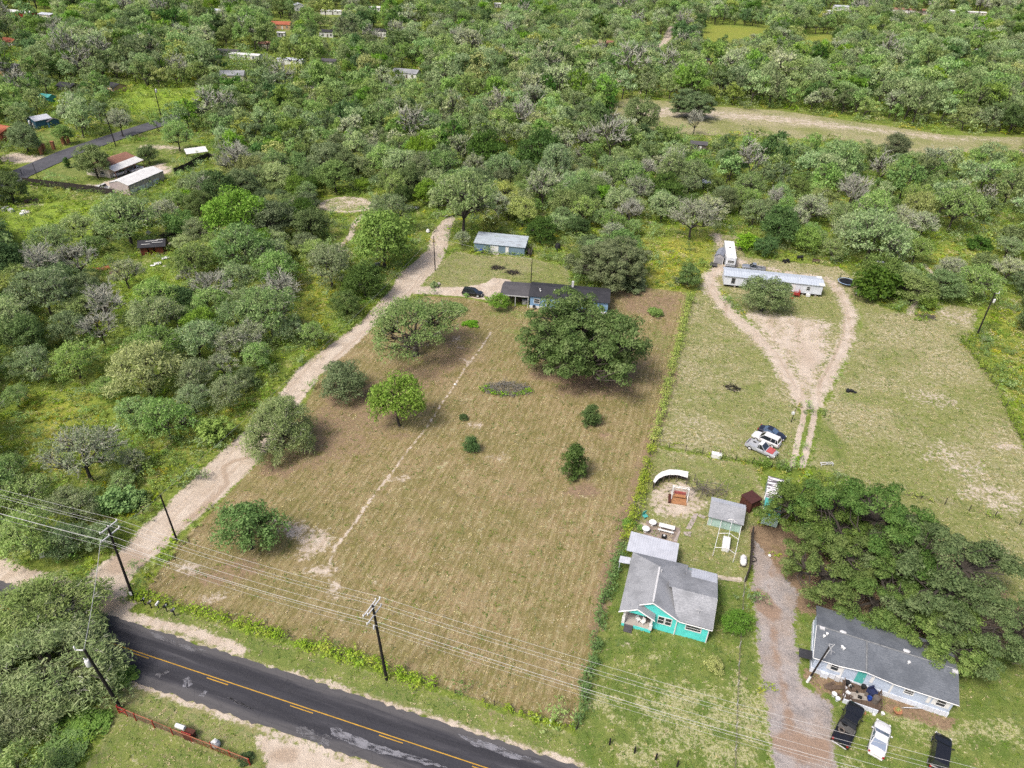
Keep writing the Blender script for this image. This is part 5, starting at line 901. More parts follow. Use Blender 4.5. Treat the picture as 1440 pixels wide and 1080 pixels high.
# bottom left
T('weep', 62, 925, 222, 'big grey green weeping tree hiding the asphalt road', 'roadside_tree', sz=.62, seed=1)
T('weep', 46, 866, 186, 'grey green tree filling the left edge above the big weeping tree', 'roadside_tree', sz=.7, seed=2); T('weep', 8, 1000, 150, 'drooping grey green tree below the big weeping tree', 'roadside_tree', sz=.65, seed=3)
T('bush_bright', 170, 952, 50, 'bright green weeds round the transformer pole', sz=.4); T('bush_bright', 120, 1020, 70, 'ferny green thicket inside the red fence', sz=.3); T('bush_bright', 92, 1050, 80, 'ferny green weeds under the drooping tree', sz=.3)
T('bush_deep', 345, 1066, 24, 'dark spiky agave at the end of the red fence', 'agave', sz=.8)
# scrub left of the dirt road
L = [('mesquite', 35, 755, 98, 'grey green tree under the wires in the roadside corner'), ('mesquite', 92, 760, 66, 'leafy tree under the wires beside the power pole'), ('bush_bright', 160, 702, 66, 'bright green bush above the crossarm pole'), ('bush_bright', 188, 700, 44, 'light green bush left of the sandy road mouth'),
 ('half', 117, 640, 104, 'grey sprawling tree with bare fingers in the weedy clearing'), ('half', 186, 648, 44, 'small bare grey tree beside the sprawling grey one'), ('mesquite', 38, 695, 80, 'feathery tree at the lower edge of the weedy clearing'), ('mesquite', 232, 590, 80, 'olive grey tree between weedy clearing and dirt road'), ('mesquite', 190, 582, 66, 'grey tree at the top of the weedy clearing'), ('bush_bright', 300, 602, 62, 'dense bright bush beside the dirt road bend'),
 ('mesquite', 320, 552, 62, 'olive bush tree beside the dirt road above the bright bush'), ('mesquite', 15, 660, 56, 'rounded scrub tree at the photo edge in the weedy clearing'), ('feather', 202, 517, 110, 'yellow green feathery tree, brightest in the left scrub'), ('mesquite', 104, 507, 70, 'grey green scrub tree left of the yellow feathery tree'), ('mesquite', 45, 512, 68, 'grey scrub tree two left of the yellow feathery tree'), ('half', 312, 515, 44, 'thin greyish tree right of the yellow feathery tree'),
 ('mesquite', 275, 530, 66, 'grey green tree between feathery tree and road'), ('dead', 140, 462, 52, 'bare silvery dead tree in the middle of the left scrub'), ('mesquite', 215, 445, 78, 'olive grey tree right of the silvery dead tree'), ('green', 285, 456, 62, 'leafy green tree in the left scrub above the road'), ('mesquite', 332, 445, 62, 'grey green tree above the roadside thicket'), ('mesquite', 62, 410, 90, 'wide grey mesquite with bare limbs left of the red shack'),
 ('oak', 32, 467, 72, 'dense green tree at the photo edge left of the dead tree'), ('oak', 95, 458, 58, 'dark green tree left of the silvery dead tree'), ('dead', 58, 372, 62, 'bare forked grey tree left of the rusty sheets'), ('half', 176, 385, 50, 'tall thin half dead tree in front of the red shack'), ('mesquite', 272, 366, 66, 'grey green tree right of the red shack'), ('dead', 262, 388, 28, 'silvery dead snag beside the red shack'),
 ('mesquite', 340, 350, 92, 'large grey green tree between red shack and sand loop'), ('mesquite', 175, 308, 92, 'wide grey green tree behind the red shack'), ('mesquite', 112, 320, 52, 'scrub tree left of the wide tree behind the shack'), ('mesquite', 72, 338, 60, 'dark scrub tree by the bright green weeds'), ('half', 232, 300, 48, 'half bare tree in front of the white garage'), ('green', 330, 300, 92, 'leafy tree behind the red shack track'),
 ('dead', 255, 322, 12, 'burnt bare snag on the sandy track'), ('oak', 380, 308, 74, 'dark green tree left of the sand loop'), ('oak', 436, 314, 60, 'rounded dark tree touching the sand loop'), ('mesquite', 378, 358, 64, 'scrub tree below the sand loop'), ('green', 538, 334, 104, 'broad dense green tree between sand loop and dirt road'), ('mesquite', 545, 297, 62, 'pale green tree top behind the broad dense tree'),
 ('mesquite', 442, 355, 48, 'arching green tree below the sand loop path'), ('half', 468, 362, 40, 'greyish half bare tree below the sand loop path'), ('deep', 512, 392, 62, 'dense dark green tree left of the driveway fork'), ('oak', 486, 425, 48, 'dark round shrub tree in the yellow weeds'), ('dead', 395, 412, 62, 'white dead tree with raised arms in yellow weeds'), ('mesquite', 360, 500, 50, 'grey scrub tree beside the gravel road'), ('mesquite', 440, 470, 46, 'olive shrub tree at the gravel road verge')]
for a in L: T(*a)
# behind the yards
B = [('mesquite', 652, 286, 104, 'wide grey green tree where the dirt road vanishes'), ('feather', 690, 316, 36, 'bright young tree behind the blue barn'), ('deep', 762, 322, 48, 'dark round tree right of the blue barn'), ('feather', 735, 296, 52, 'pale leafy tree behind the blue barn roof'), ('deep', 815, 318, 36, 'dark bush tree above the rear live oak'), ('dead', 885, 300, 42, 'silvery dead tree above the rear live oak'),
 ('half', 975, 308, 68, 'grey branching tree above the yellow weeds'), ('mesquite', 932, 290, 48, 'grey green tree in the weeds right of the dead tree'), ('mesquite', 872, 284, 52, 'grey tree just behind the silvery dead tree'), ('green', 1136, 336, 44, 'bright green tree behind the mobile home'), ('deep', 1098, 315, 62, 'dark tree behind the white camper'), ('mesquite', 1228, 332, 98, 'wide grey green tree behind the trampoline'),
 ('mesquite', 1172, 350, 40, 'small grey tree with forked trunk by the mobile home yard'), ('bush_deep', 1238, 400, 78, 'dark dense thicket beside the trampoline'), ('oak', 1330, 400, 58, 'dark tree right of the paddock gap'), ('mesquite', 1376, 398, 66, 'grey drooping tree beside the leaning pole'), ('half', 1420, 380, 46, 'bare topped tree behind the leaning pole'), ('half', 1298, 318, 48, 'grey half bare tree in bright weeds'),
 ('mesquite', 1345, 294, 72, 'grey tree on the bright green slope'), ('mesquite', 1292, 280, 54, 'grey green tree behind the half bare one'), ('half', 1222, 298, 40, 'sparse tree behind the wide grey green one'), ('bush_deep', 1380, 342, 38, 'dark bush in the yellow weeds'), ('bush_oak', 1422, 330, 44, 'dark bush at the photo edge in yellow weeds'), ('bush_bright', 1050, 338, 40, 'green thicket beside the white camper'), ('deep', 1078, 345, 36, 'dark green thicket behind the pickup'),
 ('bigoak', 975, 143, 76, 'broad dark tree standing in the far pale meadow'), ('oak', 900, 160, 56, 'tall dark tree at the near edge of the far meadow'), ('dead', 978, 172, 30, 'bare grey tree in front of the far meadow'), ('deep', 686, 214, 64, 'very dark green tree in the middle woods'), ('deep', 760, 212, 70, 'deep green rounded tree in the middle woods near the meadow'), ('oak', 1262, 205, 44, 'dark tree clump on the near edge of the far meadow'), ('deep', 957, 42, 28, 'dark tree by the yellow far clearing'),
 ('oak', 130, 225, 52, 'spreading tree in front of the brown roofed house'), ('juniper', 93, 228, 12, 'small conical tree on the far lawn'), ('oak', 207, 216, 30, 'tree behind the white garage'), ('oak', 32, 192, 48, 'round tree beside the village driveway'), ('green', 88, 188, 30, 'bright tree by the orange gate posts'), ('oak', 12, 262, 50, 'dark tree at the photo edge by the junk yard'), ('mesquite', 248, 190, 46, 'grey tree behind the white shelter'), ('half', 168, 172, 40, 'grey tree over the village road')]
for a in B: T(*a)
# ------------------------------------------------------------------ woods: the rest of the trees
KEEP = [at_np(p) for p in (FIELD, BARNYARD, PADDOCK_L, HOMEYARD, PADDOCK_R, BACKYARD, FRONTLAWN, BRLAWN, SWLAWN, DIRTROAD_L+DIRTROAD_R[::-1])]
PROT = [np.array(p, float) for p in (FIELD, BARNYARD, PADDOCK_L, HOMEYARD, PADDOCK_R, BACKYARD, FRONTLAWN, BRLAWN, DIRTROAD_L+DIRTROAD_R[::-1], [(104,836),(0,796),(0,845),(200,900),(220,850)],
  [(450,272),(528,272),(532,304),(500,330),(470,350),(462,344),(486,312),(444,292)], [(858,160),(880,142),(960,145),(1100,153),(1250,176),(1440,191),(1440,216),(1330,214),(1290,218),(1230,206),(1080,194),(960,188),(880,178)],
  [(864,122),(876,106),(882,108),(868,126)], [(918,70),(940,50),(948,38),(944,58),(926,74)], [(158,130),(280,122),(286,148),(210,158)], [(24,246),(100,212),(150,195),(160,188),(166,194),(110,222),(30,254)], [(96,262),(130,205),(195,200),(240,232),(232,262),(190,282)],
  [(662,322),(760,322),(760,372),(662,372)], [(188,338),(244,338),(244,372),(188,372)], [(138,366),(178,366),(178,388),(138,388)], [(0,216),(60,218),(60,232),(0,232)], [(998,38),(1072,42),(1078,54),(986,56)], [(1130,52),(1166,50),(1168,66),(1124,68)], [(1010,620),(1010,1150),(1620,1150),(1620,620)], [(50,182),(84,182),(84,202),(50,202)], [(240,225),(300,215),(300,238),(240,250)], [(262,212),(300,208),(300,228),(262,228)], [(0,262),(60,256),(130,275),(150,295),(60,330),(0,345)])]
for (x, y, w, h) in HOUSEBOX: PROT.append(np.array([(x-w, y-h), (x+w, y-h), (x+w, y+1.7*h), (x-w, y+1.7*h)], float))
SPARSE = [(np.array(p, float), d) for p, d in (([(990,34),(1078,38),(1084,58),(976,62)], .12), ([(1122,50),(1172,48),(1172,72),(1118,76)], .12), ([(60,548),(130,545),(165,585),(120,690),(0,720),(0,600)], .06), ([(150,380),(250,370),(275,400),(240,430),(150,430)], .05), ([(420,370),(500,370),(500,440),(470,490),(410,500)], .08), ([(880,320),(1000,318),(1000,400),(900,405)], .03), ([(1330,420),(1440,400),(1440,620)], .04), ([(1000,215),(1440,225),(1440,380),(1180,360),(1010,330)], .42), ([(1280,330),(1440,330),(1440,400),(1300,400)], .1), ([(220,690),(330,590),(420,510),(500,440),(520,440),(440,500),(330,640),(230,720)], .12), ([(780,330),(900,320),(900,345),(790,360)], .1), ([(740,330),(800,330),(800,370),(745,368)], .02), ([(560,120),(680,125),(680,160),(570,165)], .4), ([(930,75),(1060,75),(1060,120),(960,125)], .45), ([(0,250),(60,250),(150,275),(160,300),(60,335),(0,350)], .04), ([(210,310),(300,310),(330,330),(210,335)], .1), ([(560,300),(620,300),(600,350),(580,370),(540,395)], .08), ([(60,160),(230,150),(230,200),(60,210)], .25), ([(140,190),(300,190),(300,240),(140,265)], .03))]
def inside(q, polys):
    r = np.zeros(len(q), bool)
    for p in polys: r |= sdist(q, p) > 0
    return r
def scatter():
    pts = []
    for (d0, d1, cell) in ((30, 330, 4.6), (330, 560, 5.6), (560, 1250, 7.4)):
        ys = np.arange(d0, d1, cell); xs = np.arange(-560, 760, cell); X, Y = np.meshgrid(xs, ys)
        P = np.stack([X.ravel(), Y.ravel()], 1)+RNG.uniform(-.48, .48, (X.size, 2))*cell; pts.append(P)
    P = np.concatenate(pts); px, py = pix_np(P[:, 0], P[:, 1], 0.0)
    ok = (px > -170) & (px < 1610) & (py > -46) & (py < 1150); P = P[ok]
    R = (2.1+4.3*RNG.beta(1.6, 1.9, len(P)))*np.where(P[:, 1] > 330, 1.38, 1.05); H = R*RNG.uniform(1.4, 2.0, len(P))
    keep = np.ones(len(P), bool)
    for k in KEEP: keep &= sdist(P, k) < -R*.55
    for f in (0.0, .5, .9):
        q = np.stack(pix_np(P[:, 0], P[:, 1], H*f), 1); keep &= ~inside(q, PROT)
        q2 = np.stack(pix_np(P[:, 0]-R*.6, P[:, 1], H*f), 1); keep &= ~inside(q2, PROT); q2 = np.stack(pix_np(P[:, 0]+R*.6, P[:, 1], H*f), 1); keep &= ~inside(q2, PROT)
    q = np.stack(pix_np(P[:, 0], P[:, 1], 0.0), 1); dens = np.full(len(P), .95)
    for p, d in SPARSE: dens = np.where(sdist(q, p) > 0, d, dens)
    n2 = np.sin(P[:, 0]*.05+1.3*np.sin(P[:, 1]*.031))*np.sin(P[:, 1]*.043+P[:, 0]*.013); dens = dens*np.where(n2 < -.45, .55, 1)
    keep &= RNG.random(len(P)) < dens
    s = (P-np.array(RA[:2]))@np.array(RN[:2]); keep &= ~((s > -9) & (s < 9) & (P[:, 1] < 170))
    P, R, H = P[keep], R[keep], H[keep]
    tr = np.array(TREES)
    good = np.ones(len(P), bool)
    for (x, y, r) in tr: good &= np.hypot(P[:, 0]-x, P[:, 1]-y) > (r*.75+R*.5)
    P, R, H = P[good], R[good], H[good]
    o = np.argsort(np.hypot(P[:, 0], P[:, 1])); P, R, H = P[o], R[o], H[o]
    ch = np.ones(len(P), bool); from collections import defaultdict; g = defaultdict(list)
    for i in range(len(P)):
        c = (int(P[i, 0]//7), int(P[i, 1]//7))
        for dx in (-1, 0, 1):
            for dy in (-1, 0, 1):
                if any((P[i, 0]-P[j, 0])**2+(P[i, 1]-P[j, 1])**2 < (.45*(R[i]+R[j]))**2 for j in g[(c[0]+dx, c[1]+dy)]): ch[i] = False
        if ch[i]: g[c].append(i)
    return P[ch], R[ch], H[ch]
SP, SR_, SH = scatter()
WK = ['mesquite', 'mesquite', 'oak', 'green', 'half', 'dead', 'feather', 'deep']
def pick(x, y):
    f = math.sin(x*.021+2)*math.sin(y*.017+x*.009); left = x < -60 and y > 190
    w = [34, 24, 22, 10, 6, 3, 6, 6]
    if left: w = [20, 14, 24, 18, 5, 2, 10, 9]
    if f > .3: w[4] += 7; w[5] += 4
    if x > 20 and 150 < y < 260: w = [40, 16, 12, 8, 13, 5, 5, 4]
    return random.choices(range(8), w)[0]
LAND = [('blue metal barn', at(705, 345), 60), ('collapsed red shack', at(215, 357), 45), ('white garage', at(190, 262), 45), ('sand loop', at(488, 288), 45), ('trampoline', at(1190, 393), 70), ('white camper', at(1030, 349), 50), ('far pale meadow', at(1080, 175), 120), ('dirt road', at(430, 520), 60), ('weedy clearing', at(80, 610), 50), ('village lawn', at(225, 140), 90)]
KD = {'mesquite': 'grey green mesquite', 'oak': 'dark green rounded tree', 'green': 'leafy mid green tree', 'half': 'half bare greyish tree', 'dead': 'bare silvery dead tree', 'feather': 'yellow green feathery tree', 'deep': 'deep green dense tree'}
NI = 290
used = 0
for i in range(len(SP)):
    if used >= NI: break
    x, y = SP[i]; k = WK[pick(x, y)]; pr = proto(k, random.randint(1, 3)); sc = SR_[i]/pr[2]
    if not (-30 < pix(x, y, 3)[0] < 1470 and pix(x, y, 3)[1] < 1090): continue
    near = min(LAND, key=lambda l: math.hypot(l[1].x-x, l[1].y-y)/l[2]); used += 1
    plant(pr, (x, y, 0), sc, random.uniform(0, 6.28), 'dead_tree' if k == 'dead' else 'mesquite_tree' if k == 'mesquite' else 'woodland_tree', f'{KD[k]} in the woods around the {near[0]}', 'tree', f'{KD[k]}s in the woods around the {near[0]}', sz=random.uniform(1.1, 1.65) if y > 185 else random.uniform(.85, 1.3))
    SR_[i] = -1
far = SR_ > 0; FP, FR, FH = SP[far], SR_[far], SH[far]
# ------------------------------------------------------------------ instanced ground cover and far woods
def lowtree(kind, seed):
    R, H, hc, Hc, nt_, cr, nc, cs, asp, leaf, tr, lp, tw = KINDS[kind]; rng = np.random.default_rng(seed+900)
    tips = dome(rng, 26, R-cr*.6, Hc-cr*.3, hc*1.15, .34, -.4)
    kp = tips[rng.random(len(tips)) < lp] if lp < 1 else tips
    if len(kp) < 2: kp = tips[:2]
    v, q = cards(rng, kp, 1.45*rng.uniform(.7, 1.25, len(kp))[:, None]*np.array([[1, 1, .7]]), {'dead': 8, 'half': 40}.get(kind, 64), .68 if kind not in ('dead',) else .4, max(asp, .5))
    sk = skeleton(rng, tips[:12] if kind not in ('dead', 'half') else tips, .3*H, tr, {'dead': 5, 'half': 2}.get(kind, 0), 1.1, lim=4, twr=.07)
    v[:, 2] *= 1.35
    me = np_mesh('far_'+kind, v, q, [K[leaf], K['bark'], K['twig']])
    import bmesh
    bm = bmesh.new(); bm.from_mesh(me); sk.v = [(a_, b_, c_*1.35) for a_, b_, c_ in sk.v]; m2 = sk.mesh('x', [K['bark']]); n0 = len(bm.faces); bm.from_mesh(m2); bm.faces.ensure_lookup_table()
    for f in bm.faces[n0:]: f.material_index = 2 if f.material_index else 1
    bm.to_mesh(me); bm.free(); bpy.data.meshes.remove(m2); return me, R
def instancer(name, meshes, P3, scl, idx, label, cat, sz=None):
    col = bpy.data.collections.new(name+'_kinds')
    for i, me in enumerate(meshes):
        o = bpy.data.objects.new(f'{name}_{i:02d}', me); col.objects.link(o)
    me = bpy.data.meshes.new(name); me.vertices.add(len(P3)); me.vertices.foreach_set('co', np.asarray(P3, np.float32).ravel())
    for nm, tp, arr in (('scl', 'FLOAT', scl), ('rot', 'FLOAT', RNG.uniform(0, 6.28, len(P3))), ('idx', 'INT', idx)):
        a = me.attributes.new(nm, tp, 'POINT'); a.data.foreach_set('value', np.asarray(arr, np.int32 if tp == 'INT' else np.float32))
    me.update(); o = link(name, me); tag(o, label, cat, None, 'stuff')
    ng = bpy.data.node_groups.new(name, 'GeometryNodeTree'); ng.interface.new_socket('Geometry', in_out='INPUT', socket_type='NodeSocketGeometry'); ng.interface.new_socket('Geometry', in_out='OUTPUT', socket_type='NodeSocketGeometry')
    N = ng.nodes.new; gi = N('NodeGroupInput'); go = N('NodeGroupOutput'); ip = N('GeometryNodeInstanceOnPoints'); ci = N('GeometryNodeCollectionInfo')
    ci.inputs['Collection'].default_value = col; ci.inputs['Separate Children'].default_value = True; ci.inputs['Reset Children'].default_value = True
    def na(nm, tp):
        n = N('GeometryNodeInputNamedAttribute'); n.data_type = tp; n.inputs['Name'].default_value = nm; return n.outputs['Attribute']
    ip.inputs['Pick Instance'].default_value = True; Lk = ng.links.new
    Lk(gi.outputs[0], ip.inputs['Points']); Lk(ci.outputs[0], ip.inputs['Instance']); Lk(na('idx', 'INT'), ip.inputs['Instance Index']); Lk(na('scl', 'FLOAT'), ip.inputs['Scale'])
    cx = N('ShaderNodeCombineXYZ'); Lk(na('rot', 'FLOAT'), cx.inputs[2]); Lk(cx.outputs[0], ip.inputs['Rotation']); Lk(ip.outputs[0], go.inputs[0])
    md = o.modifiers.new('scatter', 'NODES'); md.node_group = ng; return o
LT = []; LI = {}
for k in dict.fromkeys(WK):
    LI[k] = []
    for s_ in (1, 2): me, R = lowtree(k, s_); LI[k].append((len(LT), R)); LT.append(me)
idx = []; scl = []
for (x, y), r in zip(FP, FR):
    j, R = random.choice(LI[WK[pick(x, y)]]); idx.append(j); scl.append(r/R)
instancer('far_woodland', LT, np.concatenate([FP, np.zeros((len(FP), 1))], 1), scl, idx, 'mixed grey green woods stretching away to the far edge', 'woods')
# weeds and brush under and between the trees
def weed(seed, n, w, h, leaf, cs, asp=.5):
    rng = np.random.default_rng(seed+50); t = np.stack([rng.normal(0, w*.38, n), rng.normal(0, w*.38, n), np.abs(rng.normal(h*.45, h*.2, n))], 1)
    v, q = cards(rng, t, np.full((n, 3), 1.0)*np.array([[w*.28, w*.28, h*.35]]), 11, cs, asp, .4, .7, .3); v[:, 2] = np.maximum(v[:, 2], .0); return np_mesh('weed', v, q, K[leaf])
WD = [weed(1, 9, 1.5, .8, 'weed', .34), weed(2, 9, 1.8, 1.0, 'weed', .36), weed(3, 8, 1.3, .6, 'weed_gold', .26), weed(4, 9, 1.6, 1.1, 'weed_dark', .36), weed(5, 10, 1.7, .9, 'weed', .3, .35), weed(6, 8, 1.5, .8, 'straw', .32, .25), weed(7, 8, 1.5, .9, 'leaf_grey', .32, .3), weed(8, 20, 2.6, 2.3, 'leaf_mesq', .4, .45), weed(9, 18, 2.2, 1.8, 'leaf_bright', .36), weed(10, 20, 2.4, 2.0, 'leaf_oak', .36)]
def zmask(P): z = zones(P); return 1-np.clip(z['field']+z['straw']+z['lawn']+z['dirt']+z['gravel']+z['brown']*.7, 0, 1), z
pts = []; pw = [at(*q) for q in ln]
for (d0, d1, cell) in ((28, 175, 1.25), (175, 300, 2.0), (300, 460, 3.6)):
    X, Y = np.meshgrid(np.arange(-330, 380, cell), np.arange(d0, d1, cell)); P = np.stack([X.ravel(), Y.ravel()], 1)+RNG.uniform(-.5, .5, (X.size, 2))*cell
    px, py = pix_np(P[:, 0], P[:, 1], 0.0); P = P[(px > -150) & (px < 1590) & (py < 1180)]; pts.append((P, np.full(len(P), max(1, cell/1.5))))
P = np.concatenate([a for a, _ in pts]); S = np.concatenate([b for _, b in pts])
mk_, z = zmask(P); s = (P-np.array(RA[:2]))@np.array(RN[:2])
ok = (ldist(P, np.array([(q.x, q.y) for q in pw])) > 6) & (RNG.random(len(P)) < mk_*.85-.1) & ~((np.abs(s) < 4.6))
P, S, zl_, zg = P[ok], S[ok], z['lush'][ok], z['gold'][ok]
idx = []
for i in range(len(P)):
    if zg[i] > .3 and random.random() < zg[i]*.75: idx.append(random.choice([2, 2, 5, 0]))
    elif zl_[i] > .3: idx.append(random.choice([0, 1, 4, 4, 0, 1]))
    else:
        f = math.sin(P[i, 0]*.09+1)*math.sin(P[i, 1]*.11+P[i, 0]*.03); idx.append(random.choices(range(10), [20, 14, 6+8*(f > .4), 18-8*(f > 0), 16, 5, 5, 7, 3, 4])[0])
instancer('undergrowth', WD, np.concatenate([P, np.zeros((len(P), 1))], 1), S*RNG.uniform(.55, 1.2, len(P)), idx, 'knee high green and yellow weeds between the scrub trees', 'weeds')
# short grass and clippings on the mown ground
def tuft(seed, n, w, h, leaf):
    rng = np.random.default_rng(seed+70); v, q = cards(rng, np.stack([rng.normal(0, w, n), rng.normal(0, w, n), np.full(n, h*.4)], 1), np.full((n, 3), .1)*np.array([[1, 1, h*3]]), 3, .16, .4, .2, .9, .2); v[:, 2] = np.maximum(v[:, 2], .0); return np_mesh('tuft', v, q, K[leaf])
TF = [tuft(1, 7, .22, .10, 'straw'), tuft(2, 9, .2, .14, 'lawngrass'), tuft(3, 6, .26, .08, 'straw'), tuft(4, 9, .24, .18, 'lawngrass'), tuft(5, 7, .2, .12, 'weed_dark')]
X, Y = np.meshgrid(np.arange(-75, 130, .62), np.arange(30, 190, .62)); P = np.stack([X.ravel(), Y.ravel()], 1)+RNG.uniform(-.5, .5, (X.size, 2))*.62
px, py = pix_np(P[:, 0], P[:, 1], 0.0); P = P[(px > -60) & (px < 1500) & (py < 1140)]; mk_, z = zmask(P)
g = np.clip(np.maximum(np.maximum(z['field'], z['straw']), z['lawn'])-z['dirt']*1.2-z['gravel']*1.3-z['brown']*.5, 0, 1)
rowc = np.abs(((P[:, 0]*math.cos(rad(-15.8))+P[:, 1]*math.sin(rad(-15.8)))/1.35) % 1-.5)
s = (P-np.array(RA[:2]))@np.array(RN[:2]); ok = (RNG.random(len(P)) < g*np.where(z['field'] > .4, .32+.45*(rowc < .2), .75)) & (np.abs(s) > 4)
P = P[ok]; zf, zs, zw = z['field'][ok], z['straw'][ok], z['lawn'][ok]; idx = []
for i in range(len(P)):
    w = [8, 2, 7, 1, 1] if zf[i] > .5 else [2, 8, 1, 8, 3] if zw[i] > zs[i]+.1 else [7, 4, 7, 3, 1]
    idx.append(random.choices(range(5), w)[0])
instancer('mown_grass', TF, np.concatenate([P, np.full((len(P), 1), .01)], 1), RNG.uniform(.7, 1.5, len(P)), idx, 'mown grass with straw coloured clippings in the field and yards', 'grass')
# ------------------------------------------------------------------ vehicles
def paint(name, col, rough=.3): return mat(name, col, rough, .12, 1.2, spec=.5, coat=.5)
PW, PB, PD, PG, PS = paint('white_car_paint', (.76,.76,.76)), paint('black_car_paint', (.012,.012,.014), .25), paint('navy_car_paint', (.018,.02,.035), .25), paint('grey_car_paint', (.22,.24,.27)), paint('silver_car_paint', (.42,.44,.47))
K['lamp'] = mat('lamp_lens', (.75,.75,.72), .2, .1, 2); K['tail'] = mat('tail_lens', (.35,.02,.02), .3, .1, 2); K['cglass'] = mat('car_glass', (.02,.025,.032), .06, .2, 1, spec=.8); K['bglass'] = mat('sky_tinted_glass', (.10,.16,.26), .08, .2, 1, spec=.8)
def vehicle(kind, pf, pr_, label, body, name, cat='car', L=None, roof=None, hood=None, glass='cglass', group=None):
    a, b_ = at(*pf, .7), at(*pr_, .7); d = a-b_; ang = math.atan2(d.y, d.x); c = (a+b_)/2; c.z = 0; L = L or {'sedan': 4.7, 'suv': 4.8, 'pickup': 5.7}[kind]
    e = empty(name, c, ang, label, cat, group); hl = L/2
    W = {'sedan': .90, 'suv': .95, 'pickup': .98}[kind]
    if kind == 'sedan': st = [(-hl,.70,.45,.78),(-hl+.12,.84,.30,.92),(-hl+.9,W,.24,.95),(-.6,W,.22,.93),(hl-1.7,W,.22,.92),(hl-.75,.89,.24,.84),(hl-.15,.74,.28,.68),(hl,.56,.36,.58)]; cab = (-hl+.75, -hl+1.55, hl-2.35, hl-1.45, .92, 1.44)
    elif kind == 'suv': st = [(-hl,.86,.45,1.0),(-hl+.1,.92,.32,1.08),(-1,W,.26,1.06),(hl-1.4,W,.26,1.04),(hl-.55,.92,.28,1.0),(hl-.1,.82,.32,.85),(hl,.7,.4,.74)]; cab = (-hl+.12, -hl+.42, hl-2.05, hl-1.25, 1.05, 1.74)
    else: st = [(-.62,W,.32,1.06),(-.1,W,.32,1.08),(hl-1.6,W,.32,1.10),(hl-.55,.96,.34,1.06),(hl-.1,.88,.38,.95),(hl,.78,.42,.82)]; cab = (-.55, -.42, hl-2.55, hl-1.75, 1.08, 1.82)
    m_ = MB(); vs = []; k = len(st)
    for (x, w, z0, z1) in st:
        hgt = z1-z0
        for (yy, z) in ((-.86*w,z0),(-w,z0+.3*hgt),(-w,z0+.78*hgt),(-.9*w,z1-.01),(-.5*w,z1+.03),(0,z1+.045),(.5*w,z1+.03),(.9*w,z1-.01),(w,z0+.78*hgt),(w,z0+.3*hgt),(.86*w,z0)): vs.append((x,yy,z))
    n = 11; fs = [tuple(range(n)), tuple(reversed(range((k-1)*n, k*n)))]
    for i in range(k-1):
        for j in range(n): j2 = (j+1)%n; fs.append((i*n+j, (i+1)*n+j, (i+1)*n+j2, i*n+j2))
    m_.add(vs, fs)
    x0, x1, x2, x3, zb, zt = cab; wb, wt = W*.9, W*.74
    roofpts = [(x1-.05,-wt,zt-.02),(x2+.05,-wt,zt-.02),(x2+.05,wt,zt-.02),(x1-.05,wt,zt-.02)]
    B = [(x0,-wb,zb),(x3,-wb,zb),(x3,wb,zb),(x0,wb,zb)]; R_ = [(x1,-wt,zt-.03),(x2,-wt,zt-.03),(x2,wt,zt-.03),(x1,wt,zt-.03)]
    for p, q in zip(B, R_): m_.tube([Vector(p), Vector(q)], .05, 5)
    ps = [t_ for t_ in ((x1+x2)/2-.1, (x1+x0)/2*.5+x1*.5+.35 if kind == 'suv' else None) if t_ is not None]
    for xx in ps:
        for s in (-1, 1): m_.tube([(xx,s*wb,zb),(xx,s*wt,zt-.03)], .04, 4)
    if kind == 'pickup':
        m_.box(-hl,-.6,-W,-W+.09,.45,1.05); m_.box(-hl,-.6,W-.09,W,.45,1.05); m_.box(-hl,-.6,-W+.09,W-.09,.5,.58); m_.box(-hl-.02,-hl+.07,-W+.02,W-.02,.5,1.03)
    bo = m_.build('body', body, e, True)
    r = MB(); r.prism(roofpts, (0,0,.06)); r.build('roof', roof or body, e, bevel=.05)
    if hood: r = MB(); r.prism([(hl-1.65,-.86*W,1.13),(hl-.5,-.82*W,1.10),(hl-.5,.82*W,1.10),(hl-1.65,.86*W,1.13)], (0,0,.04)); r.build('hood', hood, e)
    G = K[glass]
    def pane(nm, pts): g = MB(); g.add(pts, [(0,1,2,3)]); g.build(nm, G, e)
    ins = .985
    pane('windshield', [B[1],B[2],R_[2],R_[1]]); pane('rear_window', [B[3],B[0],R_[0],R_[3]]); pane('side_window', [B[0],B[1],R_[1],R_[0]]); pane('side_window', [B[2],B[3],R_[3],R_[2]])
    rw = .33 if kind == 'sedan' else .39
    for x in (-hl+.95, hl-.95):
        for s in (-1, 1):
            t = MB(); t.lathe([(rw*.62,-.11),(rw,-.09),(rw,.09),(rw*.62,.11)], (0,0,0), 16, axis='Y'); wo = t.build('wheel', K['black'], e, True, loc=(x, s*(W-.08), rw)); t = MB(); t.lathe([(rw*.62,-.115),(rw*.3,-.12),(.02,-.115)] if s < 0 else [(.02,.115),(rw*.3,.12),(rw*.62,.115)], (0,0,0), 12, axis='Y'); t.build('rim', K['galv'], wo)
    fw_, hz = (st[-2][1], st[-2][3]-.12)
    for s in (-1, 1):
        t = MB(); t.obox((hl-.12, s*fw_*.82, hz), .22,.3,.14, rz=-s*.5); t.build('headlight', K['lamp'], e)
        t = MB(); zz_ = .8 if kind == 'sedan' else .9; t.box(-hl-.03,-hl+.12,s*W*.80-.1,s*W*.80+.1,zz_-.1,zz_+.12); t.build('taillight', K['tail'], e)
        t = MB(); t.obox((x3-.25, s*(W+.10), zb+.05), .12,.22,.15); t.build('mirror', body, e, bevel=.03)
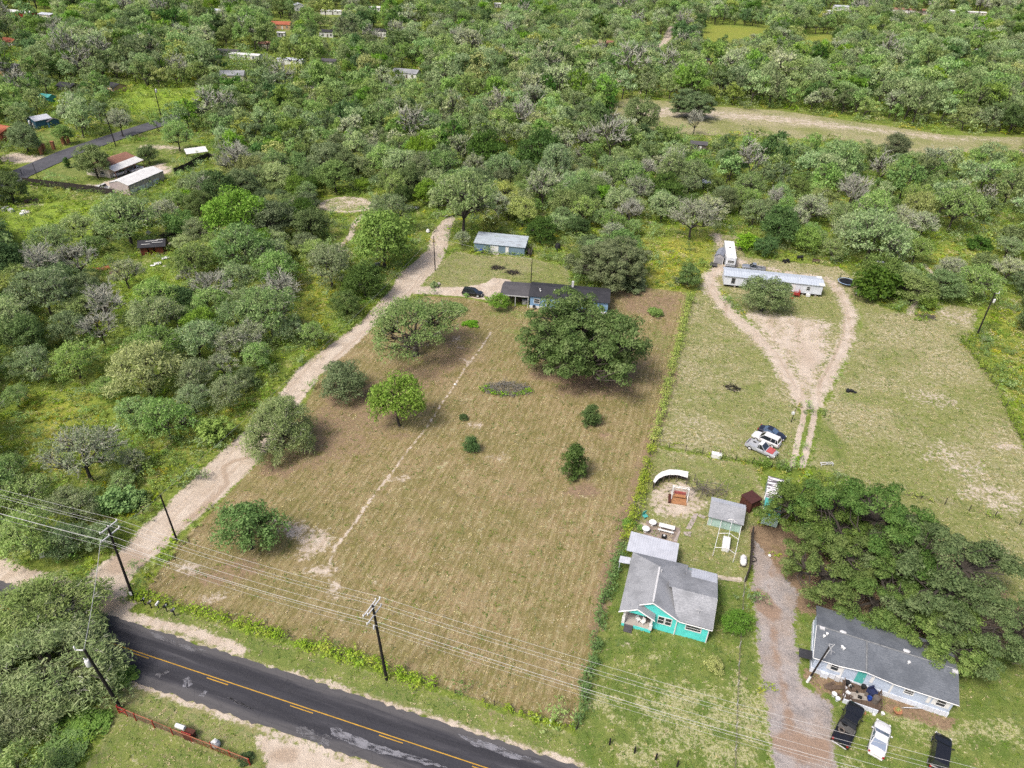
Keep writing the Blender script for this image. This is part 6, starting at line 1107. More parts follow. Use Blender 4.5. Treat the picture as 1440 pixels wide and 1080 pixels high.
    t = MB(); t.box(hl-.06,hl+.05,-.62*W,.62*W,.34,.48); t.build('bumper', K['black'] if body is not PW else body, e); t = MB(); t.box(-hl-.06,-hl+.05,-.8*W,.8*W,.38,.52); t.build('bumper', K['galv'] if kind == 'pickup' else body, e)
    return e
v = vehicle('pickup', (1206,990), (1180,1047), 'black pickup truck with a spare wheel in its bed beside the mobile home', PB, 'pickup_truck', 'truck', 6.0)
t = empty('spare_tyre', v.matrix_basis @ Vector((-1.25,.35,.58)), 0, 'loose tyre lying in the black pickup bed', 'tyre'); m_ = MB(); n_ = 18; vs = [((.3+.1*math.cos(b_))*math.cos(a_),(.3+.1*math.cos(b_))*math.sin(a_),.1+.1*math.sin(b_)) for a_ in [2*math.pi*i/n_ for i in range(n_)] for b_ in [2*math.pi*j/8 for j in range(8)]]; m_.add(vs, [(i*8+j, ((i+1)%n_)*8+j, ((i+1)%n_)*8+(j+1)%8, i*8+(j+1)%8) for i in range(n_) for j in range(8)]); m_.build('tyre', K['plank'], t, True)
vehicle('sedan', (1244,1013), (1231,1064), 'white sedan parked on the grass between two black vehicles', PW, 'parked_car', glass='bglass')
vehicle('suv', (1327,1033), (1318,1086), 'black estate car at the bottom edge of the mobile home lawn', PB, 'parked_car')
vehicle('sedan', (1103,615), (1069,601), 'dark navy coupe, uppermost of the three junk cars in the paddock', PD, 'parked_car', glass='bglass')
vehicle('suv', (1061,610), (1095,624.5), 'white four wheel drive between the navy coupe and the old pickup', PW, 'parked_car')
v = vehicle('pickup', (1091,640), (1052,621.5), 'old pickup with red hood, white cab and grey bed at the paddock fence', PS, 'pickup_truck', 'truck', 5.3, roof=PW, hood=mat('faded_red_hood', (.50,.10,.10), .6, .3, 1))
vehicle('suv', (677,413), (652,410), 'black four wheel drive on the drive to the carport', PB, 'parked_car')
vehicle('pickup', (1043,374), (1077,379), 'grey pickup with black bed behind the long white mobile home', PG, 'pickup_truck', 'truck', 5.8)
vehicle('pickup', (137.5,262.5), (154,265), 'white pickup in front of the white roofed garage', PW, 'pickup_truck', 'truck', 5.4)
vehicle('suv', (158,246.5), (176,240.5), 'white car at the near end of the brown house carport', PW, 'parked_car'); vehicle('sedan', (184,239.5), (199,235), 'white car at the far end of the brown house carport', PW, 'parked_car')
vehicle('suv', (84,132), (97,136), 'white vehicle beside the teal roofed shelter', PW, 'parked_car'); vehicle('sedan', (284,112), (296,110), 'white car left of the pale house in the far trees', PW, 'parked_car')
# ------------------------------------------------------------------ power poles and wires
AXU = RU; CD_ = Vector((math.cos(rad(68)), math.sin(rad(68)), 0))
def pole(px, py, hgt, label, lean=(0,0), r=.17, tag_=None):
    p = at(px, py); e = empty('power_pole', p, 0, label, 'power pole'); top = Vector((lean[0], lean[1], hgt)); m_ = MB(); m_.tube([Vector((0,0,-.3)), top*.5, top], r, 10, r*.68); m_.build('pole', K['polewood'], e, True); return e, p+top, top
def arm(e, c, length, d=CD_, ins=(-1,0,1), th=.06):
    m_ = MB(); m_.obox(c, length, th*2, th*2.2, rz=math.atan2(d.y, d.x)); a = m_.build('crossarm', K['galv'], e)
    pts = []
    for k in ins:
        q = Vector(c)+d*(k*length*.47); m_ = MB(); m_.lathe([(.05,.05),(.05,.12),(.09,.15),(.09,.24),(.05,.28),(.02,.32)], q, 8); m_.build('insulator', K['white'], a, True); pts.append(e.location+q+Vector((0,0,.3)))
    return pts
eB, tB, lB = pole(187.7, 841.4, 13.4, 'tall double crossarm pole at the mouth of the sandy dirt road', (.55,-.25), .19)
b1 = arm(eB, lB+Vector((.1,0,-.25)), 2.5); b2 = arm(eB, lB*.885, 2.8, ins=(-1,-.1,1)); m_ = MB(); m_.obox(lB*.045+Vector((.0,-.2,.6)), .34,.05,.6); m_.build('number_plate', K['white'], eB)
eA, tA, lA = pole(543.8, 955.4, 13.7, 'tall pole with three crossarms at the roadside hedge of the field', (-.55,-.35), .19)
a1 = arm(eA, lA+Vector((.12,.08,-.3)), 2.5); a1b = arm(eA, lA+Vector((-.32,-.1,-.35)), 2.5, ins=(-1,1)); a2 = arm(eA, lA*.885, 2.9, ins=(-1,.1,1))
for z in (.72,): m_ = MB(); m_.lathe([(.12,0),(.14,.3),(.1,.6)], lA*z+Vector((-.25,-.2,0)), 8); m_.build('splice_case', K['galv'], eA)
eC, tC, lC = pole(250.4, 763.5, 9.1, 'plain dark pole beside the sandy dirt road', (-.3,0), .15)
eD, tD, lD = pole(169.8, 995.9, 10.5, 'pole carrying a white transformer at the end of the red fence', (-.9,0), .20)
m_ = MB(); m_.lathe([(.24,0),(.28,.08),(.28,.85),(.2,.98),(.05,1.0)], lD*.76+Vector((-.55,.05,-.3)), 14); tr_ = m_.build('transformer', K['white'], eD, True); m_ = MB(); m_.tube([lD*.76+Vector((-.55,.05,.7)), lD*.76+Vector((-.75,.0,1.0))], .08, 6); m_.build('bushing', K['white'], tr_); m_ = MB(); m_.obox(lD+Vector((-.5,.0,-.1)), .9,.1,.1); m_.lathe([(.08,0),(.1,.5),(.05,.6)], lD+Vector((-.95,0,-.1)), 8); m_.build('cutout', K['white'], eD)
eE, tE, lE = pole(1373.8, 470.8, 10.4, 'leaning dark pole with a small transformer at the paddock corner', (-.2,0), .19)
m_ = MB(); m_.lathe([(.2,0),(.24,.08),(.24,.75),(.15,.85),(.03,.9)], lE*.78+Vector((.4,-.15,0)), 12); m_.build('transformer', K['white'], eE, True); m_ = MB(); m_.obox(lE+Vector((.4,0,-.15)), .9,.08,.08); m_.lathe([(.08,0),(.1,.4),(.04,.5)], lE+Vector((.8,0,-.2)), 8); m_.build('cutout', K['white'], eE)
eF, tF, lF = pole(746.5, 399, 6.5, 'short dark pole behind the charcoal roof', (0,0), .13)
eG, tG, lG = pole(612, 380, 9.0, 'slim dark pole at the driveway fork', (-.15,0), .13)
eH, tH, lH = pole(1135, 959, 6.6, 'dark service pole with white foot against the mobile home', (.9,.2), .13)
m_ = MB(); m_.tube([Vector((0,0,-.1)), lH*.17], .16, 10, .15); m_.build('painted_base', K['white'], eH); m_ = MB(); m_.tube([lH*.7+Vector((.1,-.1,0)), lH*1.03+Vector((.2,-.1,0)), lH*1.05+Vector((.45,0,.1))], .04, 5); m_.build('service_mast', K['galv'], eH); m_ = MB(); m_.obox(lH*1.06, .5,.05,.05); m_.obox(lH*1.0, .05,.5,.05); m_.build('antenna', K['galv'], eH)
eI, tI, lI = pole(1202, 416, 5.0, 'short yard pole with a white meter box beside the trampoline', (.5,.1), .10); m_ = MB(); m_.obox(lI*.2+Vector((.08,-.12,.2)), .4,.2,1.2); m_.build('meter_box', K['white'], eI)
eJ, tJ, lJ = pole(1112, 594, 3.4, 'thin post carrying a white box beside the paddock track', (.25,.1), .07); m_ = MB(); m_.obox(lJ*.62+Vector((-.25,-.1,0)), .5,.25,.5); m_.build('box', K['white'], eJ)
eK, tK, lK = pole(226.5, 163, 12.5, 'dark utility pole on the village lawn', (-.3,0), .2); m_ = MB(); m_.lathe([(.3,0),(.35,.1),(.35,1.2),(.1,1.4)], lK*.72+Vector((.6,0,0)), 10); m_.build('transformer', K['galv'], eK, True)
eL, tL, lL = pole(56, 206, 9.5, 'dark utility pole at the village driveway', (-.4,0), .2); m_ = MB(); m_.lathe([(.25,0),(.3,.1),(.3,1.0),(.1,1.2)], lL*.8+Vector((-.5,0,0)), 10); m_.build('transformer', K['white'], eL, True)
eM, tM, lM = pole(163, 206, 11, 'dark utility pole behind the brown roofed house', (-.6,0), .2); pole(54, 252, 5, 'thin dark post on the lawn before the board fence', (-.2,0), .1); pole(31, 246, 2.0, 'short stake at the village road edge', (0,0), .08)
def wire(p, q, sag, label, r=.016, group=None, n=14):
    m_ = MB(); pts = []
    for i in range(n+1): t = i/n; c = p.lerp(q, t); c = c-Vector((0,0,4*sag*t*(1-t))); pts.append(c)
    m_.tube(pts, r, 4, cap=False); o = m_.build('power_line', K['wire']); tag(o, label, 'power line', group); return o
west = -AXU*58+Vector((0,0,.1)); east = AXU*66+Vector((0,0,.2))
GW = 'overhead wires along the asphalt road'
nm = ['far crossarm wire', 'middle crossarm wire', 'near crossarm wire']
def flat(l): return sorted(l, key=lambda v: -v.y)
B1, A1, B2, A2, A1b = flat(b1), flat(a1), flat(b2), flat(a2), flat(a1b)
for k in range(3):
    wire(B1[k], B1[k]+west, .8, f'upper {nm[k]} running off past the left photo edge', group=GW); wire(B1[k], A1[k], .55, f'upper {nm[k]} between the two tall crossarm poles', group=GW); wire(A1[k], A1[k]+east, .9, f'upper {nm[k]} crossing above the turquoise house lawn', group=GW)
    if k != 1: wire(B2[k], B2[k]+west, .8, f'lower {nm[k]} running off past the left photo edge', group=GW); wire(B2[k], A2[k], .55, f'lower {nm[k]} between the two tall crossarm poles', group=GW); wire(A2[k], A2[k]+east, .9, f'lower {nm[k]} crossing above the turquoise house lawn', group=GW)
cB, cA = eB.location+lB*.78, eA.location+lA*.80
wire(cB, cB+west, 1.0, 'thick low cable running off past the left photo edge', .026, GW); wire(cB, cA, .7, 'thick low cable between the two tall crossarm poles', .026, GW); wire(cA, cA+east, 1.1, 'thick low cable crossing above the front lawn', .026, GW)
cB, cA = eB.location+lB*.70, eA.location+lA*.70
wire(cB, cB+west, 1.0, 'lowest thin cable running off past the left photo edge', .012, GW); wire(cB, cA, .8, 'lowest thin cable between the two tall crossarm poles', .012, GW); wire(cA, cA+east, 1.1, 'lowest thin cable crossing above the front lawn', .012, GW)
wire(B2[0], tC, .3, 'single wire from the crossarm pole to the plain pole on the dirt road', .016); wire(tC, tG, 1.2, 'long single wire following the dirt road to the driveway fork', .014, n=24); wire(B2[2], tD+Vector((0,0,.1)), .4, 'single wire crossing the asphalt to the transformer pole', .03); wire(tG, tF, .5, 'service wire from the driveway fork to the house pole', .02)
# guy wire / chain link details
wire(tH, BRH.matrix_basis @ Vector((1.0,2.0,3.9)), .1, 'short service wire onto the grey mobile home roof', .018)
# ------------------------------------------------------------------ fences and hedges
def fence(name, label, pts, gap=3.0, hgt=1.25, leaf=None, dens=10, wd=.5, gaps=(), post='postwood', r=.06, wires=2, cat='fence', lh=None, card=.30, wired=True):
    P = [at(*q) for q in pts]; org = P[0].copy(); e = empty(name, org, 0, label, cat); seg = []; tot = 0
    for a, b_ in zip(P, P[1:]): seg.append((tot, a, b_)); tot += (b_-a).length
    def along(t):
        for s0, a, b_ in reversed(seg):
            if t >= s0: return a.lerp(b_, min(1, (t-s0)/max(1e-6, (b_-a).length)))
        return P[0]
    n = max(1, int(tot/gap)); tops = []
    for i in range(n+1):
        q = along(tot*i/n)-org; m_ = MB(); hh = hgt*random.uniform(.9, 1.12); tp = q+Vector((random.gauss(0,.03), random.gauss(0,.03), hh)); m_.tube([q-Vector((0,0,.2)), tp], r, 6, r*.9); m_.build('post', K[post], e); tops.append((q, tp))
    if wired:
        m_ = MB()
        for k in range(wires):
            f = .9-.4*k/max(1, wires-1)*1.6 if wires > 1 else .9
            for (q0, t0), (q1, t1) in zip(tops, tops[1:]): m_.tube([q0.lerp(t0, max(.15, f)), q1.lerp(t1, max(.15, f))], .012, 3, cap=False)
        m_.build('wire_strand', K['plank'], e)
    if leaf:
        rng = np.random.default_rng(len(pts)*7+int(tot)); k = int(tot*4.6); t = rng.uniform(0, tot, k); t = np.array([x for x in t if not any(a < x/tot < b_ for a, b_ in gaps)]); lh_ = lh or hgt
        C_ = np.array([along(x)-org for x in t])+np.stack([rng.normal(0, wd*.4, len(t)), rng.normal(0, wd*.4, len(t)), rng.uniform(.15, lh_*.85, len(t))], 1)
        sz = wd*rng.uniform(.6, 1.35, len(t))[:, None]*np.array([[1, 1, .85]]); v, q = cards(rng, C_, sz, dens, card, .6); v[:, 2] = np.maximum(v[:, 2], .03); link('vine', np_mesh('vine', v, q, K[leaf]), e)
    return e
fence('vine_fence', 'vine covered wire fence along the right side of the mown field', [(970,417),(962,450),(945,520),(928,585),(917,628)], 3.2, 1.4, 'weed', 30, .85, lh=1.6)
fence('vine_fence', 'weedy fence line between the field and the turquoise house yard', [(917,628),(908,668),(895,715),(880,760)], 3.2, 1.3, 'weed', 30, .8, gaps=((.1,.18),))
fence('vine_fence', 'bushy vine fence beside the turquoise house lawn', [(877,768),(862,815),(848,850)], 2.6, 1.4, 'leaf_bright', 34, .9, lh=1.8); fence('vine_fence', 'low vine fence running down to the roadside corner', [(848,850),(838,900),(826,960),(812,1024)], 3.0, 1.2, 'leaf_bright', 30, .7, gaps=((.02,.08),(.3,.34)))
fence('hedge', 'green weed hedge along the roadside edge of the field', [(196,842),(250,854),(300,868),(360,886),(447,913),(500,928),(560,951),(612,966)], 4, 1.1, 'weed', 30, .8, gaps=((.10,.14),(.52,.55))); fence('hedge', 'sparse weedy fence at the field corner by the asphalt', [(640,975),(700,994),(770,1017),(810,1026)], 4, .9, 'weed', 14, .4, gaps=((.0,.2),(.3,.42)))
fence('wire_fence', 'rear wire fence above the turquoise house back yard', [(918,627),(950,633),(1000,641),(1058,652)], 2.6, 1.3, 'weed', 12, .35, gaps=((.05,.4),(.5,.7)), wires=3); fence('vine_fence', 'green overgrown fence left of the oaks behind the junk cars', [(1058,652),(1085,658),(1112,664)], 2.4, 1.3, 'leaf_bright', 30, .8); fence('wire_fence', 'wire fence crossing the paddock right of the oaks', [(1262,696),(1300,703),(1340,713),(1380,723),(1418,734),(1470,748)], 3.1, 1.35, 'weed', 10, .35, gaps=((.25,.6),(.7,1)), wires=3)
fence('wire_fence', 'weedy wire fence along the far right edge of the paddock', [(1352,478),(1372,505),(1396,540),(1412,570),(1428,600),(1444,632)], 3.2, 1.3, 'weed', 14, .5, gaps=((.5,.6),), wires=3); fence('chainlink_fence', 'grey chain link fence between the turquoise house lawn and the gravel drive', [(1046,818),(1043,860),(1039,920),(1036,985),(1032,1090)], 2.6, 1.1, None, post='galv', r=.035, wires=4)
fence('vine_fence', 'vine draped wire left of the sandy dirt road', [(160,694),(180,682),(200,664)], 3, .8, 'leaf_grey', 20, .4); fence('vine_fence', 'vine draped wire beyond the grey sprawling tree', [(214,650),(236,634),(255,616)], 3, .9, 'leaf_bright', 20, .4)
fence('plank_fence', 'dark board fence with junk beside the bare canopy frame', [(1057,752),(1056,775),(1054,800),(1048,818)], .45, 1.5, None, post='postwood', r=.11, wires=3); fence('brush_fence', 'rough fence of piled branches right of the swing', [(976,676),(982,688),(990,698),(1000,700),(1005,694)], 1.0, 1.5, None, post='brushwood', r=.06, wires=2)
fence('metal_fence', 'dark rail fence left of the patio roof', [(890,752),(893,738),(897,722),(901,708)], 1.8, 1.3, None, post='postwood', r=.05, wires=3)
t = empty('branch_pile', at(990,692), 0, 'heap of dark branches and poles behind the mint shed', 'branch pile'); m_ = MB()
for k in range(60): c = Vector((random.gauss(0,1.6), random.gauss(0,.9), random.uniform(.1,1.1))); d = Vector((random.gauss(0,1), random.gauss(0,.5), random.gauss(0,.25))).normalized()*random.uniform(.6,1.5); m_.tube([c-d, c+d*.2+Vector((0,0,.06)), c+d], random.uniform(.025,.06), 4, .02)
m_.build('branches', K['brushwood'], t)
# dark board fence by the white garage
def board_fence(label, pts, hgt, mm):
    P = [at(*q) for q in pts]; e = empty('board_fence', P[0], 0, label, 'fence'); m_ = MB()
    for a, b_ in zip(P, P[1:]):
        a, b_ = a-P[0], b_-P[0]; L = (b_-a).length; n = int(L/.22); d = (b_-a)/L; ang = math.atan2(d.y, d.x)
        for i in range(n): m_.obox(a+d*(i+.5)*.22+Vector((0,0,hgt*.5)), .2,.04,hgt*random.uniform(.93,1.05), rz=ang)
    m_.build('boards', K[mm], e)
    for q in P: p_ = MB(); p_.box(q.x-P[0].x-.07,q.x-P[0].x+.07,q.y-P[0].y-.07,q.y-P[0].y+.07,0,hgt*1.08); p_.build('post', K['postwood'], e)
board_fence('long dark board fence in front of the white garage', [(34,259),(60,262),(100,267),(135,271),(162,276)], 2.1, 'postwood'); board_fence('dark board fence behind the white garage', [(246,246),(262,240),(280,230),(296,223)], 2.2, 'postwood')
t = empty('shelter', at(264,226), rad(30), 'white tin roofed shelter at the end of the dark board fence', 'shelter'); m_ = MB(); m_.slab([(0,0,2.2),(7,0,2.4),(7,5,2.9),(0,5,2.7)], .08); m_.build('roof', K['whiteroof'], t); [MB().box(x-.07,x+.07,y-.07,y+.07,0,2.25).build('post', K['postwood'], t) for x in (.3,6.6) for y in (.3,4.6)]
t = empty('flat_trailer', at(282,222), rad(30), 'grey flatbed trailer beside the white shelter', 'trailer'); m_ = MB(); m_.box(0,7,-1,1,.6,.75); m_.build('bed', K['plank'], t); [MB().lathe([(.35,-.1),(.35,.1)], (0,0,0), 12, axis='Y').build('wheel', K['black'], t, loc=(x,y,.35)) for x in (4.5,5.4) for y in (-1,1)]
t = empty('low_shed_roof', at(258,238), rad(20), 'low rusty cattle gate on the lawn before the white shelter', 'gate'); t.name = 'cattle_gate'; m_ = MB(); [m_.tube([(-2,0,z),(2,0,z)], .05, 4) for z in (.3,.7,1.1,1.5)]; [m_.tube([(x,0,0),(x,0,1.5)], .05, 4) for x in (-2,0,2)]; m_.build('gate', K['rust'], t)
for x, y, lb in ((59,217,'first orange gate post at the village driveway'),(63,214,'second orange gate post at the village driveway'),(76,210,'third orange gate post, beside the bright tree'),(90,204,'fourth orange gate post, farthest along the village lawn'),(97,202,'last orange gate post near the village road')): t = empty('gate_post', at(x,y), 0, lb, 'post'); m_ = MB(); m_.box(-.45,.45,-.45,.45,0,2.6); m_.box(-.55,.55,-.55,.55,2.6,2.8); m_.build('pillar', K['terracotta'], t)
# red pipe fence at the bottom left
fence('pipe_fence', 'red pipe and mesh fence along the near side of the asphalt road', [(168,1002),(197,1016),(229,1028),(260,1040),(290,1050),(322,1063),(352,1076)], 2.2, 1.25, None, post='redpaint', r=.07, wires=5)
P = [at(*q) for q in [(168,1002),(260,1040),(352,1076)]]; t = empty('pipe_rail', P[0], 0, 'red top rail and rusty mesh of the roadside pipe fence', 'rail'); m_ = MB(); m_.tube([p-P[0]+Vector((0,0,1.2)) for p in P], .05, 5)
for i in range(240):
    q = P[0].lerp(P[2], i/239)-P[0]; m_.tube([q+Vector((0,0,.05)), q+Vector((random.gauss(0,.14),random.gauss(0,.06),random.uniform(.7,1.15)))], .017, 3, cap=False)
m_.build('rail', mat('rusty_mesh', (.42,.16,.08), .8, .4, 3), t)
for x0, y0_, lb in ((168,1003,'red braced corner frame of the fence at the transformer pole'),(259,1038,'red braced frame halfway along the roadside fence')):
    t = empty('fence_brace', at(x0,y0_), rad(-16), lb, 'fence frame'); m_ = MB(); [m_.tube([(x,0,0),(x,0,1.35)], .06, 5) for x in (0,1.1)]; m_.tube([(0,0,1.3),(1.1,0,1.3)], .05, 5); m_.tube([(0,0,.1),(1.1,0,1.25)], .04, 5); m_.tube([(0,0,.65),(1.1,0,.65)], .04, 5); m_.build('frame', K['redpaint'], t)
t = empty('gate_box', at(268,1037), rad(-16), 'dark red box standing behind the roadside fence', 'box'); m_ = MB(); m_.box(-.5,.5,-.4,.4,0,.9); m_.box(-.55,.55,-.45,.45,.9,.98); m_.build('box', K['rust'], t)
t = empty('mail_box', at(257,1030), rad(-16), 'white mailbox on a post behind the red fence', 'mailbox'); m_ = MB(); m_.tube([(0,0,0),(0,0,1.0)], .06, 5); m_.build('post', K['postwood'], t); m_ = MB(); m_.prism([(-.55,-.22,1.0),(-.55,.22,1.0),(-.55,.22,1.25),(-.55,.1,1.4),(-.55,-.1,1.4),(-.55,-.22,1.25)], (1.1,0,0)); m_.build('box', K['white'], t)
t = empty('stone_ornament', at(305,1049), .4, 'white and grey stone ornament behind the red fence', 'ornament'); m_ = MB(); m_.lathe([(.35,0),(.45,.3),(.4,.6),(.2,.8),(.25,.95),(.05,1.1)], n=10); m_.build('body', K['galv'], t, True); m_ = MB(); m_.obox((-.2,.3,.3), .6,.4,.5, rz=.5); m_.build('base', K['white'], t)
t = empty('plank_board', at(150,983), .5, 'small orange board in the weeds by the transformer pole', 'board'); m_ = MB(); m_.obox((0,0,.4), .7,.06,.8, rx=.3); m_.build('board', K['orangewood'], t)
# mailboxes at the dirt road mouth
for x, y, mm, lb in ((204,851,'black','black mailbox nearest the crossarm pole'),(213,855,'plank','second mailbox, grey with white flag, on the grass by the dirt road'),(224,857,'white','white mailbox, middle of the five'),(235,860,'black','fourth mailbox, black, by the dirt road'),(246,866,'charcoal2','last mailbox of the five, farthest from the pole')):
    t = empty('mailbox', at(x,y), rad(-16+random.uniform(-8,8)), lb, 'mailbox', 'mailboxes by the dirt road'); m_ = MB(); m_.box(-.06,.06,-.06,.06,0,1.05); m_.build('post', K['postwood'], t); m_ = MB(); m_.prism([(-.12,-.3,1.05),(.12,-.3,1.05),(.12,-.3,1.22),(.07,-.3,1.32),(-.07,-.3,1.32),(-.12,-.3,1.22)], (0,.6,0)); m_.build('box', K[mm], t); m_ = MB(); m_.box(.13,.16,-.05,.15,1.15,1.4); m_.build('flag', K['white'], t)
for k, (x, y) in enumerate([(857,1047),(892,1059),(922,1068),(952,1078)]): t = empty('wooden_post', at(x,y), 0, ['dark stub post nearest the field corner','second dark stub post on the front lawn','third dark stub post on the front lawn','last dark stub post at the bottom edge'][k], 'post', 'stub posts on the front lawn'); m_ = MB(); m_.tube([(0,0,-.2),(0,0,1.15)], .11, 7, .1); m_.build('post', K['polewood'], t)
t = empty('culvert_marker', at(773,1020), 0, 'thin white marker post at the field corner', 'marker'); m_ = MB(); m_.tube([(0,0,0),(0,0,1.1)], .06, 6); m_.build('post', K['white'], t)
# brush piles and other small things on the ground
def brush(px, py, rx, ry, hgt, label, n=90, mm='brushwood', leaf=None):
    c = at(px, py); t = empty('brush_pile', c, 0, label, 'brush pile'); m_ = MB()
    for k in range(n):
        a, r = random.uniform(0,6.28), random.random()**.5; p = Vector((rx*r*math.cos(a), ry*r*math.sin(a), random.uniform(.05, hgt*(1.05-r*.8)))); d = Vector((random.gauss(0,1), random.gauss(0,1), random.gauss(0,.35))).normalized()*random.uniform(.3,.9)*min(rx,1.5); m_.tube([p-d, p+Vector((random.gauss(0,.1),random.gauss(0,.1),random.gauss(0,.08))), p+d], random.uniform(.02,.07), 4, .015, cap=False)
    m_.build('branches', K[mm], t)
    if leaf:
        rng = np.random.default_rng(n); k = leaf[1]; a = rng.uniform(leaf[2], leaf[3], k); r = rng.uniform(.75, 1.15, k); v, q = cards(rng, np.stack([rx*r*np.cos(a), ry*r*np.sin(a), np.full(k, .3)], 1), np.full((k, 3), .5), 30, .28, .6); v[:, 2] = np.maximum(v[:, 2], .02); link('vine', np_mesh('vine', v, q, K[leaf[0]]), t)
brush(712, 548, 4.6, 2.2, 1.5, 'large grey brush pile with green vines in the middle of the mown field', 300, 'greybranch', ('leaf_bright', 36, 2.6, 6.4)); brush(700, 377, 1.7, 1.1, .7, 'dark brush pile below the blue barn doors', 80, 'postwood'); brush(721, 384, 1.7, 1.1, .7, 'dark brush pile closer to the charcoal roof', 80, 'postwood'); brush(1030, 546, 1.3, 1.0, .5, 'burnt black branch ring on the pale paddock grass', 60, 'polewood'); brush(1302, 446, 2.2, 1.4, .8, 'grey brush pile with yellow weeds at the paddock gap', 90, 'brushwood', ('weed_gold', 14, .3, 2.6))
def junk(name, px, py, label, cat, f, mm, rz=0): t = empty(name, at(px, py), rz, label, cat); m_ = MB(); f(m_); m_.build('body', K[mm], t)
junk('tyre_stack', 1192, 551, 'dark tyre pile on the paddock grass right of the track', 'tyres', lambda m_: [m_.lathe([(.2,.2*k),(.36,.2*k+.02),(.36,.2*k+.17),(.2,.2*k+.19)], (x,y,0), 14) for x, y, n_ in ((0,0,2),(.75,.1,2),(.3,.6,1),(1.3,-.2,1)) for k in range(n_)], 'black')
junk('scrap_heap', 1163, 656, 'grey scrap frame in front of the oaks by the track', 'scrap', lambda m_: [m_.tube([a_, b_], .07, 5) for a_, b_ in (((-1,0,.4),(1,.2,.5)),((-1,.6,.3),(1,.7,.4)),((-1,0,.4),(-1,.6,.3)),((1,.2,.5),(1,.7,.4)),((0,.1,.45),(0,.65,.35)),((-1,0,0),(-1,0,.4)),((1,.2,0),(1,.2,.5)))], 'galv')
junk('stump', 955, 398, 'dark wooden feeder frame in the yellow weeds', 'feeder', lambda m_: (m_.box(-1.1,1.1,-.6,.6,1.0,1.15), [m_.box(x-.07,x+.07,y-.07,y+.07,0,1.0) for x in (-1,1) for y in (-.5,.5)], m_.box(-1,1,-.5,.5,.3,.42)), 'postwood', -.2)
junk('quad_bike', 1105, 369, 'black quad bike at the edge of the trees behind the mobile home', 'quad bike', lambda m_: ([m_.lathe([(.2,-.12),(.3,-.1),(.3,.1),(.2,.12)], (x,y,.3), 12, axis='Y') for x in (-.6,.6) for y in (-.45,.45)], m_.box(-.8,.8,-.25,.25,.4,.75), m_.box(-.9,-.3,-.4,.4,.7,.8), m_.box(.3,.9,-.4,.4,.7,.8), m_.tube([(.3,-.35,1.05),(.35,0,1.0),(.3,.35,1.05)], .03, 5), m_.tube([(.4,0,.7),(.33,0,1.0)], .04, 5)), 'black', .4)
junk('grill_smoker', 1124, 366, 'dark covered smoker under the trees behind the mobile home', 'grill', lambda m_: (m_.lathe([(.02,-.8),(.4,-.75),(.4,.75),(.02,.8)], (0,0,1.0), 14, axis='X'), [m_.box(x-.05,x+.05,y-.05,y+.05,0,.8) for x in (-.6,.6) for y in (-.3,.3)]), 'black', .2)
junk('plank_bench', 1147, 369.5, 'brown wooden bench under the trees behind the mobile home', 'bench', lambda m_: (m_.box(-.9,.9,-.25,.25,.42,.5), m_.obox((0,.3,.75), 1.8,.06,.5, rx=.15), [m_.box(x-.05,x+.05,-.22,.22,0,.42) for x in (-.8,.8)]), 'deckwood', -.1)
junk('picnic_table', 1234, 372, 'white topped table at the edge of the grey green tree', 'table', lambda m_: (m_.box(-1.4,1.4,-.5,.5,.8,.88), [m_.box(x-.05,x+.05,y-.05,y+.05,0,.8) for x in (-1.2,1.2) for y in (-.4,.4)]), 'whiteblue', -.15)
junk('cloth_heap', 1283, 379, 'white and red heap in the grass past the white topped table', 'heap', lambda m_: [m_.obox((random.uniform(-.7,.7),random.uniform(-.4,.4),.25), .8,.6,.45, rz=random.random()*3, rx=.2) for k in range(5)], 'white')
junk('scrap_heap', 578, 293, 'white scrap heap in the trees beside the dirt road end', 'heap', lambda m_: [m_.obox((random.uniform(-2,2),random.uniform(-1,1),.3), 1.2,.8,.4, rz=random.random()*3, rx=random.uniform(-.3,.3)) for k in range(10)], 'galv'); junk('old_car_wreck', 414, 273, 'dark scrap heap beside the sand loop', 'heap', lambda m_: [m_.obox((random.uniform(-2,2),random.uniform(-1,1),.4), 1.4,.9,.6, rz=random.random()*3) for k in range(7)], 'charcoal2')
for k, (x, y, mm, lb) in enumerate(((8,279,'blueplastic','blue drum pile at the left junk yard'),(12,296,'galv','grey junk pile at the left photo edge'),(44,285,'deckwood','brown junk pile under the dark tree'),(30,302,'white','white junk beside the left junk yard tree'),(3,358,'galv','grey trough at the left photo edge below the weeds'),(36,300,'concrete','pale block pile in the junk yard weeds'))): junk('junk_pile', x, y, lb, 'junk', lambda m_: [m_.obox((random.uniform(-1.6,1.6),random.uniform(-1.2,1.2),.4), 1.1,.8,.7, rz=random.random()*3, rx=random.uniform(-.2,.2)) for q in range(5)], mm)
junk('white_sign', 60, 783, 'small white utility box in the grass by the dirt road', 'box', lambda m_: (m_.box(-.3,.3,-.2,.2,0,.7), m_.box(-.34,.34,-.24,.24,.7,.78)), 'white', .4)
junk('leaning_panel', 528, 377, 'grey sheet leaning on the bushes at the driveway fork', 'panel', lambda m_: (m_.obox((0,0,.8), 2.2,.06,1.5, rx=.35), m_.obox((1.4,.2,.7), .9,.06,1.3, rx=.3, rz=.3)), 'galv', .8)
junk('rock_block', 617, 400, 'white stone at the driveway fork', 'stone', lambda m_: m_.lathe([(.3,0),(.5,.2),(.35,.45),(.05,.5)], n=8), 'concrete'); junk('white_bag', 602, 327, 'white bag beside the dirt road before the trees', 'bag', lambda m_: m_.lathe([(.3,0),(.6,.3),(.4,.9),(.1,1.1)], n=8), 'white')
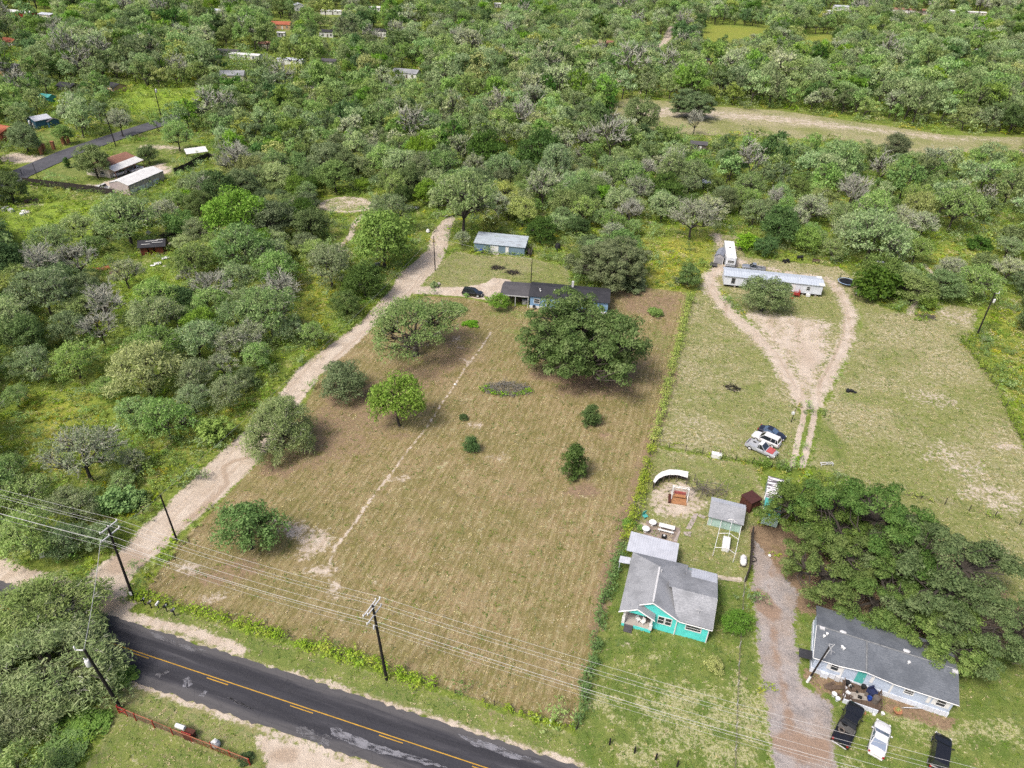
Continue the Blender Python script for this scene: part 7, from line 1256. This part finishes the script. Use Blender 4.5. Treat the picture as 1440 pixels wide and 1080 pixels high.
junk('sack', 1082, 782, 'small white sack by the plank fence', 'sack', lambda m_: m_.lathe([(.15,0),(.25,.15),(.1,.35)], n=8), 'white'); junk('hose_reel', 1059, 787, 'black coiled hose on the ground beside the plank fence', 'hose', lambda m_: m_.tube([(.45*math.cos(q*.3),.45*math.sin(q*.3),.08+.002*q) for q in range(40)], .05, 5), 'black')
t = empty('log', at(640,541), 0, 'white stone at the top of the foot trail', 'stone'); m_ = MB(); m_.lathe([(.15,0),(.28,.12),(.1,.28)], n=8); m_.build('stone', K['white'], t); t.name = 'pale_stone'
# trampoline
c = at(1189.5, 400); t = empty('trampoline', c, 0, 'dark round trampoline with blue edge beside the thicket', 'trampoline'); m_ = MB(); m_.lathe([(0.02,.85),(1.75,.85),(1.75,.88),(0.02,.88)], n=28); m_.build('mat', K['tarp'], t); m_ = MB(); n_ = 28; vs = [((2.05+.1*math.cos(b_))*math.cos(a_),(2.05+.1*math.cos(b_))*math.sin(a_),.86+.06*math.sin(b_)) for a_ in [2*math.pi*i/n_ for i in range(n_)] for b_ in [2*math.pi*j/6 for j in range(6)]]; m_.add(vs, [(i*6+j, ((i+1)%n_)*6+j, ((i+1)%n_)*6+(j+1)%6, i*6+(j+1)%6) for i in range(n_) for j in range(6)]); m_.build('rim_pad', mat('pale_blue_pad', (.30,.42,.62), .6, .2, 2), t, True)
for k in range(6): a0 = 2*math.pi*k/6; m_ = MB(); m_.tube([(2.05*math.cos(a0),2.05*math.sin(a0),0),(2.05*math.cos(a0),2.05*math.sin(a0),2.55)], .04, 5); m_.build('pole', K['black'], t)
# ------------------------------------------------------------------ daylight
w = bpy.data.worlds.new('World'); bpy.context.scene.world = w; w.use_nodes = True; nt = w.node_tree; bg = nt.nodes['Background']; sky = nt.nodes.new('ShaderNodeTexSky'); sky.sky_type = 'NISHITA'; sky.sun_disc = False
SUN = Vector((-.42, -.40, .82)).normalized(); sky.sun_elevation = math.asin(SUN.z); sky.sun_rotation = math.atan2(SUN.x, SUN.y); sky.dust_density = 5.0; sky.air_density = .6; sky.ozone_density = 1.0
nt.links.new(sky.outputs[0], bg.inputs[0]); bg.inputs[1].default_value = SKY_S
ld = bpy.data.lights.new('sun', 'SUN'); ld.energy = SUN_S; ld.angle = rad(SUN_A); ld.color = (1, .96, .90); lo = bpy.data.objects.new('sun', ld); C.objects.link(lo); lo.rotation_euler = (-SUN).to_track_quat('-Z', 'Y').to_euler(); lo.location = (0, 0, 200)
sc = bpy.context.scene; sc.view_settings.view_transform = 'Standard'; sc.view_settings.look = 'None'; sc.view_settings.exposure = EXPO; sc.view_settings.gamma = 1; sc.view_settings.use_curve_mapping = False
sc.cycles.max_bounces = 5; sc.cycles.diffuse_bounces = 3; sc.cycles.glossy_bounces = 2; sc.cycles.transmission_bounces = 2; sc.cycles.transparent_max_bounces = 4; sc.cycles.use_denoising = False
